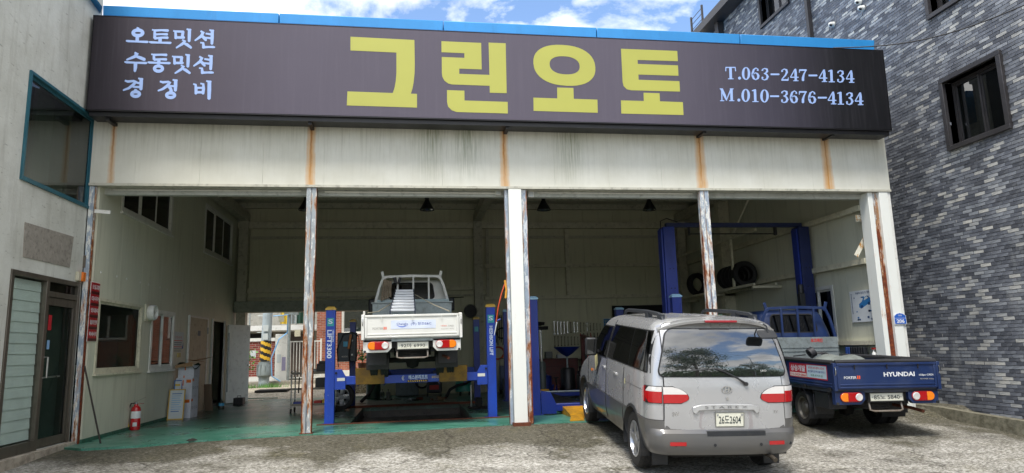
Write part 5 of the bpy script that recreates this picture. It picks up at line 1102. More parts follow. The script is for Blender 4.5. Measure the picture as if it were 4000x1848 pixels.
def post4(t, x0, x1, y0, y1, h, m, cap):
    o = MB(); w_ = x1-x0
    o.box(x0, x1, y0, y0+.012, 0, h).box(x0, x0+.012, y0+.012, y1, 0, h).box(x1-.012, x1, y0+.012, y1, 0, h).box(x0-.05, x1+.05, y0-.03, y1+.05, 0, .012)
    o = o.build('post', m, t, bev=.004)
    MB().add([(x0-.012, y0-.012, h), (x1+.012, y0-.012, h), (x1+.012, y1+.012, h), (x0-.012, y1+.012, h), (x0-.012, y0-.012, h+.03), (x1+.012, y0-.012, h+.03), (x1+.012, y1+.012, h+.03), (x0-.012, y1+.012, h+.03), (x0+.025, y0+.03, h+.065), (x1-.025, y0+.03, h+.065), (x1-.025, y1-.03, h+.065), (x0+.025, y1-.03, h+.065)],
             [(0, 1, 5, 4), (1, 2, 6, 5), (2, 3, 7, 6), (3, 0, 4, 7), (4, 5, 9, 8), (5, 6, 10, 9), (6, 7, 11, 10), (7, 4, 8, 11), (8, 9, 10, 11), (3, 2, 1, 0)]).build('post_cap', cap, o)
    return o
L1 = thing('four_post_lift', 'bright blue four-post lift carrying the white truck over the floor pit', 'lift', (.02, 3.3, 0))
PF = [(-1.575, -1.405), (1.43, 1.60)]; PR = [(-1.48, -1.34), (1.53, 1.68)]
fp = [post4(L1, a, b_, 1.32, 1.46, 2.08, M_LB, M_CAP) for a, b_ in PF]; rp = [post4(L1, a, b_, 5.24, 5.38, 2.02, M_LBD, M_CAP) for a, b_ in PR]
for (y0, y1) in ((1.30, 1.44), (5.22, 5.36)):
    x0, x1 = (PF[0][1]+.004, PF[1][0]-.004) if y0 < 2 else (PR[0][1]+.004, PR[1][0]-.004)
    cb = MB().box(x0, x1, y0, y1, .70, .855).build('crossbeam', M_LB, L1, bev=.01)
    if y0 < 2:
        for sg, xe in ((1, x0), (-1, x1)):
            MB().prism([(xe+sg*.002, y0-.03, .62), (xe+sg*.20, y0-.03, .62), (xe+sg*.20, y0-.03, .86), (xe+sg*.13, y0-.03, .985), (xe+sg*.002, y0-.03, .985)], (0, .026, 0)).build('end_bracket', M_LB, cb, bev=.004)
            MB().box(xe+sg*.12-.07, xe+sg*.12+.07, y0-.034, y0-.0305, .775, .83).build('label_plate', M_WHITE, cb)
            MB().cyl((xe+sg*.03, y0-.05, .92), (xe+sg*.03, y0-.03, .92), .02, n=10).build('pin', M_UNDER, cb)
        text('헤스본리프트', plateM(.12, y0, .80), .085, M_LTX, cb, .36, .035); text('C€'[1], plateM(-.16, y0, .79), .085, M_WTX, cb, .05, .02)
        st = MB()
        for i in range(9): st.hexa([(-.06+i*.04, y0-.002, .715), (-.04+i*.04, y0-.002, .715), (-.05+i*.04, y0-.002, .745), (-.07+i*.04, y0-.002, .745)], (0, .001, 0))
        MB().box(-.08, .31, y0-.001, y0-.0002, .712, .748).build('stripe_ground', M_BLACK, cb); st.build('warning_stripes', mat('stripe_yellow', '#d6a92b', .5), cb)
        MB().box(.36, .555, y0-.0015, y0-.0002, .72, .855-.006).build('sticker', mat('blue_sticker', '#2450b0', .35), cb); text('와이드리프트', plateM(.4575, y0-.0015, .79), .05, mat('yellow_lettering', '#e2c14d', .4), cb, .165, .02)
for xc in (-.755, .77):
    rw = MB().box(xc-.255, xc+.255, 1.46, 5.2, .76, .80).box(xc-.255, xc-.235, 1.46, 5.2, .66, .759).box(xc+.235, xc+.255, 1.46, 5.2, .66, .759).build('runway', M_LBD, L1)
    r = MB(); r.hexa([(xc-.262, 1.245, .70), (xc+.262, 1.245, .70), (xc+.262, 1.15, .995), (xc-.262, 1.15, .995)], (0, .014, .004)); r.build('flip_up_ramp', M_CHK, L1)
for o, (a, b_), s_, hh in ((fp[0], PF[0], 'LIFT3300', .62), (fp[1], PF[1], 'HESHBON LIFT', .62)):
    xc = (a+b_)/2; MB().box(xc-.06, xc+.06, 1.316, 1.3195, 1.78, 1.93).build('sticker', M_TEALST, o)
    text('S', plateM(xc, 1.316, 1.865), .085, M_LTX, o, .08, .02)
    text(s_, frameM((xc-(.0 if o is fp[1] else .015), 1.3195, 1.45 if o is fp[0] else 1.44), (0, 0, -1), (1, 0, 0)), .085 if o is fp[0] else .07, M_LTX, o, .52 if o is fp[0] else .56, .03)
    if o is fp[0]: text('HESHBON', frameM((xc+.05, 1.3195, 1.60), (0, 0, -1), (1, 0, 0)), .03, M_LTX, o, .22, .02)
MB().box(PR[1][0]+.03, PR[1][1]-.03, 5.236, 5.2395, 1.72, 1.84).build('sticker', M_TEALST, rp[1])
# control box with coiled black cable on the left side
cx0, cy = -1.28, 2.6
p = aY(1318, 1300, 4.9); q2 = aY(1392, 1412, 4.9)
cbx = MB().box(p.x, q2.x, 4.9, 5.1, q2.z, p.z).build('control_box', mat('slate_box', '#39434a', .5, var=.15, dirt=.3), L1, bev=.02)
MB().box(q2.x-.2, q2.x-.02, 4.885, 4.899, q2.z+.08, p.z-.1).build('button_panel', mat('dark_panel', '#2a3035', .5), cbx)
for i in range(4): MB().cyl((q2.x-.1, 4.884, q2.z+.16+i*.11), (q2.x-.1, 4.865, q2.z+.16+i*.11), .022, n=10).build('button', (M_WHITE, M_PLAST, M_PLAST, M_GALV)[i], cbx)
MB().box(p.x+.14, p.x+.24, 4.893, 4.899, p.z-.33, p.z-.21).build('label_plate', mat('cyan_label', '#4ba3c9', .5), cbx)
text('4000H', plateM(p.x+.2, 4.898, q2.z+.12), .04, M_GTX, cbx, .2, .02)
MB().tube([(p.x+.04, 4.86, q2.z-.12), (p.x+.0, 4.85, q2.z+.3), (p.x+.14, 4.84, p.z-.05), (p.x+.34, 4.84, p.z+.01), (p.x+.50, 4.84, p.z-.1), (p.x+.52, 4.84, q2.z+.3), (p.x+.4, 4.85, q2.z-.05), (p.x+.3, 4.85, q2.z-.16), (p.x+.28, 4.84, q2.z+.2), (p.x+.36, 4.83, p.z-.02)], .011, 6).build('cable', M_RUBBER, cbx)
MB(T(p.x+.30, 4.85, p.z-.22) @ Matrix.Rotation(R(9), 4, 'Y')).box(-.035, .035, -.02, .02, -.17, .17).build('pendant_switch', mat('orange_pendant', '#b06a26', .5), cbx, bev=.01)
L2 = thing('four_post_lift', 'navy four-post lift lowered to the floor behind the silver van', 'lift', (3.85, 3.4, 0))
pf = [(2.30, 2.46), (5.25, 5.45)]
M_CAPB = mat('pale_blue_cap', '#9cc4dc', .3)
for a, b_ in pf: post4(L2, a, b_, 1.42, 1.56, 2.22, M_LBD, M_CAPB); post4(L2, a, b_, 5.3, 5.44, 2.2, M_LBD, M_CAPB)
MB().box(2.47, 5.24, 1.44, 1.58, .06, .2).build('crossbeam', M_LBD, L2, bev=.01); MB().box(2.47, 5.24, 5.3, 5.44, .06, .2).build('crossbeam', M_LBD, L2, bev=.01)
MB().prism([(2.47, 1.41, .02), (2.76, 1.41, .02), (2.76, 1.41, .2), (2.66, 1.41, .42), (2.47, 1.41, .46)], (0, .028, 0)).build('end_bracket', M_LBD, L2)
for xc in (3.15, 4.6):
    MB().box(xc-.26, xc+.26, 1.6, 5.25, .12, .17).build('runway', mat('black_runway', '#23252b', .5, dirt=.3), L2, bev=.004)
    MB().prism([(xc-.26, 1.585, .002), (xc-.26, 1.585, .17), (xc-.26, .95, .07), (xc-.26, .62, .004), (xc-.26, .62, .002)], (.52, 0, 0)).build('drive_on_ramp', M_RAMPY, L2)
MB().hexa([(2.72, .12, .004), (2.98, .12, .004), (3.06, .6, .05), (2.86, .6, .05)], (0, 0, .012)).build('ramp_toe', M_RAMPY, L2)
MB().box(2.93, 3.37, 5.1, 5.25, .171, .26).build('wheel_stop', M_RAMPY, L2)
MB().tube([(2.5, 2.6, .36), (5.2, 2.6, .34)], .02, 8).build('locking_bar', M_GALV, L2)
L3 = thing('two_post_lift', 'tall blue two-post lift with an overhead beam above the blue truck', 'lift', (7.1, 2.1, 0))
xl, xr = aY(2612, 885, 2.1).x, 8.72; zt = aY(2612, 885, 2.1).z
for xa, sg in ((xl, 1), (xr, -1)):
    MB().box(xa-.13, xa+.13, 2.1, 2.115, 0, zt).box(xa-.13, xa-.115, 2.116, 2.38, 0, zt).box(xa+.115, xa+.13, 2.116, 2.38, 0, zt).box(xa-.2, xa+.2, 2.05, 2.45, 0, .015).build('post', M_LBD if sg > 0 else mat('dark_navy_post', '#121f4c', .45, .1, var=.2), L3, bev=.006)
    MB().box(xa-.17, xa-.135, 2.14, 2.34, .6, zt-.05).build('cable_cover', M_LBD, L3)
    for i in range(5): MB().cyl((xa+.05, 2.092, 1.2+i*.42), (xa+.05, 2.1, 1.2+i*.42), .012, n=8).cyl((xa-.03, 2.092, 1.2+i*.42), (xa-.03, 2.1, 1.2+i*.42), .012, n=8).build('bolt', M_UNDER, L3)
MB().box(xl-.02, xr+.02, 2.18, 2.30, zt+.01, zt+.10).build('overhead_beam', mat('dark_blue_beam', '#16224a', .45, dirt=.2), L3, bev=.01)
MB().tube([(xl+.5, 2.24, zt-.14), (xr-.6, 2.24, zt-.14)], .014, 6).box(xl+.5, xl+.54, 2.22, 2.26, zt-.17, zt+.009).box(xr-.64, xr-.58, 2.21, 2.27, zt-.17, zt+.009).build('limit_bar', M_UNDER, L3)
MB().tube([(xl-.15, 2.2, zt-.1), (xl-.14, 2.2, zt+.14), (xl, 2.2, zt+.2), (xl+.25, 2.2, zt+.12)], .012, 6).build('hydraulic_hose', M_RUBBER, L3)
MB().box(xr-.30, xr-.18, 2.0, 2.12, 1.95, 2.3).cyl((xr-.24, 2.06, 2.3), (xr-.24, 2.06, 2.5), .055, n=12).build('power_unit', M_PLAST, L3, bev=.01)
# ================================================================ things in the garage
# hanging lamps
def hb_lamp(px, lab):
    p = aY(px, 818, 6.0); t = thing('hanging_lamp', lab, 'lamp', (p.x, 6.0, p.z), 'unlit bay lamps under the garage ceiling')
    MB().lathe([(.045, .28), (.07, .22), (.19, .0), (.195, -.02)], 20, T(p.x, 6, p.z)).build('shade', mat('black_lamp_shade', '#111112', .4), t)
    MB().lathe([(.18, -.0), (.12, .06), (.05, .12), (.001, .13)], 14, T(p.x, 6, p.z)).build('reflector', mat('faceted_reflector', '#c9cbca', .15, .9), t, ang=10)
    MB().cyl((p.x, 6, p.z+.28), (p.x, 6, p.z+.42), .06, n=12).cyl((p.x, 6, p.z+.42), (p.x, 6, ZC-.001), .012, n=6).build('hanger', M_BLACK, t)
for px, lab in ((1195, 'black conical bay lamp partly behind the rust-streaked narrow post'), (1668, 'black conical bay lamp hanging above the white truck'), (2124, 'black conical bay lamp hanging beside the thick white post'), (2537, 'black conical bay lamp hanging near the two-post lift')): hb_lamp(px, lab)
# small white flood lights under the fascia
for px, py, lab in ((1943, 753, 'small white light fitting left of the thick white post'), (2070, 762, 'small white light fitting right of the thick white post'), (3378, 765, 'small white light fitting beside the rusty end post')):
    p = aY(px, py, .3); t = thing('light_fitting', lab, 'light', tuple(p), 'white fittings under the fascia')
    MB().box(p.x-.055, p.x+.055, .245-.06, .235, p.z-.065, p.z+.055).build('housing', M_WHITE, t, bev=.008); MB().box(p.x-.04, p.x+.04, .182, .1845, p.z-.05, p.z+.035).build('lens', mat('frosted_lens', '#b9bfbf', .3), t)
# red service plates on the left wall
M_REDP = mat('dark_red_plate', '#97141f', .4, var=.08); bd = aX(387, 1115, XL)
for i, s_ in enumerate(('오일교환', '타이어', '밧데리', '휠얼라인먼트', '악세사리')):
    zc = lerp(aX(385, 1130, XL).z, aX(366, 1310, XL).z, i/4)
    t = thing('service_plate', ['dark red plate with white Korean lettering, topmost of five on the cream wall', 'dark red plate second from top in the column of five', 'dark red plate in the middle of the column of five', 'dark red plate second from bottom in the column of five', 'dark red plate at the bottom of the column of five'][i], 'sign', (XL, .2, zc), 'red service plates by the office window')
    MB().box(XL+.008, XL+.016, .0, bd.y, zc-.095, zc+.09).build('plate', M_REDP, t); MB().box(XL+.0165, XL+.0185, .0, bd.y, zc-.095, zc-.05).build('plate_lower_band', mat('maroon_band', '#3d0c10', .4), t)  # darker maroon band along the plate's lower edge
    MB().box(XL+.002, XL+.0075, -.01, bd.y+.015, zc-.103, zc+.105).build('backing', M_WHITE, t)
    text(s_, frameM((XL+.0162, bd.y/2+.01, zc+.02), (0, 1, 0), (0, 0, 1)), .075, M_WTX, t, (bd.y-.03), .02)
# wall fan
p = aX(577, 1222, XL); t = thing('wall_fan', 'white round ventilator fan between the two office windows', 'fan', (XL, p.y, p.z))
MB().box(XL, XL+.03, p.y-.17, p.y+.17, p.z-.16, p.z+.16).build('mounting_board', M_STEEL, t); Mf = T(XL+.03, p.y, p.z) @ Matrix.Rotation(R(90), 4, 'Y')
MB().lathe([(.14, 0), (.15, .03), (.15, .1), (.135, .12), (.125, .1), (.125, .02), (.001, .02)], 24, Mf).build('housing', M_WHITE, t)
MB().lathe([(.001, .09), (.04, .088), (.045, .06)], 14, Mf).build('hub', M_WHITE_AL, t)
for i in range(5): MB().hexa([(.04, -.03, .05), (.12, -.04, .04), (.12, .04, .07), (.04, .03, .08)], (0, 0, .004)).__class__; b = MB(Mf @ Matrix.Rotation(2*math.pi*i/5, 4, 'Z')); b.add([(.04, -.03, .05), (.12, -.045, .045), (.12, .045, .075), (.04, .03, .08)], [(0, 1, 2, 3)]); b.build('blade', M_WHITE_AL, t)
# notice, switch, closed door on the left wall
def on_wall(name, label, cat, pl, m, th=.006, parts=None):
    P = [aX(*q_, XL) for q_ in pl]; y0, y1 = min(p.y for p in P), max(p.y for p in P); z0, z1 = sorted(p.z for p in P)[1], sorted(p.z for p in P)[-2]
    t = thing(name, label, cat, (XL, (y0+y1)/2, z0)); MB().box(XL+.001, XL+th, y0, y1, z0, z1).build('board', m, t); return t, y0, y1, z0, z1
M_PAPER = mat('printed_paper', '#b9c0c0', .6, var=.06); M_INK = mat('grey_ink', '#5b6670', .6); M_BINK = mat('blue_ink', '#2f5f9a', .6)
t, y0, y1, z0, z1 = on_wall('wall_notice', 'pale printed notice with blue corner on the cream wall', 'notice', ((676, 1290), (716, 1298), (676, 1365), (714, 1362)), M_PAPER)
text('안전수칙', frameM((XL+.0065, (y0+y1)/2, z1-.12), (0, 1, 0), (0, 0, 1)), .05, M_RTX, t, (y1-y0)*.6)
for i in range(6): MB().box(XL+.0062, XL+.0068, y0+.07, y1-.06-.03*(i % 3), z1-.2-i*.045, z1-.185-i*.045).build('text_line', M_INK if i % 3 else M_RTX, t)
MB().prism([(XL+.0064, y0, z1), (XL+.0064, y0+.1, z1), (XL+.0064, y0, z1-.12)], (.0004, 0, 0)).build('blue_corner', M_BINK, t); MB().prism([(XL+.0064, y1, z0), (XL+.0064, y1-.1, z0), (XL+.0064, y1, z0+.14)], (.0004, 0, 0)).build('blue_corner', M_BINK, t)
t, *_ = on_wall('light_switch', 'small yellowed light switch plate under the notice', 'switch', ((692, 1377), (702, 1379), (692, 1397), (702, 1396)), mat('yellowed_plastic', '#b3a467', .5), .02)
t, y0, y1, z0, z1 = on_wall('panel_door', 'closed cream panel door with aluminium frame behind the stacked boxes', 'door', ((738, 1238), (793, 1246), (738, 1560), (793, 1560)), mat('cream_door', '#a39e84', .5, dirt=.2), .03)
z0 = 0
b = MB()
for q_ in ((y0-.04, y0, 0, z1+.04), (y1, y1+.04, 0, z1+.04), (y0, y1, z1, z1+.04)): b.box(XL+.001, XL+.045, *q_)
b.build('door_frame', M_WHITE_AL, t); MB().box(XL+.031, XL+.036, (y0+y1)/2-.08, (y0+y1)/2+.12, z1-.42, z1-.3).build('name_plate', M_INK, t); MB().box(XL+.03, XL+.05, y1-.02, y1+.03, z1-.36, z1-.2).build('hinge', M_GALV, t); MB().box(XL+.001, XL+.0295, y0, y1, .0, .9).build('lower_panel', mat('cream_door'), t)
# row of screw caps along the wall
for i in range(17):
    y = .32+i*.52+(.1 if i % 2 else 0); MB().lathe([(.001, .012), (.016, .009), (.02, 0)], 10, T(XL, y, 2.71) @ Matrix.Rotation(R(90), 4, 'Y')).build('screw_cap', M_WHITE_AL, gar)
# open door leaf at the far end
t = thing('open_door', 'white steel door standing open at the far end of the left wall', 'door', (-5.0, 7.95, 0))
h0, h1 = V((-5.02, 8.02, .02)), V((-4.60, 8.72, .02)); dv_ = (h1-h0).normalized(); nn = V((dv_.y, -dv_.x, 0))
MB().hexa([h0, h1, h1+V((0, 0, 2.12)), h0+V((0, 0, 2.12))], nn*.04).build('leaf', M_WHITE, t, bev=.004); MB().hexa([h0+V((0, 0, .3))+nn*.041, h0+dv_*.05+V((0, 0, .3))+nn*.041, h0+dv_*.05+V((0, 0, 1.9))+nn*.041, h0+V((0, 0, 1.9))+nn*.041], nn*.004).build('edge_strip', M_GALV, t)
MB().box(XL-.09, XL+.04, D_OP[0]-.05, D_OP[0], 0, 2.25).box(XL-.09, XL+.04, D_OP[1], D_OP[1]+.05, 0, 2.25).build('door_frame', M_WHITE_AL, t)
MB().cyl(h1-dv_*.06+V((0, 0, 1.0))-nn*.0, h1-dv_*.06+V((0, 0, 1.0))+nn*.1, .02, n=10).build('knob', M_CHROME, t)
# fire extinguisher
p = aZ(522, 1680, 0); t = thing('fire_extinguisher', 'red fire extinguisher standing by the cream wall', 'extinguisher', tuple(p)); x_, y = p.x+.02, p.y
MB().lathe([(.075, 0), (.083, .01), (.083, .35), (.07, .40), (.035, .43), (.03, .46), (.001, .46)], 24, T(x_, y, 0)).build('cylinder', mat('red_gloss', '#a3121a', .25, var=.1, coat=.4, dirt=.12), t)
MB().lathe([(.0838, .21), (.0842, .22), (.0842, .33), (.0838, .335)], 24, T(x_, y, 0)).build('label', mat('white_label', '#c9cbcb', .5), t); MB().add([(.0845*math.cos(a), .0845*math.sin(a), z) for a in [R(-60+i*8-40) for i in range(7)] for z in (.07, .14)], [(2*i, 2*i+2, 2*i+3, 2*i+1) for i in range(6)], T(x_, y, 0)).build('label', M_PAPER, t)
MB().cyl((x_, y, .46), (x_, y, .50), .02, n=10).build('valve', M_GALV, t); MB().hexa([(x_-.02, y, .50), (x_-.02, y-.02, .50), (x_+.15, y-.02, .57), (x_+.15, y, .57)], (0, .02, .006)).hexa([(x_-.02, y, .475), (x_-.02, y-.02, .475), (x_+.13, y-.02, .46), (x_+.13, y, .46)], (0, .02, .006)).build('lever', mat('red_gloss'), t)
MB().tube([(x_-.02, y, .48), (x_-.09, y, .47), (x_-.125, y, .38), (x_-.12, y, .15)], .012, 7).build('hose', M_RUBBER, t); MB().cyl((x_-.12, y, .15), (x_-.118, y, .04), .012, .022, 10).build('nozzle', mat('yellow_plastic', '#c9a92a', .5), t)
# stick leaning on the wall
a, b_ = aZ(393, 1733, 0), aX(330, 1430, XL+.03)
MB().cyl(a, b_, .014, n=8).build('stick', mat('dark_stick', '#2b241d', .6), label='dark thin stick leaning on the wall below the red plates', cat='stick')
# stacked boxes
M_CARD = mat('white_carton', '#bfc2c8', .7, var=.06, dirt=.15, dcol='#8f8672'); M_BROWN = mat('brown_cardboard', '#8f7352', .8, var=.12); M_TAPE = mat('orange_tape', '#cf6a25', .4)
bx_, by_ = -4.84, 4.2
for i, (hh, wd, dd, rot_, dx) in enumerate(((.42, .36, .34, 8, 0), (.42, .35, .34, 6, .005), (.26, .33, .33, 4, .03))):
    zb_ = (0, .421, .842)[i]; t = thing('carton', ['white printed carton at the bottom of the stack by the wall', 'white printed carton in the middle of the stack by the wall', 'white carton on top of the stack under a green mat'][i], 'box', (bx_+dx, by_, zb_), 'cartons stacked by the wall', rot=Matrix.Rotation(R(-rot_), 4, 'Z'))
    MB().box(-wd/2, wd/2, -dd/2, dd/2, 0, hh).build('carton_body', M_CARD, t, bev=.004); f = -dd/2-.0008
    MB().box(-.03, -.005, f, f+.0006, hh*.62, hh*.9).box(-.05, -.025, f, f+.0006, 0.0, hh*.2).build('tape', M_TAPE, t)
    if hh > .3:
        MB().box(.05, .15, f-.0004, f+.0002, hh*.76, hh*.92).build('print_block', M_TAPE, t); MB().box(wd/2+.0002, wd/2+.001, -.16, -.08, hh*.82, hh*.95).build('print_block', M_TAPE, t)
        for j in range(4): MB().box(-.14, .06-.03*(j % 2), f-.0003, f+.0002, hh*(.5-.06*j), hh*(.515-.06*j)).build('print_line', M_GTX, t)
        for j in range(3): MB().lathe([(.028, .001), (.028, .0015), (.021, .0015), (.021, .001)], 14, T(wd/2, -.1+j*.1, hh*.5) @ Matrix.Rotation(R(90), 4, 'Y')).build('print_mark', M_INK, t)
b = MB(); b.grid(lambda i, j: V((lerp(-5.02, -4.60, i), lerp(3.98, 4.4, j), 1.13+.05*math.sin(i*5+j*3)-.06*(i > .85)-.05*(i < .1))), 10, 8); b.build('door_mat', mat('dark_green_mat', '#1f3a2a', .95, bump=.5, bs=200), label='dark green mat draped over the top carton', cat='mat')
b = MB(); b.hexa([(-5.02, 3.95, 1.06), (-4.66, 3.92, 1.09), (-4.66, 3.92, 1.18), (-5.02, 3.95, 1.12)], (0, .006, 0)); b.build('cardboard_flap', M_BROWN, label='torn brown cardboard flap under the green mat', cat='cardboard')
for i in range(3): MB(T(-4.68+.08*i, 4.2, 1.20+.02*i) @ Matrix.Rotation(R(8-9*i), 4, 'Y') @ Matrix.Rotation(R(20*i), 4, 'Z')).box(-.17, .13, -.16, .16, 0, .006).build('flattened_carton', M_BROWN, label='flattened brown cardboard sheet lying on the green mat', cat='cardboard', group='cardboard sheets on the stack')
# framed notices leaning
def leaning(name, label, cat, x0, x1, y, z1, lean, face, frame_m):
    t = thing(name, label, cat, ((x0+x1)/2, y, 0)); P = lambda xx, zz, o=0: V((xx, y+zz*lean-o, zz))
    b = MB()
    for q_ in ((x0, x1, 0, .02), (x0, x1, z1-.02, z1), (x0, x0+.02, .02, z1-.02), (x1-.02, x1, .02, z1-.02)): b.hexa([P(q_[0], q_[2]), P(q_[1], q_[2]), P(q_[1], q_[3]), P(q_[0], q_[3])], (0, .022, 0))
    b.build('frame', frame_m, t); MB().hexa([P(x0+.02, .02, -.008), P(x1-.02, .02, -.008), P(x1-.02, z1-.02, -.008), P(x0+.02, z1-.02, -.008)], (0, .01, 0)).build('sheet', face, t); return t, P
t, P = leaning('framed_notice', 'yellow framed printed certificate leaning on the cartons', 'frame', -5.06, -4.74, 3.72, .62, .12, M_PAPER, mat('yellow_frame', '#b8963a', .5))
for i in range(9): MB().hexa([P(-5.0, .52-.045*i, -.006), P(-4.80-.02*(i % 3), .52-.045*i, -.006), P(-4.80-.02*(i % 3), .535-.045*i, -.006), P(-5.0, .535-.045*i, -.006)], (0, .001, 0)).build('print_line', M_BINK if i in (0, 8) else mat('pale_blue_ink', '#7fa6c4', .6), t)
t, P = leaning('display_card', 'small blue and white card standing behind the framed notice', 'card', -5.05, -4.88, 4.02, .80, .02, M_PAPER, M_BINK)
MB().hexa([P(-5.03, .68, -.005), P(-4.9, .68, -.005), P(-4.9, .72, -.005), P(-5.03, .72, -.005)], (0, .001, 0)).build('print_line', mat('yellow_plastic'), t)
a = aZ(815, 1604, 0); MB().hexa([(a.x-.1, a.y, 0), (a.x+.1, a.y-.02, 0), (a.x-.0, a.y+.1, .62), (a.x-.17, a.y+.12, .62)], (0, .02, 0)).build('plank', mat('weathered_plank', '#6e5c49', .8, var=.25, streak=.2), label='weathered plank leaning beside the dark doorway', cat='plank')
a = aZ(864, 1600, 0); t = thing('plastic_bottle', 'clear plastic bottle with blue label on the green floor', 'bottle', tuple(a))
MB().lathe([(.06, 0), (.07, .01), (.07, .13), (.045, .19), (.02, .22), (.02, .24), (.001, .24)], 16, T(*a)).build('body', glass('clear_plastic', '#cdd3d0', .08, .8), t); MB().lathe([(.0715, .09), (.0715, .15), (.066, .16)], 16, T(*a)).build('label', mat('cyan_label'), t)
a = aZ(930, 1583, 0); t = thing('battery_case', 'black battery case on the floor by the open white door', 'case', tuple(a)); MB().box(a.x-.13, a.x+.11, a.y, a.y+.3, 0, .19).build('case', M_PLAST, t, bev=.015); MB().tube([(a.x-.05, a.y+.1, .19), (a.x-.05, a.y+.1, .235), (a.x+.04, a.y+.1, .235), (a.x+.04, a.y+.1, .19)], .009).build('handle', M_PLAST, t)
a = aZ(675, 1660, .003); MB().add([a+V(q_) for q_ in ((-.12, -.03, 0), (-.02, -.08, .004), (.12, -.03, 0), (.1, .08, .006), (-.08, .09, 0))], [(0, 1, 2, 3, 4)]).build('paper_scrap', mat('wet_paper', '#9fb0b6', .5), label='wet scrap of paper on the green floor', cat='litter')
a = aZ(750, 1720, .002); MB().lathe([(.001, .03), (.05, .02), (.09, .0)], 7, T(*a)).build('dirt_clod', mat('dark_dirt', '#29251f', .9, bump=.5), label='dark clod of dirt on the edge of the green floor', cat='litter')
# potted plant behind the office window
t = thing('office_plant', 'potted green plant behind the large office window', 'plant', (-5.5, .85, .55)); MB().lathe([(.001, 0), (.11, 0), (.15, .25), (.13, .25), (.12, .2), (.001, .2)], 14, T(-5.5, .85, .6)).build('pot', M_PLAST, t); MB().box(-5.9, -5.22, .1, 1.7, .55, .6).build('window_shelf', M_ROOM, t)
b = MB(); M_LEAF = mat('glossy_leaf', '#2f5a26', .4, var=.35, sc_=9)
for i in range(34):
    a = random.uniform(0, 6.28); el = random.uniform(.2, 1.3); l = random.uniform(.18, .36); d_ = V((math.cos(a)*math.cos(el), math.sin(a)*math.cos(el), math.sin(el))); p = V((-5.5, .85, .82))+d_*l*.5; s_ = d_.cross(V((0, 0, 1))).normalized()*.05; e_ = p+d_*l*.6-V((0, 0, .05))
    b.add([p, p.lerp(e_, .5)+s_+V((0, 0, .015)), e_, p.lerp(e_, .5)-s_+V((0, 0, .015))], [(0, 1, 2, 3)])
b.build('foliage', M_LEAF, t)
for (y0, y1, z0, z1, m_, lab) in ((-6.15, -5.8, 1.2, 1.75, mat('dark_screen', '#15171a', .3), 'dark framed board on the wall inside the office window'), (-5.7, -5.4, 1.1, 1.7, M_PAPER, 'pale notice sheet on the wall inside the office window')): MB().box(y0, y1, 1.92, 1.945, z0, z1).build('wall_board', m_, label=lab, cat='board')
# orange lamp and bracket on the outer wall
p = aX(306, 1081, XO); t = thing('warning_lamp', 'small orange warning lamp above the glazed door', 'lamp', (XO, p.y, p.z)); MB().box(XO+.001, XO+.05, p.y-.10, p.y-.01, p.z-.07, p.z+.07).build('box', M_STEEL, t, bev=.005); MB().box(XO+.002, XO+.075, p.y-.008, p.y+.09, p.z-.075, p.z+.075).build('orange_lens', mat('orange_lens', '#d9701c', .3), t, bev=.01)
p = aY(400, 828, .0); MB(T(p.x, -.0, p.z) @ Matrix.Rotation(R(5), 4, 'Y')).box(-.11, .13, -.03, .0, -.025, .03).box(-.11, .13, -.04, -.03, -.03, -.022).build('steel_bracket', M_WHITE, gar)
# tool trolley
c0 = aZ(1138, 1616, 0); t = thing('tool_trolley', 'three-shelf tool trolley with chrome legs behind the rusty narrow post', 'trolley', (-2.2, 4.3, 0)); x0, x1, y0, y1 = c0.x, c0.x+.95, 4.0, 4.5
for x_ in (x0, x1):
    for y in (y0, y1):
        MB().cyl((x_, y, .12), (x_, y, .92), .014, n=8).build('leg', M_CHROME, t); MB().cyl((x_-.015, y, .055), (x_+.015, y, .055), .055, n=14).build('caster', M_RUBBER, t)
for z in (.16, .50, .84): MB().box(x0-.01, x1+.01, y0-.01, y1+.01, z, z+.018).box(x0-.012, x1+.012, y0-.014, y0-.0105, z, z+.05).build('shelf', mat('grey_shelf', '#7d776d', .5, .3, dirt=.4), t)
def small(name, label, cat, mb, m, group=None): return mb.build(name, m, label=label, cat=cat, group=group, bev=.006)
small('black_case', 'black tool case on the top shelf of the trolley', 'case', MB().box(x0+.52, x0+.86, y0+.05, y0+.4, .859, 1.06).box(x0+.56, x0+.8, y0+.1, y0+.3, 1.06, 1.12), M_PLAST)
small('work_light', 'silver work light lying on the trolley top shelf', 'light', MB().cyl((x0+.40, y0+.08, .91), (x0+.52, y0+.1, .91), .05, .035, 14), M_GALV)
small('red_parts_bin', 'red parts bin on the lower trolley shelf', 'bin', MB().box(x0+.48, x0+.64, y0+.03, y0+.3, .179, .26), mat('red_plastic', '#a8251f', .5))
small('yellow_parts_bin', 'yellow parts bin on the lower trolley shelf', 'bin', MB().box(x0+.66, x0+.9, y0+.03, y0+.3, .179, .28), mat('yellow_plastic'))
small('clear_bag', 'crumpled clear plastic bag in the yellow parts bin', 'bag', MB().lathe([(.001, 0), (.09, .02), (.1, .12), (.05, .22), (.001, .24)], 9, T(x0+.78, y0+.16, .281)), glass('crumpled_plastic', '#9fa5a5', .15, .7))
small('blue_tray', 'blue tool tray on the lower trolley shelf', 'tray', MB().box(x0+.04, x0+.42, y0+.04, y0+.4, .179, .25), M_LBD)
small('black_toolbox', 'black toolbox on the middle trolley shelf', 'toolbox', MB().box(x0+.5, x0+.9, y0+.05, y0+.4, .519, .75), M_PLAST)
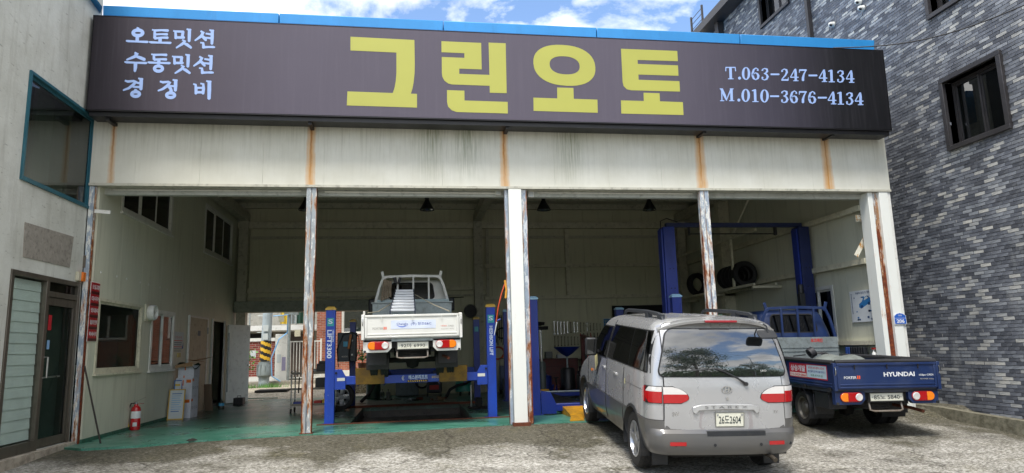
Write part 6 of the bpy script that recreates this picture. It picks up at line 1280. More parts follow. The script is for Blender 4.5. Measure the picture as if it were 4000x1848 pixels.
for i in range(4): MB().cyl((x0+.08+i*.08, y0-.03, .42+.02*i), (x0+.09+i*.08, y0-.03, .78), .012+.003*(i % 2), n=6).build('hand_tool', (M_CHROME, M_PLAST)[i % 2], label=('chrome', 'black')[i % 2]+' hand tool hanging on the front of the trolley', cat='tool', group='tools hung on the trolley')
# loose alloy wheel
wt_ = thing('alloy_wheel', 'alloy wheel with tyre leaning behind the left lift post', 'wheel', (-1.62, 4.55, 0), rot=Matrix.Rotation(R(-78), 4, 'Z') @ Matrix.Rotation(R(8), 4, 'Y')); wheel(wt_, (0, 0, .31), .31, .2, 1, 'alloy', name='tyre')
# transmission jack by the right post
t = thing('floor_jack', 'small dark jack with upright chrome handle by the right lift post', 'jack', (1.42, 3.2, 0)); MB().box(1.2, 1.66, 3.1, 3.3, .02, .07).box(1.36, 1.5, 3.1, 3.28, .07, .26).build('base', M_UNDER, t, bev=.02); MB().cyl((1.27, 3.15, .07), (1.27, 3.15, .52), .018, n=8).build('handle', M_CHROME, t)
# gear along the back wall
def drum(name, label, cat, x_, y, r, h, m, z=0, extra=None):
    t = thing(name, label, cat, (x_, y, z)); MB().lathe([(.001, 0), (r, 0), (r*1.03, .02), (r, .05), (r, h-.05), (r*1.02, h-.02), (r*.8, h), (r*.3, h+.02), (.001, h+.02)], 20, T(x_, y, z)).build('body', m, t)
    MB().cyl((x_, y, h+.02+z), (x_, y, h+.07+z), r*.22, n=10).build('cap', M_PLAST, t); return t
drum('green_canister', 'dark green drum on the floor under the truck', 'drum', -1.05, 7.9, .2, .52, mat('green_drum', '#17402f', .5, dirt=.4)); tk = drum('compressor_tank', 'teal compressor tank near the back wall', 'tank', 1.45, 7.9, .22, .62, mat('teal_tank', '#3f9a8c', .45, dirt=.3), .12)
for i in range(3): MB().cyl((1.45+.17*math.cos(i*2.1), 7.9+.17*math.sin(i*2.1), 0), (1.45+.17*math.cos(i*2.1), 7.9+.17*math.sin(i*2.1), .14), .018, n=6).build('leg', M_UNDER, tk)
for i, (x_, y, m_, lab) in enumerate(((-.78, 7.2, glass('clear_plastic'), 'clear water bottle standing by the green drum'), (-.62, 7.15, mat('grey_plastic', '#6d706c', .5), 'grey plastic bottle standing by the green drum'))): t = drum('plastic_bottle', lab, 'bottle', x_, y, .06, .22, m_)
t = thing('grey_cabinet', 'low grey steel cabinet against the back wall', 'cabinet', (-.15, 8.6, 0)); MB().box(-.45, .2, 8.35, 8.85, .03, .78).build('body', mat('cabinet_grey', '#5d6668', .5, dirt=.35), t, bev=.01); MB().box(-.43, -.13, 8.342, 8.349, .06, .75).box(-.12, .18, 8.342, 8.349, .06, .75).build('doors', mat('cabinet_door', '#68716f', .5, dirt=.3), t)
t = thing('pressure_washer', 'black and red pressure washer under the truck', 'machine', (.62, 8.0, 0)); MB().box(.42, .85, 7.85, 8.2, .1, .4).build('body', M_PLAST, t, bev=.04); MB().box(.5, .76, 7.842, 7.849, .2, .32).build('red_panel', mat('red_plastic'), t); MB().tube([(.45, 8.15, .4), (.45, 8.2, .75), (.82, 8.2, .75), (.82, 8.15, .4)], .016).build('handle', M_PLAST, t)
for x_ in (.45, .82): MB().cyl((x_-.02, 7.95, .1), (x_+.02, 7.95, .1), .1, n=16).build('wheel', M_RUBBER, t)
def coil(x_, y, z, r, n=3, k=30): return [V((x_+r*(1-.06*j/k)*math.cos(2*math.pi*j/k), y+.02*math.sin(j*.9)+j*.002, z+r*(1-.06*j/k)*math.sin(2*math.pi*j/k))) for j in range(n*k)]
MB().tube(coil(.3, 8.05, .42, .2), .014, 5).build('hose_coil', M_RUBBER, label='coil of black air hose hanging by the grey cabinet', cat='hose')
MB().tube([(.95, 7.4, .02), (1.05, 7.5, .2), (1.25, 7.55, .3), (1.5, 7.5, .36), (1.72, 7.4, .5), (1.9, 7.3, .62)], .04, 8).build('exhaust_hose', M_RUBBER, label='thick black exhaust hose curving past the teal tank', cat='hose')
MB().tube([(-1.3, 6.6, .02), (-1.1, 6.7, .2), (-.95, 6.8, .5), (-.85, 6.8, .9)], .045, 8).build('exhaust_hose', M_RUBBER, label='thick black exhaust hose rising beside the green drum', cat='hose')
for i in range(9):
    a = random.uniform(-1.0, .9); y = random.uniform(6.3, 7.4); MB(T(a, y, .03) @ Matrix.Rotation(random.uniform(0, 3), 4, 'Z')).box(-.09, .09, -.03, .03, -.028, random.uniform(.0, .05)).build('loose_part', (M_RUST, M_BROWN, M_GALV, M_UNDER)[i % 4], label='small '+('rusty', 'brown', 'grey steel', 'black')[i % 4]+' loose part lying on the oily floor under the truck', cat='part', group='loose parts under the truck')
p = aY(1838, 1215, 8.75); t = thing('wall_fan', 'black cage fan mounted on the back post', 'fan', (p.x, 8.75, p.z)); Mq = T(p.x, 8.78, p.z) @ Matrix.Rotation(R(90), 4, 'X')
for r in (.06, .12, .17, .2): MB().lathe([(r, .06), (r+.006, .066), (r, .072), (r-.006, .066), (r, .06)], 24, Mq).build('cage_ring', M_BLACK, t)
MB().lathe([(.001, .04), (.19, .02), (.19, .015), (.001, .0)], 20, Mq).build('blades', M_BLACK, t); MB().cyl((p.x, 8.78, p.z), (p.x, 8.9, p.z), .05, n=10).build('motor', M_BLACK, t)
# orange air hose on the thick post
MB().tube([aY(1972, 1108, .05), aY(1958, 1150, .0), aY(1946, 1200, -.02), aY(1938, 1260, .02)], .012, 6).build('air_hose', mat('orange_hose', '#b6451c', .5), label='orange air hose hanging from the thick white post', cat='hose')
t = thing('air_gun', 'silver air gun at the end of the orange hose', 'air gun', tuple(aY(1938, 1275, .02))); a = aY(1940, 1258, .02); MB().cyl(a, aY(1930, 1310, .0), .016, .008, 8).build('barrel', M_CHROME, t); MB().cyl(a+V((0, 0, .02)), a+V((.07, 0, .05)), .014, n=8).build('grip', M_LBD, t)
MB().tube([aY(1972, 1095, .05), aY(1978, 1130, .03), aY(1975, 1165, .03)], .02, 6).build('yellow_rag', mat('yellow_rag', '#c98f2e', .8), label='yellow rag tied to the thick white post', cat='rag')
# tool wall at the back right
t = thing('tool_grid', 'white wire grid panel for tools on the back wall', 'tool board', (4.6, 9.1, 1.2)); a0, a1 = aY(2155, 1258, 9.05), aY(2345, 1372, 9.05); x0, x1, z0, z1 = a0.x, a1.x+.3, a1.z, a0.z
for i in range(26): MB().box(lerp(x0, x1, i/25)-.003, lerp(x0, x1, i/25)+.003, 9.08, 9.086, z0, z1).build('grid_wire', M_STEEL, t)
for i in range(12): MB().box(x0, x1, 9.087, 9.092, lerp(z0, z1, i/11)-.003, lerp(z0, z1, i/11)+.003).build('grid_wire', M_STEEL, t)
wr = MB(); wr.box(-.008, .008, 0, .008, -.15, .12); wr.lathe([(.024, 0), (.024, .01), (.012, .01), (.012, 0)], 10, T(0, 0, .14) @ Matrix.Rotation(R(90), 4, 'X')); wr.add([(-.026, 0, -.2), (-.010, 0, -.17), (.010, 0, -.17), (.026, 0, -.2), (.018, 0, -.145), (-.018, 0, -.145), (-.026, .008, -.2), (-.010, .008, -.17), (.010, .008, -.17), (.026, .008, -.2), (.018, .008, -.145), (-.018, .008, -.145)], [(0, 1, 2, 3, 4, 5), (11, 10, 9, 8, 7, 6)]+[(i, (i+1) % 6, 6+(i+1) % 6, 6+i) for i in range(6)])
wm = wr.mesh('wrench', mat('tool_steel', '#c9ccd0', .25, .9)); wm2 = wm.copy(); wm2.materials[0] = M_UNDER
for i in range(30):
    r_ = i // 15; k = i % 15; sc_ = (1.25-.05*k if r_ == 0 else .95-.03*k)
    o = link('wrench', wm if (r_ == 0 and k in (0, 1, 2, 3, 4, 6, 7, 10)) else wm2, M=Matrix.Translation(V((x0+.08+k*.105, 9.06, z1-.17-r_*.42))) @ Matrix.Diagonal((max(.5, sc_), 1, max(.5, sc_), 1)), label='spanner hanging in the upper row of the tool grid' if r_ == 0 else 'dark spanner hanging in the lower row of the tool grid', cat='spanner', group='spanners on the upper row' if r_ == 0 else 'spanners on the lower row')
for i in range(8):
    x_ = x0+.9+i*.11; MB().cyl((x_, 9.05, z1-.42-.05*(i % 3)), (x_+.02, 9.05, z1-.62), .02, .008, 8).cyl((x_, 9.05, z1-.36), (x_, 9.05, z1-.42-.05*(i % 3)), .012, n=6).build('plier', M_UNDER if i % 3 else mat('red_plastic'), label='pliers hanging between the spanner rows of the tool grid', cat='pliers', group='pliers on the tool grid')
a = aY(2295, 1265, 9.03); MB().lathe([(.09, 0), (.09, .03), (.05, .03), (.05, 0), (.09, 0)], 20, T(a.x, 9.05, a.z) @ Matrix.Rotation(R(90), 4, 'X')).build('tape_roll', M_STEEL, label='roll of masking tape hanging on the tool grid', cat='tape')
a, c = aY(2392, 1195, 9.05), aY(2612, 1240, 9.05); MB().box(a.x, c.x, 9.0, 9.1, c.z-.5, a.z).build('blackboard', M_DARK, label='wide black board on the back wall behind the van', cat='board')
# machines in front of the tool wall
t = thing('tool_chest', 'dark red tool chest below the tool grid', 'tool chest', (4.3, 8.4, 0)); MB().box(3.75, 4.9, 8.2, 8.7, .08, .95).build('body', mat('dark_red_steel', '#4a1a18', .5, dirt=.4), t, bev=.01)
for i in range(4): MB().box(3.8, 4.85, 8.188, 8.199, .14+i*.2, .31+i*.2).build('drawer', mat('drawer_red', '#5c1f1b', .45, dirt=.4), t, bev=.004)
t = thing('tyre_changer', 'blue grey tyre changer machine against the back wall', 'machine', (3.2, 7.8, 0)); MB().box(2.85, 3.45, 7.6, 8.2, .05, .85).build('cabinet', mat('slate_box'), t, bev=.04); MB().lathe([(.001, .9), (.3, .9), (.32, .86), (.1, .85)], 20, T(3.15, 7.9, 0)).build('turntable', M_GALV, t); MB().box(3.3, 3.42, 8.1, 8.22, .85, 1.75).box(3.0, 3.42, 8.12, 8.2, 1.6, 1.72).build('arm', M_LBD, t); MB().lathe([(.08, 0), (.09, .01), (.001, .015)], 16, T(3.1, 7.595, .65) @ Matrix.Rotation(R(90), 4, 'X')).build('gauge', M_PAPER, t)
t = thing('transmission_jack', 'tall grey transmission jack with a chrome ram', 'jack', (3.42, 6.2, 0)); MB().lathe([(.001, 0), (.1, 0), (.1, .85), (.07, .9), (.001, .9)], 18, T(3.42, 6.2, .02)).build('cylinder', mat('hammer_grey', '#4c5450', .45, dirt=.3), t); MB().cyl((3.42, 6.2, .9), (3.42, 6.2, 1.75), .028, n=12).build('ram', M_CHROME, t); MB().box(3.25, 3.6, 6.08, 6.32, 1.75, 1.84).lathe([(.001, 0), (.14, .02), (.16, .1), (.001, .12)], 12, T(3.38, 6.2, 1.85)).build('saddle', M_UNDER, t)
for a in (0, 90, 180, 270): MB(T(3.42, 6.2, 0) @ Matrix.Rotation(R(a+45), 4, 'Z')).box(.08, .38, -.025, .025, .02, .07).build('foot', M_UNDER, t)
t = thing('oil_drainer', 'oil drainer with a wide blue funnel on a black drum', 'oil drainer', (4.25, 6.8, 0)); MB().lathe([(.001, .0), (.2, 0), (.2, .6), (.16, .66), (.001, .66)], 20, T(4.25, 6.8, .06)).build('drum', M_BLACK, t); MB().cyl((4.25, 6.8, .7), (4.25, 6.8, 1.05), .025, n=8).build('stem', M_GALV, t); MB().lathe([(.03, 1.02), (.16, 1.1), (.36, 1.27), (.37, 1.285), (.34, 1.27), (.14, 1.12)], 24, T(4.25, 6.8, 0)).build('funnel', M_LBD, t)
t = thing('vice_stand', 'dark bench vice on a drum stand beside the tool chest', 'vice', (4.0, 6.4, 0)); MB().lathe([(.001, 0), (.18, 0), (.18, .55), (.001, .55)], 18, T(4.55, 6.3, 0)).build('stand', mat('oily_drum', '#2b2723', .4, dirt=.4), t); MB().box(4.42, 4.7, 6.2, 6.4, .55, .64).box(4.46, 4.54, 6.22, 6.38, .64, .76).box(4.6, 4.68, 6.22, 6.38, .64, .76).build('jaws', M_UNDER, t, bev=.01)
# right wall: tyre rack, poster, strips, spray shelf
t = thing('tyre_rack', 'steel shelf frame for tyres high on the right wall', 'rack', (8.5, 5.5, 2.6))
for z in (2.62,): MB().box(8.15, 8.2, 3.5, 8.6, z, z+.06).box(8.72, 8.77, 3.5, 8.6, z, z+.06).build('shelf_rail', M_STEEL, t)
for y in (3.55, 6.0, 8.4): MB().box(8.16, 8.92, y, y+.05, 2.56, 2.615).build('bearer', M_STEEL, t)
MB().box(8.15, 8.2, 4.5, 4.56, 2.681, 3.9).build('upright', M_STEEL, t); MB().tube([(8.17, 4.53, 3.9), (8.4, 3.2, 5.3)], .025, 6).build('brace', M_STEEL, t); MB().box(8.14, 8.19, 3.2, 8.6, 3.9, 3.97).build('top_rail', M_STEEL, t)
for i, (y, r) in enumerate(((4.50, .33), (4.72, .31), (4.94, .31), (5.16, .31), (5.38, .31), (7.4, .34))):
    o = thing('spare_tyre', ['large black tyre at the open end of the rack', 'black tyre in the row of four on the rack', 'black tyre in the row of four on the rack', 'black tyre in the row of four on the rack', 'black tyre in the row of four on the rack', 'lone black tyre at the inner end of the rack'][i], 'tyre', (8.46, y, 2.68), 'tyres stored on the wall rack', rot=Matrix.Rotation(R(90+(12 if i == 5 else 0)), 4, 'Z')); h = .1
    q_ = r*.62; MB().lathe([(q_, -h+.02), (r*.8, -h), (r*.95, -h+.01), (r, -h+.04), (r, h-.04), (r*.95, h-.01), (r*.8, h), (q_, h-.02), (q_+.02, 0), (q_, -h+.02)], 28, T(0, 0, r) @ AX).build('rubber', mat('black_stored_rubber', '#0e0e0f', .7, var=.2), o)
    if 0 < i < 5:
        for a in range(6): MB().box(-.02, .02, -.006, .006, r+.001, r+.004, T(0, 0, r) @ Matrix.Rotation(R(60+a*14), 4, 'X')).build('chalk_mark', M_PAPER, o)
t = thing('parts_poster', 'white poster with a blue car drawing on the right wall', 'poster', (8.94, .62, 1.62)); P0 = [aX(*q_, 8.93) for q_ in ((3316, 1146), (3424, 1128), (3442, 1250), (3330, 1261))]; y0, y1, z0, z1 = .14, 1.04, 1.61, 2.24
MB().box(8.926, 8.932, y0, y1, z0, z1).build('sheet', mat('poster_paper', '#c6cbcd', .5, var=.06), t); fP = lambda y, z: frameM((8.9255, y, z), (0, -1, 0), (0, 0, 1)); M_PB = mat('poster_blue', '#2c6fa6', .5); M_PD = mat('poster_dark_blue', '#1a3f6c', .5)
text('자동차 점검 및 정비 안내', fP(.58, 2.19), .045, M_PD, t, .56, .01)
car = [(-.22, -.04), (-.21, .03), (-.12, .05), (-.05, .12), (.08, .13), (.16, .06), (.21, .05), (.22, -.02), (.17, -.05), (-.15, -.09)]
MB().prism([(8.9256, .58-x_*.9, 1.99+z_*.9+x_*.22) for x_, z_ in car], (.0006, 0, 0)).build('car_print', M_PB, t)
MB().prism([(8.925, .58-x_*.9, 1.99+z_*.9+x_*.22) for x_, z_ in ((-.04, .06), (-.01, .11), (.07, .115), (.12, .065))], (.0004, 0, 0)).build('car_print', M_PAPER, t)
for x_ in (-.12, .12): MB().lathe([(.001, .0), (.032, .0)], 12, T(8.9248, .58-x_*.9, 1.99-.05+x_*.2) @ Matrix.Rotation(R(90), 4, 'Y')).build('car_print', M_PD, t)
random.seed(5)
for i in range(26):
    y, z = random.uniform(.24, .95), random.choice((1.66, 1.70, 1.82, 1.86, 2.08, 2.1)); s_ = random.uniform(.012, .03); MB().box(8.9252, 8.9257, y-s_, y+s_, z-s_*.7, z+s_*.7).build('part_print', random.choice((M_PB, M_PD)), t)
for i in range(16):
    for y in (.20, .99): MB().box(8.9252, 8.9257, y-.012, y+.012, 1.78+i*.026, 1.796+i*.026).build('edge_print', M_PD, t)
MB().box(8.86, 8.945, .35, 1.9, 1.16, 1.24).box(8.9, 8.945, .35, 1.9, .62, .64).build('shelf_rail', M_STEEL, gar)
t = thing('oil_rack', 'row of dark red and blue packs hanging under the wall rail', 'rack', (8.85, .8, .85))
for i in range(8): MB().box(8.78, 8.87, .58+i*.075, .64+i*.075, .84, 1.12).build('pack', M_PLAST if i < 6 else mat('blue_pack', '#2b4a8c', .5), t, bev=.006); MB().box(8.775, 8.779, .585+i*.075, .635+i*.075, .9, .96).build('pack_label', mat('red_plastic') if i < 6 else M_GALV, t)
MB().tube([(8.83, .5, 1.15), (8.83, 1.25, 1.15)], .01).build('hanging_rail', M_BLACK, t)
t = thing('spray_bottle', 'white spray bottle with red trigger under the wall rail', 'bottle', (8.85, .4, .85)); MB().lathe([(.001, 0), (.04, 0), (.042, .13), (.015, .18), (.012, .21)], 14, T(8.85, .38, .86)).build('body', M_WHITE, t); MB().box(8.83, 8.87, .33, .42, 1.07, 1.1).build('trigger', mat('red_plastic'), t)
a, c = aY(3395, 900, .36), aY(3345, 1000, .36); d_ = (c-a).normalized(); s_ = V((d_.z, 0, -d_.x))*.045; MB().hexa([a-s_, a+s_, c+s_, c-s_], (0, .012, 0)).build('hanging_trim', m_peel('rust_flecked_trim', '#d3d0be', '#b98a50', amt=.4, low=0), label='loose bent white metal strip hanging by the rusty end post', cat='strip')
for (pa, pb) in (((3340, 842), (3398, 860)), ((3384, 1040), (3420, 1052))):
    a, c = aY(*pa, .34), aY(*pb, .34); MB().box(a.x, c.x, .33, .345, c.z-.03, a.z+.01).box(a.x, c.x, .30, .329, c.z-.0, c.z+.012).build('girt_bracket', m_peel('rust_flecked_bracket', '#d0cdbb', '#b98a50', amt=.3, low=0), gar)
# address plate
p = aY(3515, 1245, -.02); t = thing('address_plate', 'blue house number plate 206 on the rusty end post', 'sign', tuple(p)); wd = .125
MB().prism([(p.x-wd, -.03, p.z-.105), (p.x+wd, -.03, p.z-.105), (p.x+wd, -.03, p.z+.055), (p.x+wd*.6, -.03, p.z+.095), (p.x, -.03, p.z+.112), (p.x-wd*.6, -.03, p.z+.095), (p.x-wd, -.03, p.z+.055)], (0, .008, 0)).build('plate', mat('sign_white', '#d9dbdd', .35), t)
wd -= .008; MB().prism([(p.x-wd, -.032, p.z-.097), (p.x+wd, -.032, p.z-.097), (p.x+wd, -.032, p.z+.05), (p.x+wd*.6, -.032, p.z+.087), (p.x, -.032, p.z+.104), (p.x-wd*.6, -.032, p.z+.087), (p.x-wd, -.032, p.z+.05)], (0, .0015, 0)).build('blue_field', mat('sign_blue', '#1f57b0', .35), t)
text('206', plateM(p.x, -.0322, p.z-.045), .07, M_WTX, t, .165, .03); text('견산로', plateM(p.x, -.0322, p.z+.062), .03, M_WTX, t, .08, .01); MB().box(p.x-wd, p.x+wd, -.0328, -.0321, p.z+.008, p.z+.013).build('rule_line', M_WTX, t)
# load of the white truck
LM = Matrix.Translation(V((.018, 1.35, .822)))
t = thing('tool_locker', 'grey steel locker across the front of the white truck bed', 'locker', (.018, 2.5, 1.52)); MB().box(-.78, .82, 2.25, 2.84, 1.523, 2.25).build('body', M_GALV, t, bev=.006); MB().box(-.80, .84, 2.22, 2.86, 2.251, 2.275).build('lid', M_GALV, t); MB().box(-.72, .80, 2.862, 2.88, 2.1, 2.37).build('back_sheet', mat('pale_steel', '#9fb0b2', .45, .3), t); MB().box(-.32, -.21, 2.244, 2.2495, 2.1, 2.18).build('green_label', mat('green_label', '#3f8f78', .5), t)
t = thing('ladder', 'folded aluminium ladder lying over the white truck bed onto the tailgate', 'ladder', (-.15, .5, 1.9)); a0, a1 = V((-.15, .16, 1.945)), V((-.13, 2.5, 2.62)); ux = V((1, 0, 0)); dl = (a1-a0)
a1 = V((-.13, 1.9, 2.48)); dl = a1-a0
for sg in (-1, 1): MB().hexa([a0+ux*sg*.20-V((0, 0, .03)), a0+ux*sg*.225-V((0, 0, .03)), a1+ux*sg*.185-V((0, 0, .03)), a1+ux*sg*.16-V((0, 0, .03))], (0, 0, .06)).build('stile', mat('dark_stile', '#2c3340', .4), t)
for i in range(8): c = a0+dl*(i+.3)/8; w_ = .205-.04*i/8; MB().box(c.x-w_, c.x+w_, c.y-.04, c.y+.04, c.z+.0, c.z+.045).build('rung', mat('aluminium_rung', '#bfc2c6', .35, .5), t, bev=.006)
MB().tube([(-.74, .2, 1.95), (-.6, .8, 2.0), (-.36, 1.4, 2.2), (-.2, 1.7, 2.4)], .008, 5).build('rope', mat('pale_rope', '#a89f88', .9), label='thin pale rope tied from the ladder to the left bed rail', cat='rope')
MB().tube([(.66, .2, 1.95), (.4, .9, 2.12), (.05, 1.6, 2.38)], .008, 5).build('rope', mat('pale_rope'), label='thin pale rope tied from the ladder to the right bed rail', cat='rope')
b = MB()
for i in range(5): b.tube([(-.56+.035*i, 2.84, 2.80-.01*i), (-.60+.04*i, 2.83, 2.6), (-.62+.045*i, 2.82, 2.34+.02*i)], .022, 6)
b.build('strap_hank', mat('faded_strap', '#8d7f6c', .85, var=.2), label='hank of faded straps hanging on the white truck guard frame', cat='straps')
for sg, x_ in ((-1, -.34), (1, -.25)): MB(T(x_, 2.83, 2.78) @ Matrix.Rotation(R(sg*14), 4, 'Y')).box(-.03, .03, -.03, .03, -.08, .06).build('work_glove', M_PLAST, label='black glove hung on the white truck guard bar', cat='glove', group='gloves on the guard bar', bev=.015)
# ---- clutter along the back wall of the middle bay
t = thing('workbench', 'steel workbench with a grey top along the back wall', 'workbench', (6.0, 8.7, 0)); MB().box(5.1, 7.4, 8.45, 9.05, .86, .91).build('top', mat('bench_top', '#6b675e', .5, .3, dirt=.4), t)
for x_ in (5.15, 7.3):
    for y in (8.5, 8.98): MB().box(x_, x_+.05, y, y+.05, 0, .859).build('leg', M_DSTEEL, t)
MB().box(5.2, 7.3, 8.5, 9.0, .25, .28).build('lower_shelf', M_DSTEEL, t)
random.seed(21)
cl = [(5.25, 'red'), (5.55, 'slate'), (5.9, 'card'), (6.25, 'blue'), (6.6, 'slate'), (7.0, 'card')]
for i, (x_, k) in enumerate(cl):
    h = random.uniform(.16, .36); m_ = {'red': mat('red_plastic'), 'slate': mat('slate_box'), 'card': M_BROWN, 'blue': M_LBD}[k]
    MB().box(x_, x_+.26, 8.55, 8.85, .911, .911+h).box(x_+.02, x_+.24, 8.57, 8.83, .912+h, .93+h).build('parts_box', m_, label={'red': 'red lidded box on the workbench', 'blue': 'blue lidded box on the workbench'}.get(k, ('grey lidded box beside the red one on the workbench' if i == 1 else 'grey lidded box beside the blue one on the workbench') if k == 'slate' else ('brown carton between grey and blue boxes on the workbench' if i == 2 else 'brown carton at the end of the workbench')), cat='box', bev=.006)
for i in range(5):
    x_ = 5.3+i*.4; t = thing('oil_can', ['yellow oil can', 'black oil can', 'white oil can', 'blue oil can', 'red oil can'][i]+' on the lower workbench shelf', 'can', (x_, 8.7, .28), 'oil cans under the workbench'); MB().box(x_-.1, x_+.1, 8.6, 8.8, .281, .52).build('can', (mat('yellow_plastic'), M_PLAST, M_WHITE, M_LBD, mat('red_plastic'))[i], t, bev=.02); MB().cyl((x_+.05, 8.7, .52), (x_+.05, 8.7, .56), .025, n=10).build('cap', M_PLAST, t)
for i, (x_, z, r) in enumerate(((2.75, 1.75, .17), (2.62, 1.15, .2), (6.9, 2.0, .2))): MB().tube(coil(x_, 9.0, z, r), .013, 5).build('hose_coil', (M_RUBBER, mat('orange_hose'), M_RUBBER)[i], label=['coil of black hose hanging left of the back window', 'coil of orange hose hanging low on the back wall', 'coil of black hose hanging above the workbench'][i], cat='hose')
t = thing('engine_hoist', 'dark red engine hoist folded against the back wall', 'hoist', (5.0, 7.6, 0)); MB().box(4.95, 5.07, 7.9, 8.02, .06, 1.6).build('mast', mat('drawer_red'), t); MB().hexa([(4.96, 7.05, 1.42), (5.06, 7.05, 1.42), (5.06, 7.05, 1.52), (4.96, 7.05, 1.52)], (0, .95, .12)).build('boom', mat('drawer_red'), t)
for sg in (-1, 1): MB().box(5.01+sg*.35-.04, 5.01+sg*.35+.04, 6.9, 8.1, .06, .13).build('leg', mat('drawer_red'), t)
MB().box(4.66, 5.36, 7.95, 8.05, .06, .14).build('base', mat('drawer_red'), t); MB().cyl((5.01, 7.85, .4), (5.01, 7.5, 1.45), .035, n=10).build('ram', M_CHROME, t)
for i, (x_, y) in enumerate(((2.62, 6.9), (2.75, 7.35), (3.75, 7.45))): drum('oil_drum', ['black oil drum in front of the tyre changer', 'rusty oil drum beside the tyre changer', 'blue oil drum below the tool grid'][i], 'drum', x_, y, .17, .5, (M_BLACK, M_RUST, M_LBD)[i])
MB().box(3.95, 4.15, 8.28, 8.5, .96, 1.16).build('radio', mat('grey_plastic'), label='small grey radio on the red tool chest', cat='radio', bev=.01)
MB().box(4.3, 4.55, 8.3, 8.5, .96, 1.06).build('white_carton', M_CARD, label='small white carton on the red tool chest', cat='box')
t = thing('wall_calendar', 'pale calendar on the back wall beside the tool grid', 'calendar', (6.2, 9.18, 1.7)); MB().box(6.0, 6.4, 9.185, 9.195, 1.6, 2.15).build('sheet', M_PAPER, t); MB().box(6.03, 6.37, 9.182, 9.184, 1.9, 2.12).build('picture', M_PB, t)
MB().tube([(-1.2, 9.1, 2.9), (-.5, 9.08, 2.84), (.6, 9.08, 2.86), (1.6, 9.08, 2.88)], .012, 5).build('wall_cable', M_RUBBER, label='black cable sagging along the back wall below the steel rail', cat='cable')
for i, (x_, y, m_) in enumerate(((2.95, 6.6, mat('red_plastic')), (3.85, 6.75, M_LBD), (4.85, 6.6, M_GALV))):
    t = thing('bucket', ['red bucket standing in front of the tyre changer', 'blue bucket standing by the oil drainer', 'grey steel bucket standing by the vice stand'][i], 'bucket', (x_, y, 0)); MB().lathe([(.001, 0), (.1, 0), (.135, .26), (.14, .27), (.128, .26), (.095, .02)], 18, T(x_, y, 0)).build('pail', m_, t); MB().tube([(x_-.135, y, .26), (x_-.08, y-.05, .14), (x_, y-.14, .1), (x_+.08, y-.05, .14), (x_+.135, y, .26)], .005, 5).build('bail', M_CHROME, t)
for i, (x_, y) in enumerate(((3.0, 5.9), (3.75, 6.0))):
    t = thing('axle_stand', ['rusty axle stand left of the grey transmission jack', 'rusty axle stand right of the grey transmission jack'][i], 'stand', (x_, y, 0))
    for a in range(4): MB().hexa([(x_+.13*math.cos(a*1.57+.78)-.015, y+.13*math.sin(a*1.57+.78), 0), (x_+.13*math.cos(a*1.57+.78)+.015, y+.13*math.sin(a*1.57+.78), 0), (x_+.04*math.cos(a*1.57+.78)+.015, y+.04*math.sin(a*1.57+.78), .34), (x_+.04*math.cos(a*1.57+.78)-.015, y+.04*math.sin(a*1.57+.78), .34)], (0, .02, 0)).build('leg', M_RUST, t)
    MB().cyl((x_, y, .3), (x_, y, .48), .025, n=10).box(x_-.06, x_+.06, y-.03, y+.03, .48, .51).build('saddle', M_UNDER, t)
t = thing('battery_charger', 'wheeled blue grey battery charger with dial by the left back post', 'charger', (2.7, 7.75, 0)); MB().box(2.5, 2.86, 7.7, 8.0, .12, .8).build('case', mat('charger_blue', '#3c4c66', .5, dirt=.3), t, bev=.015); MB().lathe([(.001, .012), (.07, .01), (.075, 0)], 16, T(2.68, 7.7, .64) @ Matrix.Rotation(R(90), 4, 'X')).build('dial', M_PAPER, t)
for x_ in (2.52, 2.84): MB().cyl((x_-.02, 7.95, .1), (x_+.02, 7.95, .1), .1, n=14).build('wheel', M_RUBBER, t)
MB().tube([(2.52, 8.0, .8), (2.52, 8.05, 1.0), (2.84, 8.05, 1.0), (2.84, 8.0, .8)], .014, 6).build('handle', M_CHROME, t)
for i in range(6): MB().tube([(2.5+.06*i, 9.05, 2.3), (2.49+.06*i, 9.02, 1.9-.05*i), (2.52+.05*i, 9.05, 1.55-.08*(i % 3))], .012, 5).build('hanging_cable', M_RUBBER if i % 2 else M_UNDER, label='dark cable hanging on the back wall beside the left back window', cat='cable', group='cables hung by the back window')
# ================================================================ alley behind the garage
def m_redbrick(name, sc_=1.0, c1='#7a3a30', c2='#9a5442'):
    t = NT(name); b = t.n('TexBrick'); b.inputs['Scale'].default_value = 1; b.inputs['Brick Width'].default_value = .21*sc_; b.inputs['Row Height'].default_value = .067*sc_; b.inputs['Mortar Size'].default_value = .006; b.inputs['Color1'].default_value = _c(c1); b.inputs['Color2'].default_value = _c(c2); b.inputs['Mortar'].default_value = _c('#a39a8c')
    mp_ = t.n('Mapping'); mp_.inputs['Rotation'].default_value = (R(90), 0, 0); t.t.links.new(t.obj(), mp_.inputs[0]); t.t.links.new(mp_.outputs[0], b.inputs[0])
    c = t.mix(t.ramp(t.noise(4, 5, .6), [(.45, 0), (.7, .4)]), b.outputs[0], '#4f2a22'); t.bump(b.outputs[1], -.4, .006); return t.fin(c, .8, 0, .25)
YW = 15.0
t = thing('garden_wall', 'low dark red brick wall with white coping across the alley', 'wall', (-7, YW, .2))
MB().box(-10, -5.08, YW, YW+.2, .1, 1.80).build('brick_face', m_redbrick('dark_red_brick', 1.1, '#6b2a26', '#8a4038'), t); MB().box(-10, -5.06, YW-.05, YW+.25, 1.801, 1.92).build('coping', M_WHITE, t); MB().box(-10, -5.06, YW-.04, YW-.001, .1, .50).build('plinth', M_WHITE, t)
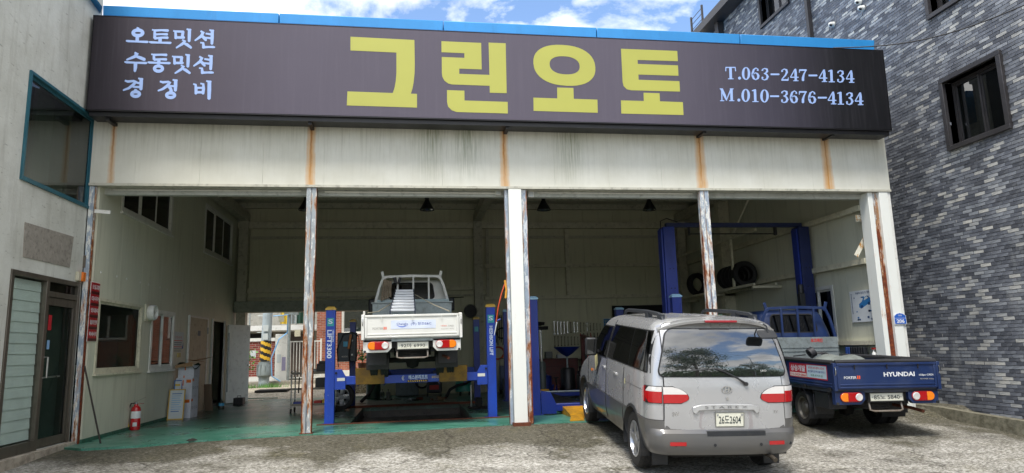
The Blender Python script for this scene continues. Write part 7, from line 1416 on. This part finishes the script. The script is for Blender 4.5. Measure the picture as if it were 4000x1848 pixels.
MB().box(-5.05, -4.62, YW-.06, YW+.3, .1, 2.05).build('gate_pillar', M_WHITE, t, bev=.01); MB().box(-4.80, -4.66, YW-.068, YW-.061, .7, 1.2).build('purple_notice', mat('mauve_notice', '#8b86a0', .6), t); MB().box(-4.98, -4.83, YW-.068, YW-.061, 1.0, 1.3).build('notice', M_PAPER, t)
a, c = aY(978, 1370, YW-.02), aY(999, 1396, YW-.02); MB().box(a.x, c.x, YW-.012, YW-.002, c.z, a.z).build('notice', M_PAPER, t)
t = thing('stone_step', 'stone ledge at the foot of the alley walls', 'step', (-5, 14.8, .1)); MB().box(-10, 4, YW-.5, YW-.07, .05, .34).build('ledge', mat('ledge_concrete', '#8f8a7e', .85, var=.2, dirt=.4, bump=.4), t, bev=.02)
t = thing('iron_gate', 'white barred iron gate beside the white pillar', 'gate', (-4.2, YW, .3))
for x_ in (-4.60, -3.42): MB().box(x_, x_+.05, YW-.02, YW+.04, .35, 1.85).build('gate_post', M_WHITE, t)
for i in range(10): MB().cyl((-4.5+i*.11, YW, .42), (-4.5+i*.11, YW, 1.76), .012, n=6).build('gate_bar', M_WHITE, t)
for z in (.42, 1.76): MB().box(-4.55, -3.42, YW-.015, YW+.015, z-.02, z+.02).build('gate_rail', M_WHITE, t)
t = thing('alley_house', 'shaded house front with balcony and hanging laundry behind the gate', 'house', (-6, 17, 0))
MB().box(-12, -3.75, 17.2, 17.4, 0, 2.2).box(-12, -3.75, 18.2, 18.4, 2.2, 6).build('wall', mat('grey_render', '#8f8d84', .8, dirt=.3), t); MB().box(-12, -3.75, 16.6, 18.2, 2.25, 2.45).build('balcony_slab', M_WHITE, t); MB().box(-9.5, -5.6, 17.15, 17.199, .6, 2.15).build('dark_opening', M_DARK, t); MB().box(-5.3, -4.3, 17.12, 17.199, .4, 2.1).build('door', mat('brown_door', '#4c4239', .6), t)
for i in range(9): MB().box(-9.4+i*.6, -9.36+i*.6, 16.62, 16.66, 2.45, 3.3).build('baluster', M_GALV, t)
for i, m_ in enumerate((mat('yellow_plastic'), M_GALV, mat('green_drum'))): MB().grid(lambda a, b2: V((-5.2+i*.32+.26*a, 16.6+.03*math.sin(a*9), 2.5+.5*b2)), 6, 3).build('laundry', m_, t)
t = thing('brick_house', 'red brick house with white framed windows behind the garage', 'house', (0, 16, 0))
fnH = lambda u, v, d: V((u, 16+.3*d, v)); HW = [(-2.75, -1.0, 2.02, 3.6), (.4, 1.8, 2.0, 3.4)]
wall(fnH, -3.7, 6.5, 0, 6, 30, HW, m_redbrick('orange_red_brick', 1.0, '#8a4a36', '#a8624a'), t, 'wall')
for h in HW: window(h, lambda u, v, d: V((u, 16.05+d, v)), 2, M_WHITE, glass('house_glass', '#7f9696', .2, .6), t)
MB().box(-3.75, 6.5, 15.95, 16.0, .1, .62).build('plinth', M_WHITE, t); MB().cyl((-3.3, 15.92, 0), (-3.3, 15.92, 6), .045, n=8).build('downpipe', mat('dark_pipe', '#4b4440', .6), t); MB().box(-3.7, 6.5, 16.6, 16.7, 0, 6).build('inner_wall', M_ROOM, t); MB().box(-3.9, 6.7, 15.7, 18, 6, 6.2).build('roof', M_STEEL, t)
# utility pole with striped guard
a = aY(1046, 1225, 14); c = aY(1030, 1500, 14); t = thing('utility_pole', 'grey concrete utility pole with yellow and black stripes in the alley', 'pole', tuple(c)); bx0 = c.x
P = lambda z: V((lerp(c.x, a.x, (z-c.z)/(a.z-c.z)), 14, z))
MB().cyl(P(.1), P(9), .185, .12, 20).build('shaft', mat('pole_concrete', '#9aa6aa', .7, var=.12, dirt=.2), t)
MB().lathe([(.17, .12), (.19, .45), (.255, .52), (.26, .6), (.235, .78), (.2, .92), (.2, .98)], 16, T(bx0, 14, .05)).build('skirt', mat('skirt_grey', '#7f898a', .6), t)
for i in range(10): MB(T(bx0, 14, 0) @ Matrix.Rotation(2*math.pi*i/10, 4, 'Z')).box(.19, .262, -.012, .012, .6, .95).build('skirt_rib', mat('skirt_grey'), t)
sy, sk = MB(), MB(); n = 24; z0, z1 = aY(1035, 1412, 14).z, aY(1035, 1332, 14).z
for j in range(24):
    for i in range(n):
        m_ = sk if ((j/24*1.8+i/n*1.0) % .6) < .3 else sy; q_ = []
        for (ii, jj) in ((i, j), (i+1, j), (i+1, j+1), (i, j+1)): zz_ = lerp(z0, z1, jj/24); pc = P(zz_); r = .188-.007*(zz_/1.0); q_.append((pc.x+(r+.008)*math.cos(2*math.pi*ii/n), 14+(r+.008)*math.sin(2*math.pi*ii/n), zz_))
        m_.add(q_, [(0, 1, 2, 3)])
sy.build('yellow_stripes', mat('stripe_yellow'), t); sk.build('black_stripes', M_BLACK, t)
for z in (1.95, 2.25): MB().box(P(z).x-.09, P(z).x+.09, 13.79, 13.8, z-.12, z+.1).build('notice', M_PAPER, t)
for z in (2.1, 2.7): MB().cyl(P(z)+V((-.34, 0, 0)), P(z), .01, n=6).build('step_bolt', M_GALV, t)
MB().tube([aY(1068, 1235, 13.9), aY(1125, 1230, 13.9), aY(1122, 1300, 14.2), aY(1090, 1325, 13.8), aY(1060, 1400, 13.75), aY(1062, 1470, 13.8), aY(1095, 1490, 13.9)], .022, 6).build('blue_cable', mat('pale_blue_cable', '#6fa3cc', .5), label='pale blue cable running down beside the striped pole', cat='cable')
t = thing('meter_post', 'galvanised post with grey meter boxes by the gate', 'post', (-4.55, 14.7, .2)); MB().cyl((-4.52, 14.7, .2), (-4.52, 14.7, 3.6), .05, n=10).build('pipe', M_GALV, t); MB().box(-4.7, -4.2, 14.6, 14.72, 2.75, 3.0).build('bracket', M_GALV, t); MB().box(-4.35, -4.15, 14.85, 15.0, 1.95, 2.2).build('meter_box', M_STEEL, t); MB().box(-4.9, -4.72, 14.62, 14.74, 2.5, 2.72).build('meter_box', M_STEEL, t)
# handrail, hose, plants
t = thing('handrail', 'short stainless handrail by the back opening', 'handrail', (-4.75, 9.45, 0)); a, c = aY(966, 1458, 9.45), aY(930, 1424, 9.45)
MB().tube([c+V((-.1, .0, .02)), c, a+V((.03, 0, 0))], .024, 8).build('rail', M_CHROME, t)
for d_ in (-.045, .02): MB().cyl((a.x+d_, 9.45, 0), (a.x+d_, 9.45, a.z), .022, n=10).build('post', M_CHROME, t)
MB().lathe([(.001, -.04), (.03, -.03), (.045, 0), (.03, .03), (.001, .04)], 12, T(a.x, 9.45, a.z)).build('finial', M_CHROME, t)
b = [V((-4.95+.06*math.sin(i*.8), 9.4+.03*math.cos(i*.8), .9-i*.02)) for i in range(40)]+[V((-4.8, 9.4, .05)), V((-4.4, 9.5, .04)), V((-3.9, 9.48, .03))]
MB().tube(b, .014, 5).build('garden_hose', mat('green_hose', '#1f5c3c', .5), label='green garden hose coiled on the stainless handrail', cat='hose')
def leafy(name, label, base, n, spread, h, m, pot=None, cat='plant', ls=.11):
    t = thing(name, label, cat, tuple(base)); b = MB(); st = MB()
    for s_ in range(5): a_ = random.uniform(0, 6.28); st.tube([base, base+V((spread*.4*math.cos(a_), spread*.4*math.sin(a_), h*.5)), base+V((spread*.8*math.cos(a_), spread*.8*math.sin(a_), h*random.uniform(.7, 1)))], .008, 4)
    for i in range(n):
        p = base+V((random.gauss(0, spread*.45), random.gauss(0, spread*.45), h*random.uniform(.25, 1.05))); d_ = V((random.gauss(0, 1), random.gauss(0, 1), random.gauss(.1, .6))).normalized(); s_ = d_.cross(V((random.gauss(0, 1), random.gauss(0, 1), 1))).normalized()*ls*.4; e_ = p+d_*ls
        b.add([p, p.lerp(e_, .45)+s_, e_, p.lerp(e_, .45)-s_], [(0, 1, 2, 3)])
    st.build('stems', mat('plant_stem', '#5a5a34', .7), t); b.build('foliage', m, t)
    if pot: MB().lathe([(.001, 0), (pot*.75, 0), (pot, pot*1.3), (pot*.9, pot*1.3), (pot*.85, pot*1.1), (.001, pot*1.1)], 14, T(base.x, base.y, base.z-pot*1.2)).build('pot', mat('brown_pot', '#5d3a2a', .7), t)
M_LEAF2 = mat('fresh_leaf', '#4c7d2c', .45, var=.4, sc_=6)
leafy('alley_shrub', 'green leafy shrub behind the open white door', V((aY(950, 1470, 13.5).x, 13.5, .5)), 120, .45, .95, M_LEAF2, cat='shrub'); leafy('potted_plant', 'green potted plant in a brown pot behind the truck', V((aY(1418, 1420, 10.5).x, 10.5, aY(1418, 1420, 10.5).z)), 60, .22, .42, M_LEAF2, .17)
MB().box(aY(1418, 1420, 10.5).x-.4, aY(1418, 1420, 10.5).x+.4, 10.3, 10.7, 0, aY(1418, 1420, 10.5).z-.21).build('plant_stand', M_CONC, label='low concrete block under the brown plant pot', cat='block')
b = MB()
for i in range(260):
    p = V((aY(1035, 1505, 13.6).x+random.gauss(0, .35), 13.55+random.gauss(0, .12), G(0, 13.5))); b.add([p+V((-.008, 0, 0)), p+V((.008, 0, 0)), p+V((random.gauss(0, .06), random.gauss(0, .05), random.uniform(.06, .2)))], [(0, 1, 2)])
b.build('weeds', M_LEAF2, kind='stuff', label='tuft of green weeds at the foot of the striped pole', cat='weeds')
MB().box(-5.0, -4.0, 11.5, 12.3, G(0, 11.9)+.002, G(0, 11.9)+.07).build('drain_cover', M_DARK, label='dark drain cover in the alley ground', cat='drain')
# ================================================================ street side
for px, py, lab in ((3258, 96, 'white dome camera on the brick wall above the blue roof edge'), (3362, 8, 'upper white dome camera of the pair on the brick wall'), (3374, 33, 'lower white dome camera of the pair on the brick wall')):
    p = aX(px, py, XBK); t = thing('security_camera', lab, 'camera', (XBK, p.y, p.z), 'dome cameras on the brick wall')
    MB().lathe([(.06, 0), (.07, .01), (.07, .04), (.06, .06)], 18, T(XBK-.002, p.y, p.z) @ Matrix.Rotation(R(-90), 4, 'Y')).build('base', M_WHITE, t); MB().lathe([(.06, .05), (.062, .09), (.045, .13), (.001, .145)], 18, T(XBK, p.y, p.z) @ Matrix.Rotation(R(-90), 4, 'Y')).build('dome', M_WHITE, t)
    MB().lathe([(.036, 0), (.03, .02), (.001, .03)], 14, T(XBK-.11, p.y-.03, p.z-.03) @ Matrix.Rotation(R(-150), 4, 'Y')).build('lens', M_RUBBER, t)
a, c = aY(3255, 187, -.3), aX(4060, -5, XBK-.08); MB().tube([a.lerp(c, i/14)+V((0, 0, -.25*math.sin(math.pi*i/14))) for i in range(15)], .011, 6).build('service_cable', M_RUBBER, label='thin black service cable strung from the sign to the brick wall', cat='cable')
# large tree and street furniture behind the camera, mirrored in the van's rear window
def tree(name, label, base, H, rad, nleaf, seed, ls=.3):
    random.seed(seed); t = thing(name, label, 'tree', tuple(base)); tr = MB(); pts = [base, base+V((.2, .1, H*.25)), base+V((-.1, .1, H*.5)), base+V((.1, 0, H*.8))]; tr.tube(pts, [.3, .25, .18, .06], 8); cl = []
    for i in range(16):
        a_ = i*2.4; z = H*random.uniform(.38, .95); r = rad*random.uniform(.35, 1)*(1-.45*abs(z/H-.62)); s_ = base+V((0, 0, z*.72)); e_ = base+V((r*math.cos(a_), r*math.sin(a_), z)); tr.tube([s_, s_.lerp(e_, .5)+V((0, 0, .3)), e_], [.09, .06, .02], 5); cl.append((e_, rad*random.uniform(.2, .42)))
    b = MB()
    for i in range(nleaf):
        e_, r = random.choice(cl); d_ = V((random.gauss(0, 1), random.gauss(0, 1), random.gauss(0, .8))); p = e_+d_*r*.55; q_ = V((random.gauss(0, 1), random.gauss(0, 1), random.gauss(0, 1))).normalized()*ls; s_ = q_.cross(V((random.gauss(0, 1), random.gauss(0, 1), random.gauss(0, 1)))).normalized()*ls*.45
        b.add([p, p+q_*.5+s_, p+q_, p+q_*.5-s_], [(0, 1, 2, 3)])
    tr.build('trunk', mat('bark', '#4a4036', .9, var=.25, bump=.4), t); b.build('crown', mat('tree_leaf', '#3c5a28', .5, var=.4, sc_=2), t)
tree('street_tree', 'tall leafy tree across the street mirrored in the van rear window', V((9.2, -31, -.6)), 13.5, 4.6, 7000, 11)
tree('far_tree', 'smaller leafy tree further along the street', V((24, -44, -.6)), 9, 4, 3500, 12)
b = MB(); random.seed(4)
for i in range(9000):
    x_ = random.uniform(-45, 70); p = V((x_, -58+random.gauss(0, 1.5), random.uniform(-.6, 1)*0+abs(random.gauss(0, 2.2))+.4*math.sin(x_*.3))); q_ = V((random.gauss(0, 1), random.gauss(0, .5), random.gauss(0, 1))).normalized()*.9; s_ = V((-q_.z, 0, q_.x))*.45; b.add([p, p+q_*.5+s_, p+q_, p+q_*.5-s_], [(0, 1, 2, 3)])
b.build('tree_line', mat('tree_leaf'), kind='stuff', label='far line of trees across the street', cat='trees')
t = thing('street_lamp', 'curved street lamp across the road', 'street lamp', (19, -33, -.6)); MB().tube([(19, -33, -.6), (19, -33, 8), (18.6, -33, 9.3), (17.2, -33, 9.6)], [.09, .07, .05, .04], 8).build('mast', M_GALV, t); MB().box(16.6, 17.3, -33.12, -32.88, 9.5, 9.62).build('lamp_head', M_GALV, t, bev=.03)
for k, (z, s_) in enumerate(((10.2, .8), (9.4, 1.0), (8.2, .7))): MB().tube([V((lerp(-30, 50, i/20), -30, z-s_*math.sin(math.pi*((i/20*2) % 1)))) for i in range(21)], .02, 4).build('power_line', M_RUBBER, label=['top overhead power line along the street', 'middle overhead power line along the street', 'lowest overhead power line along the street'][k], cat='cable', group='power lines along the street')
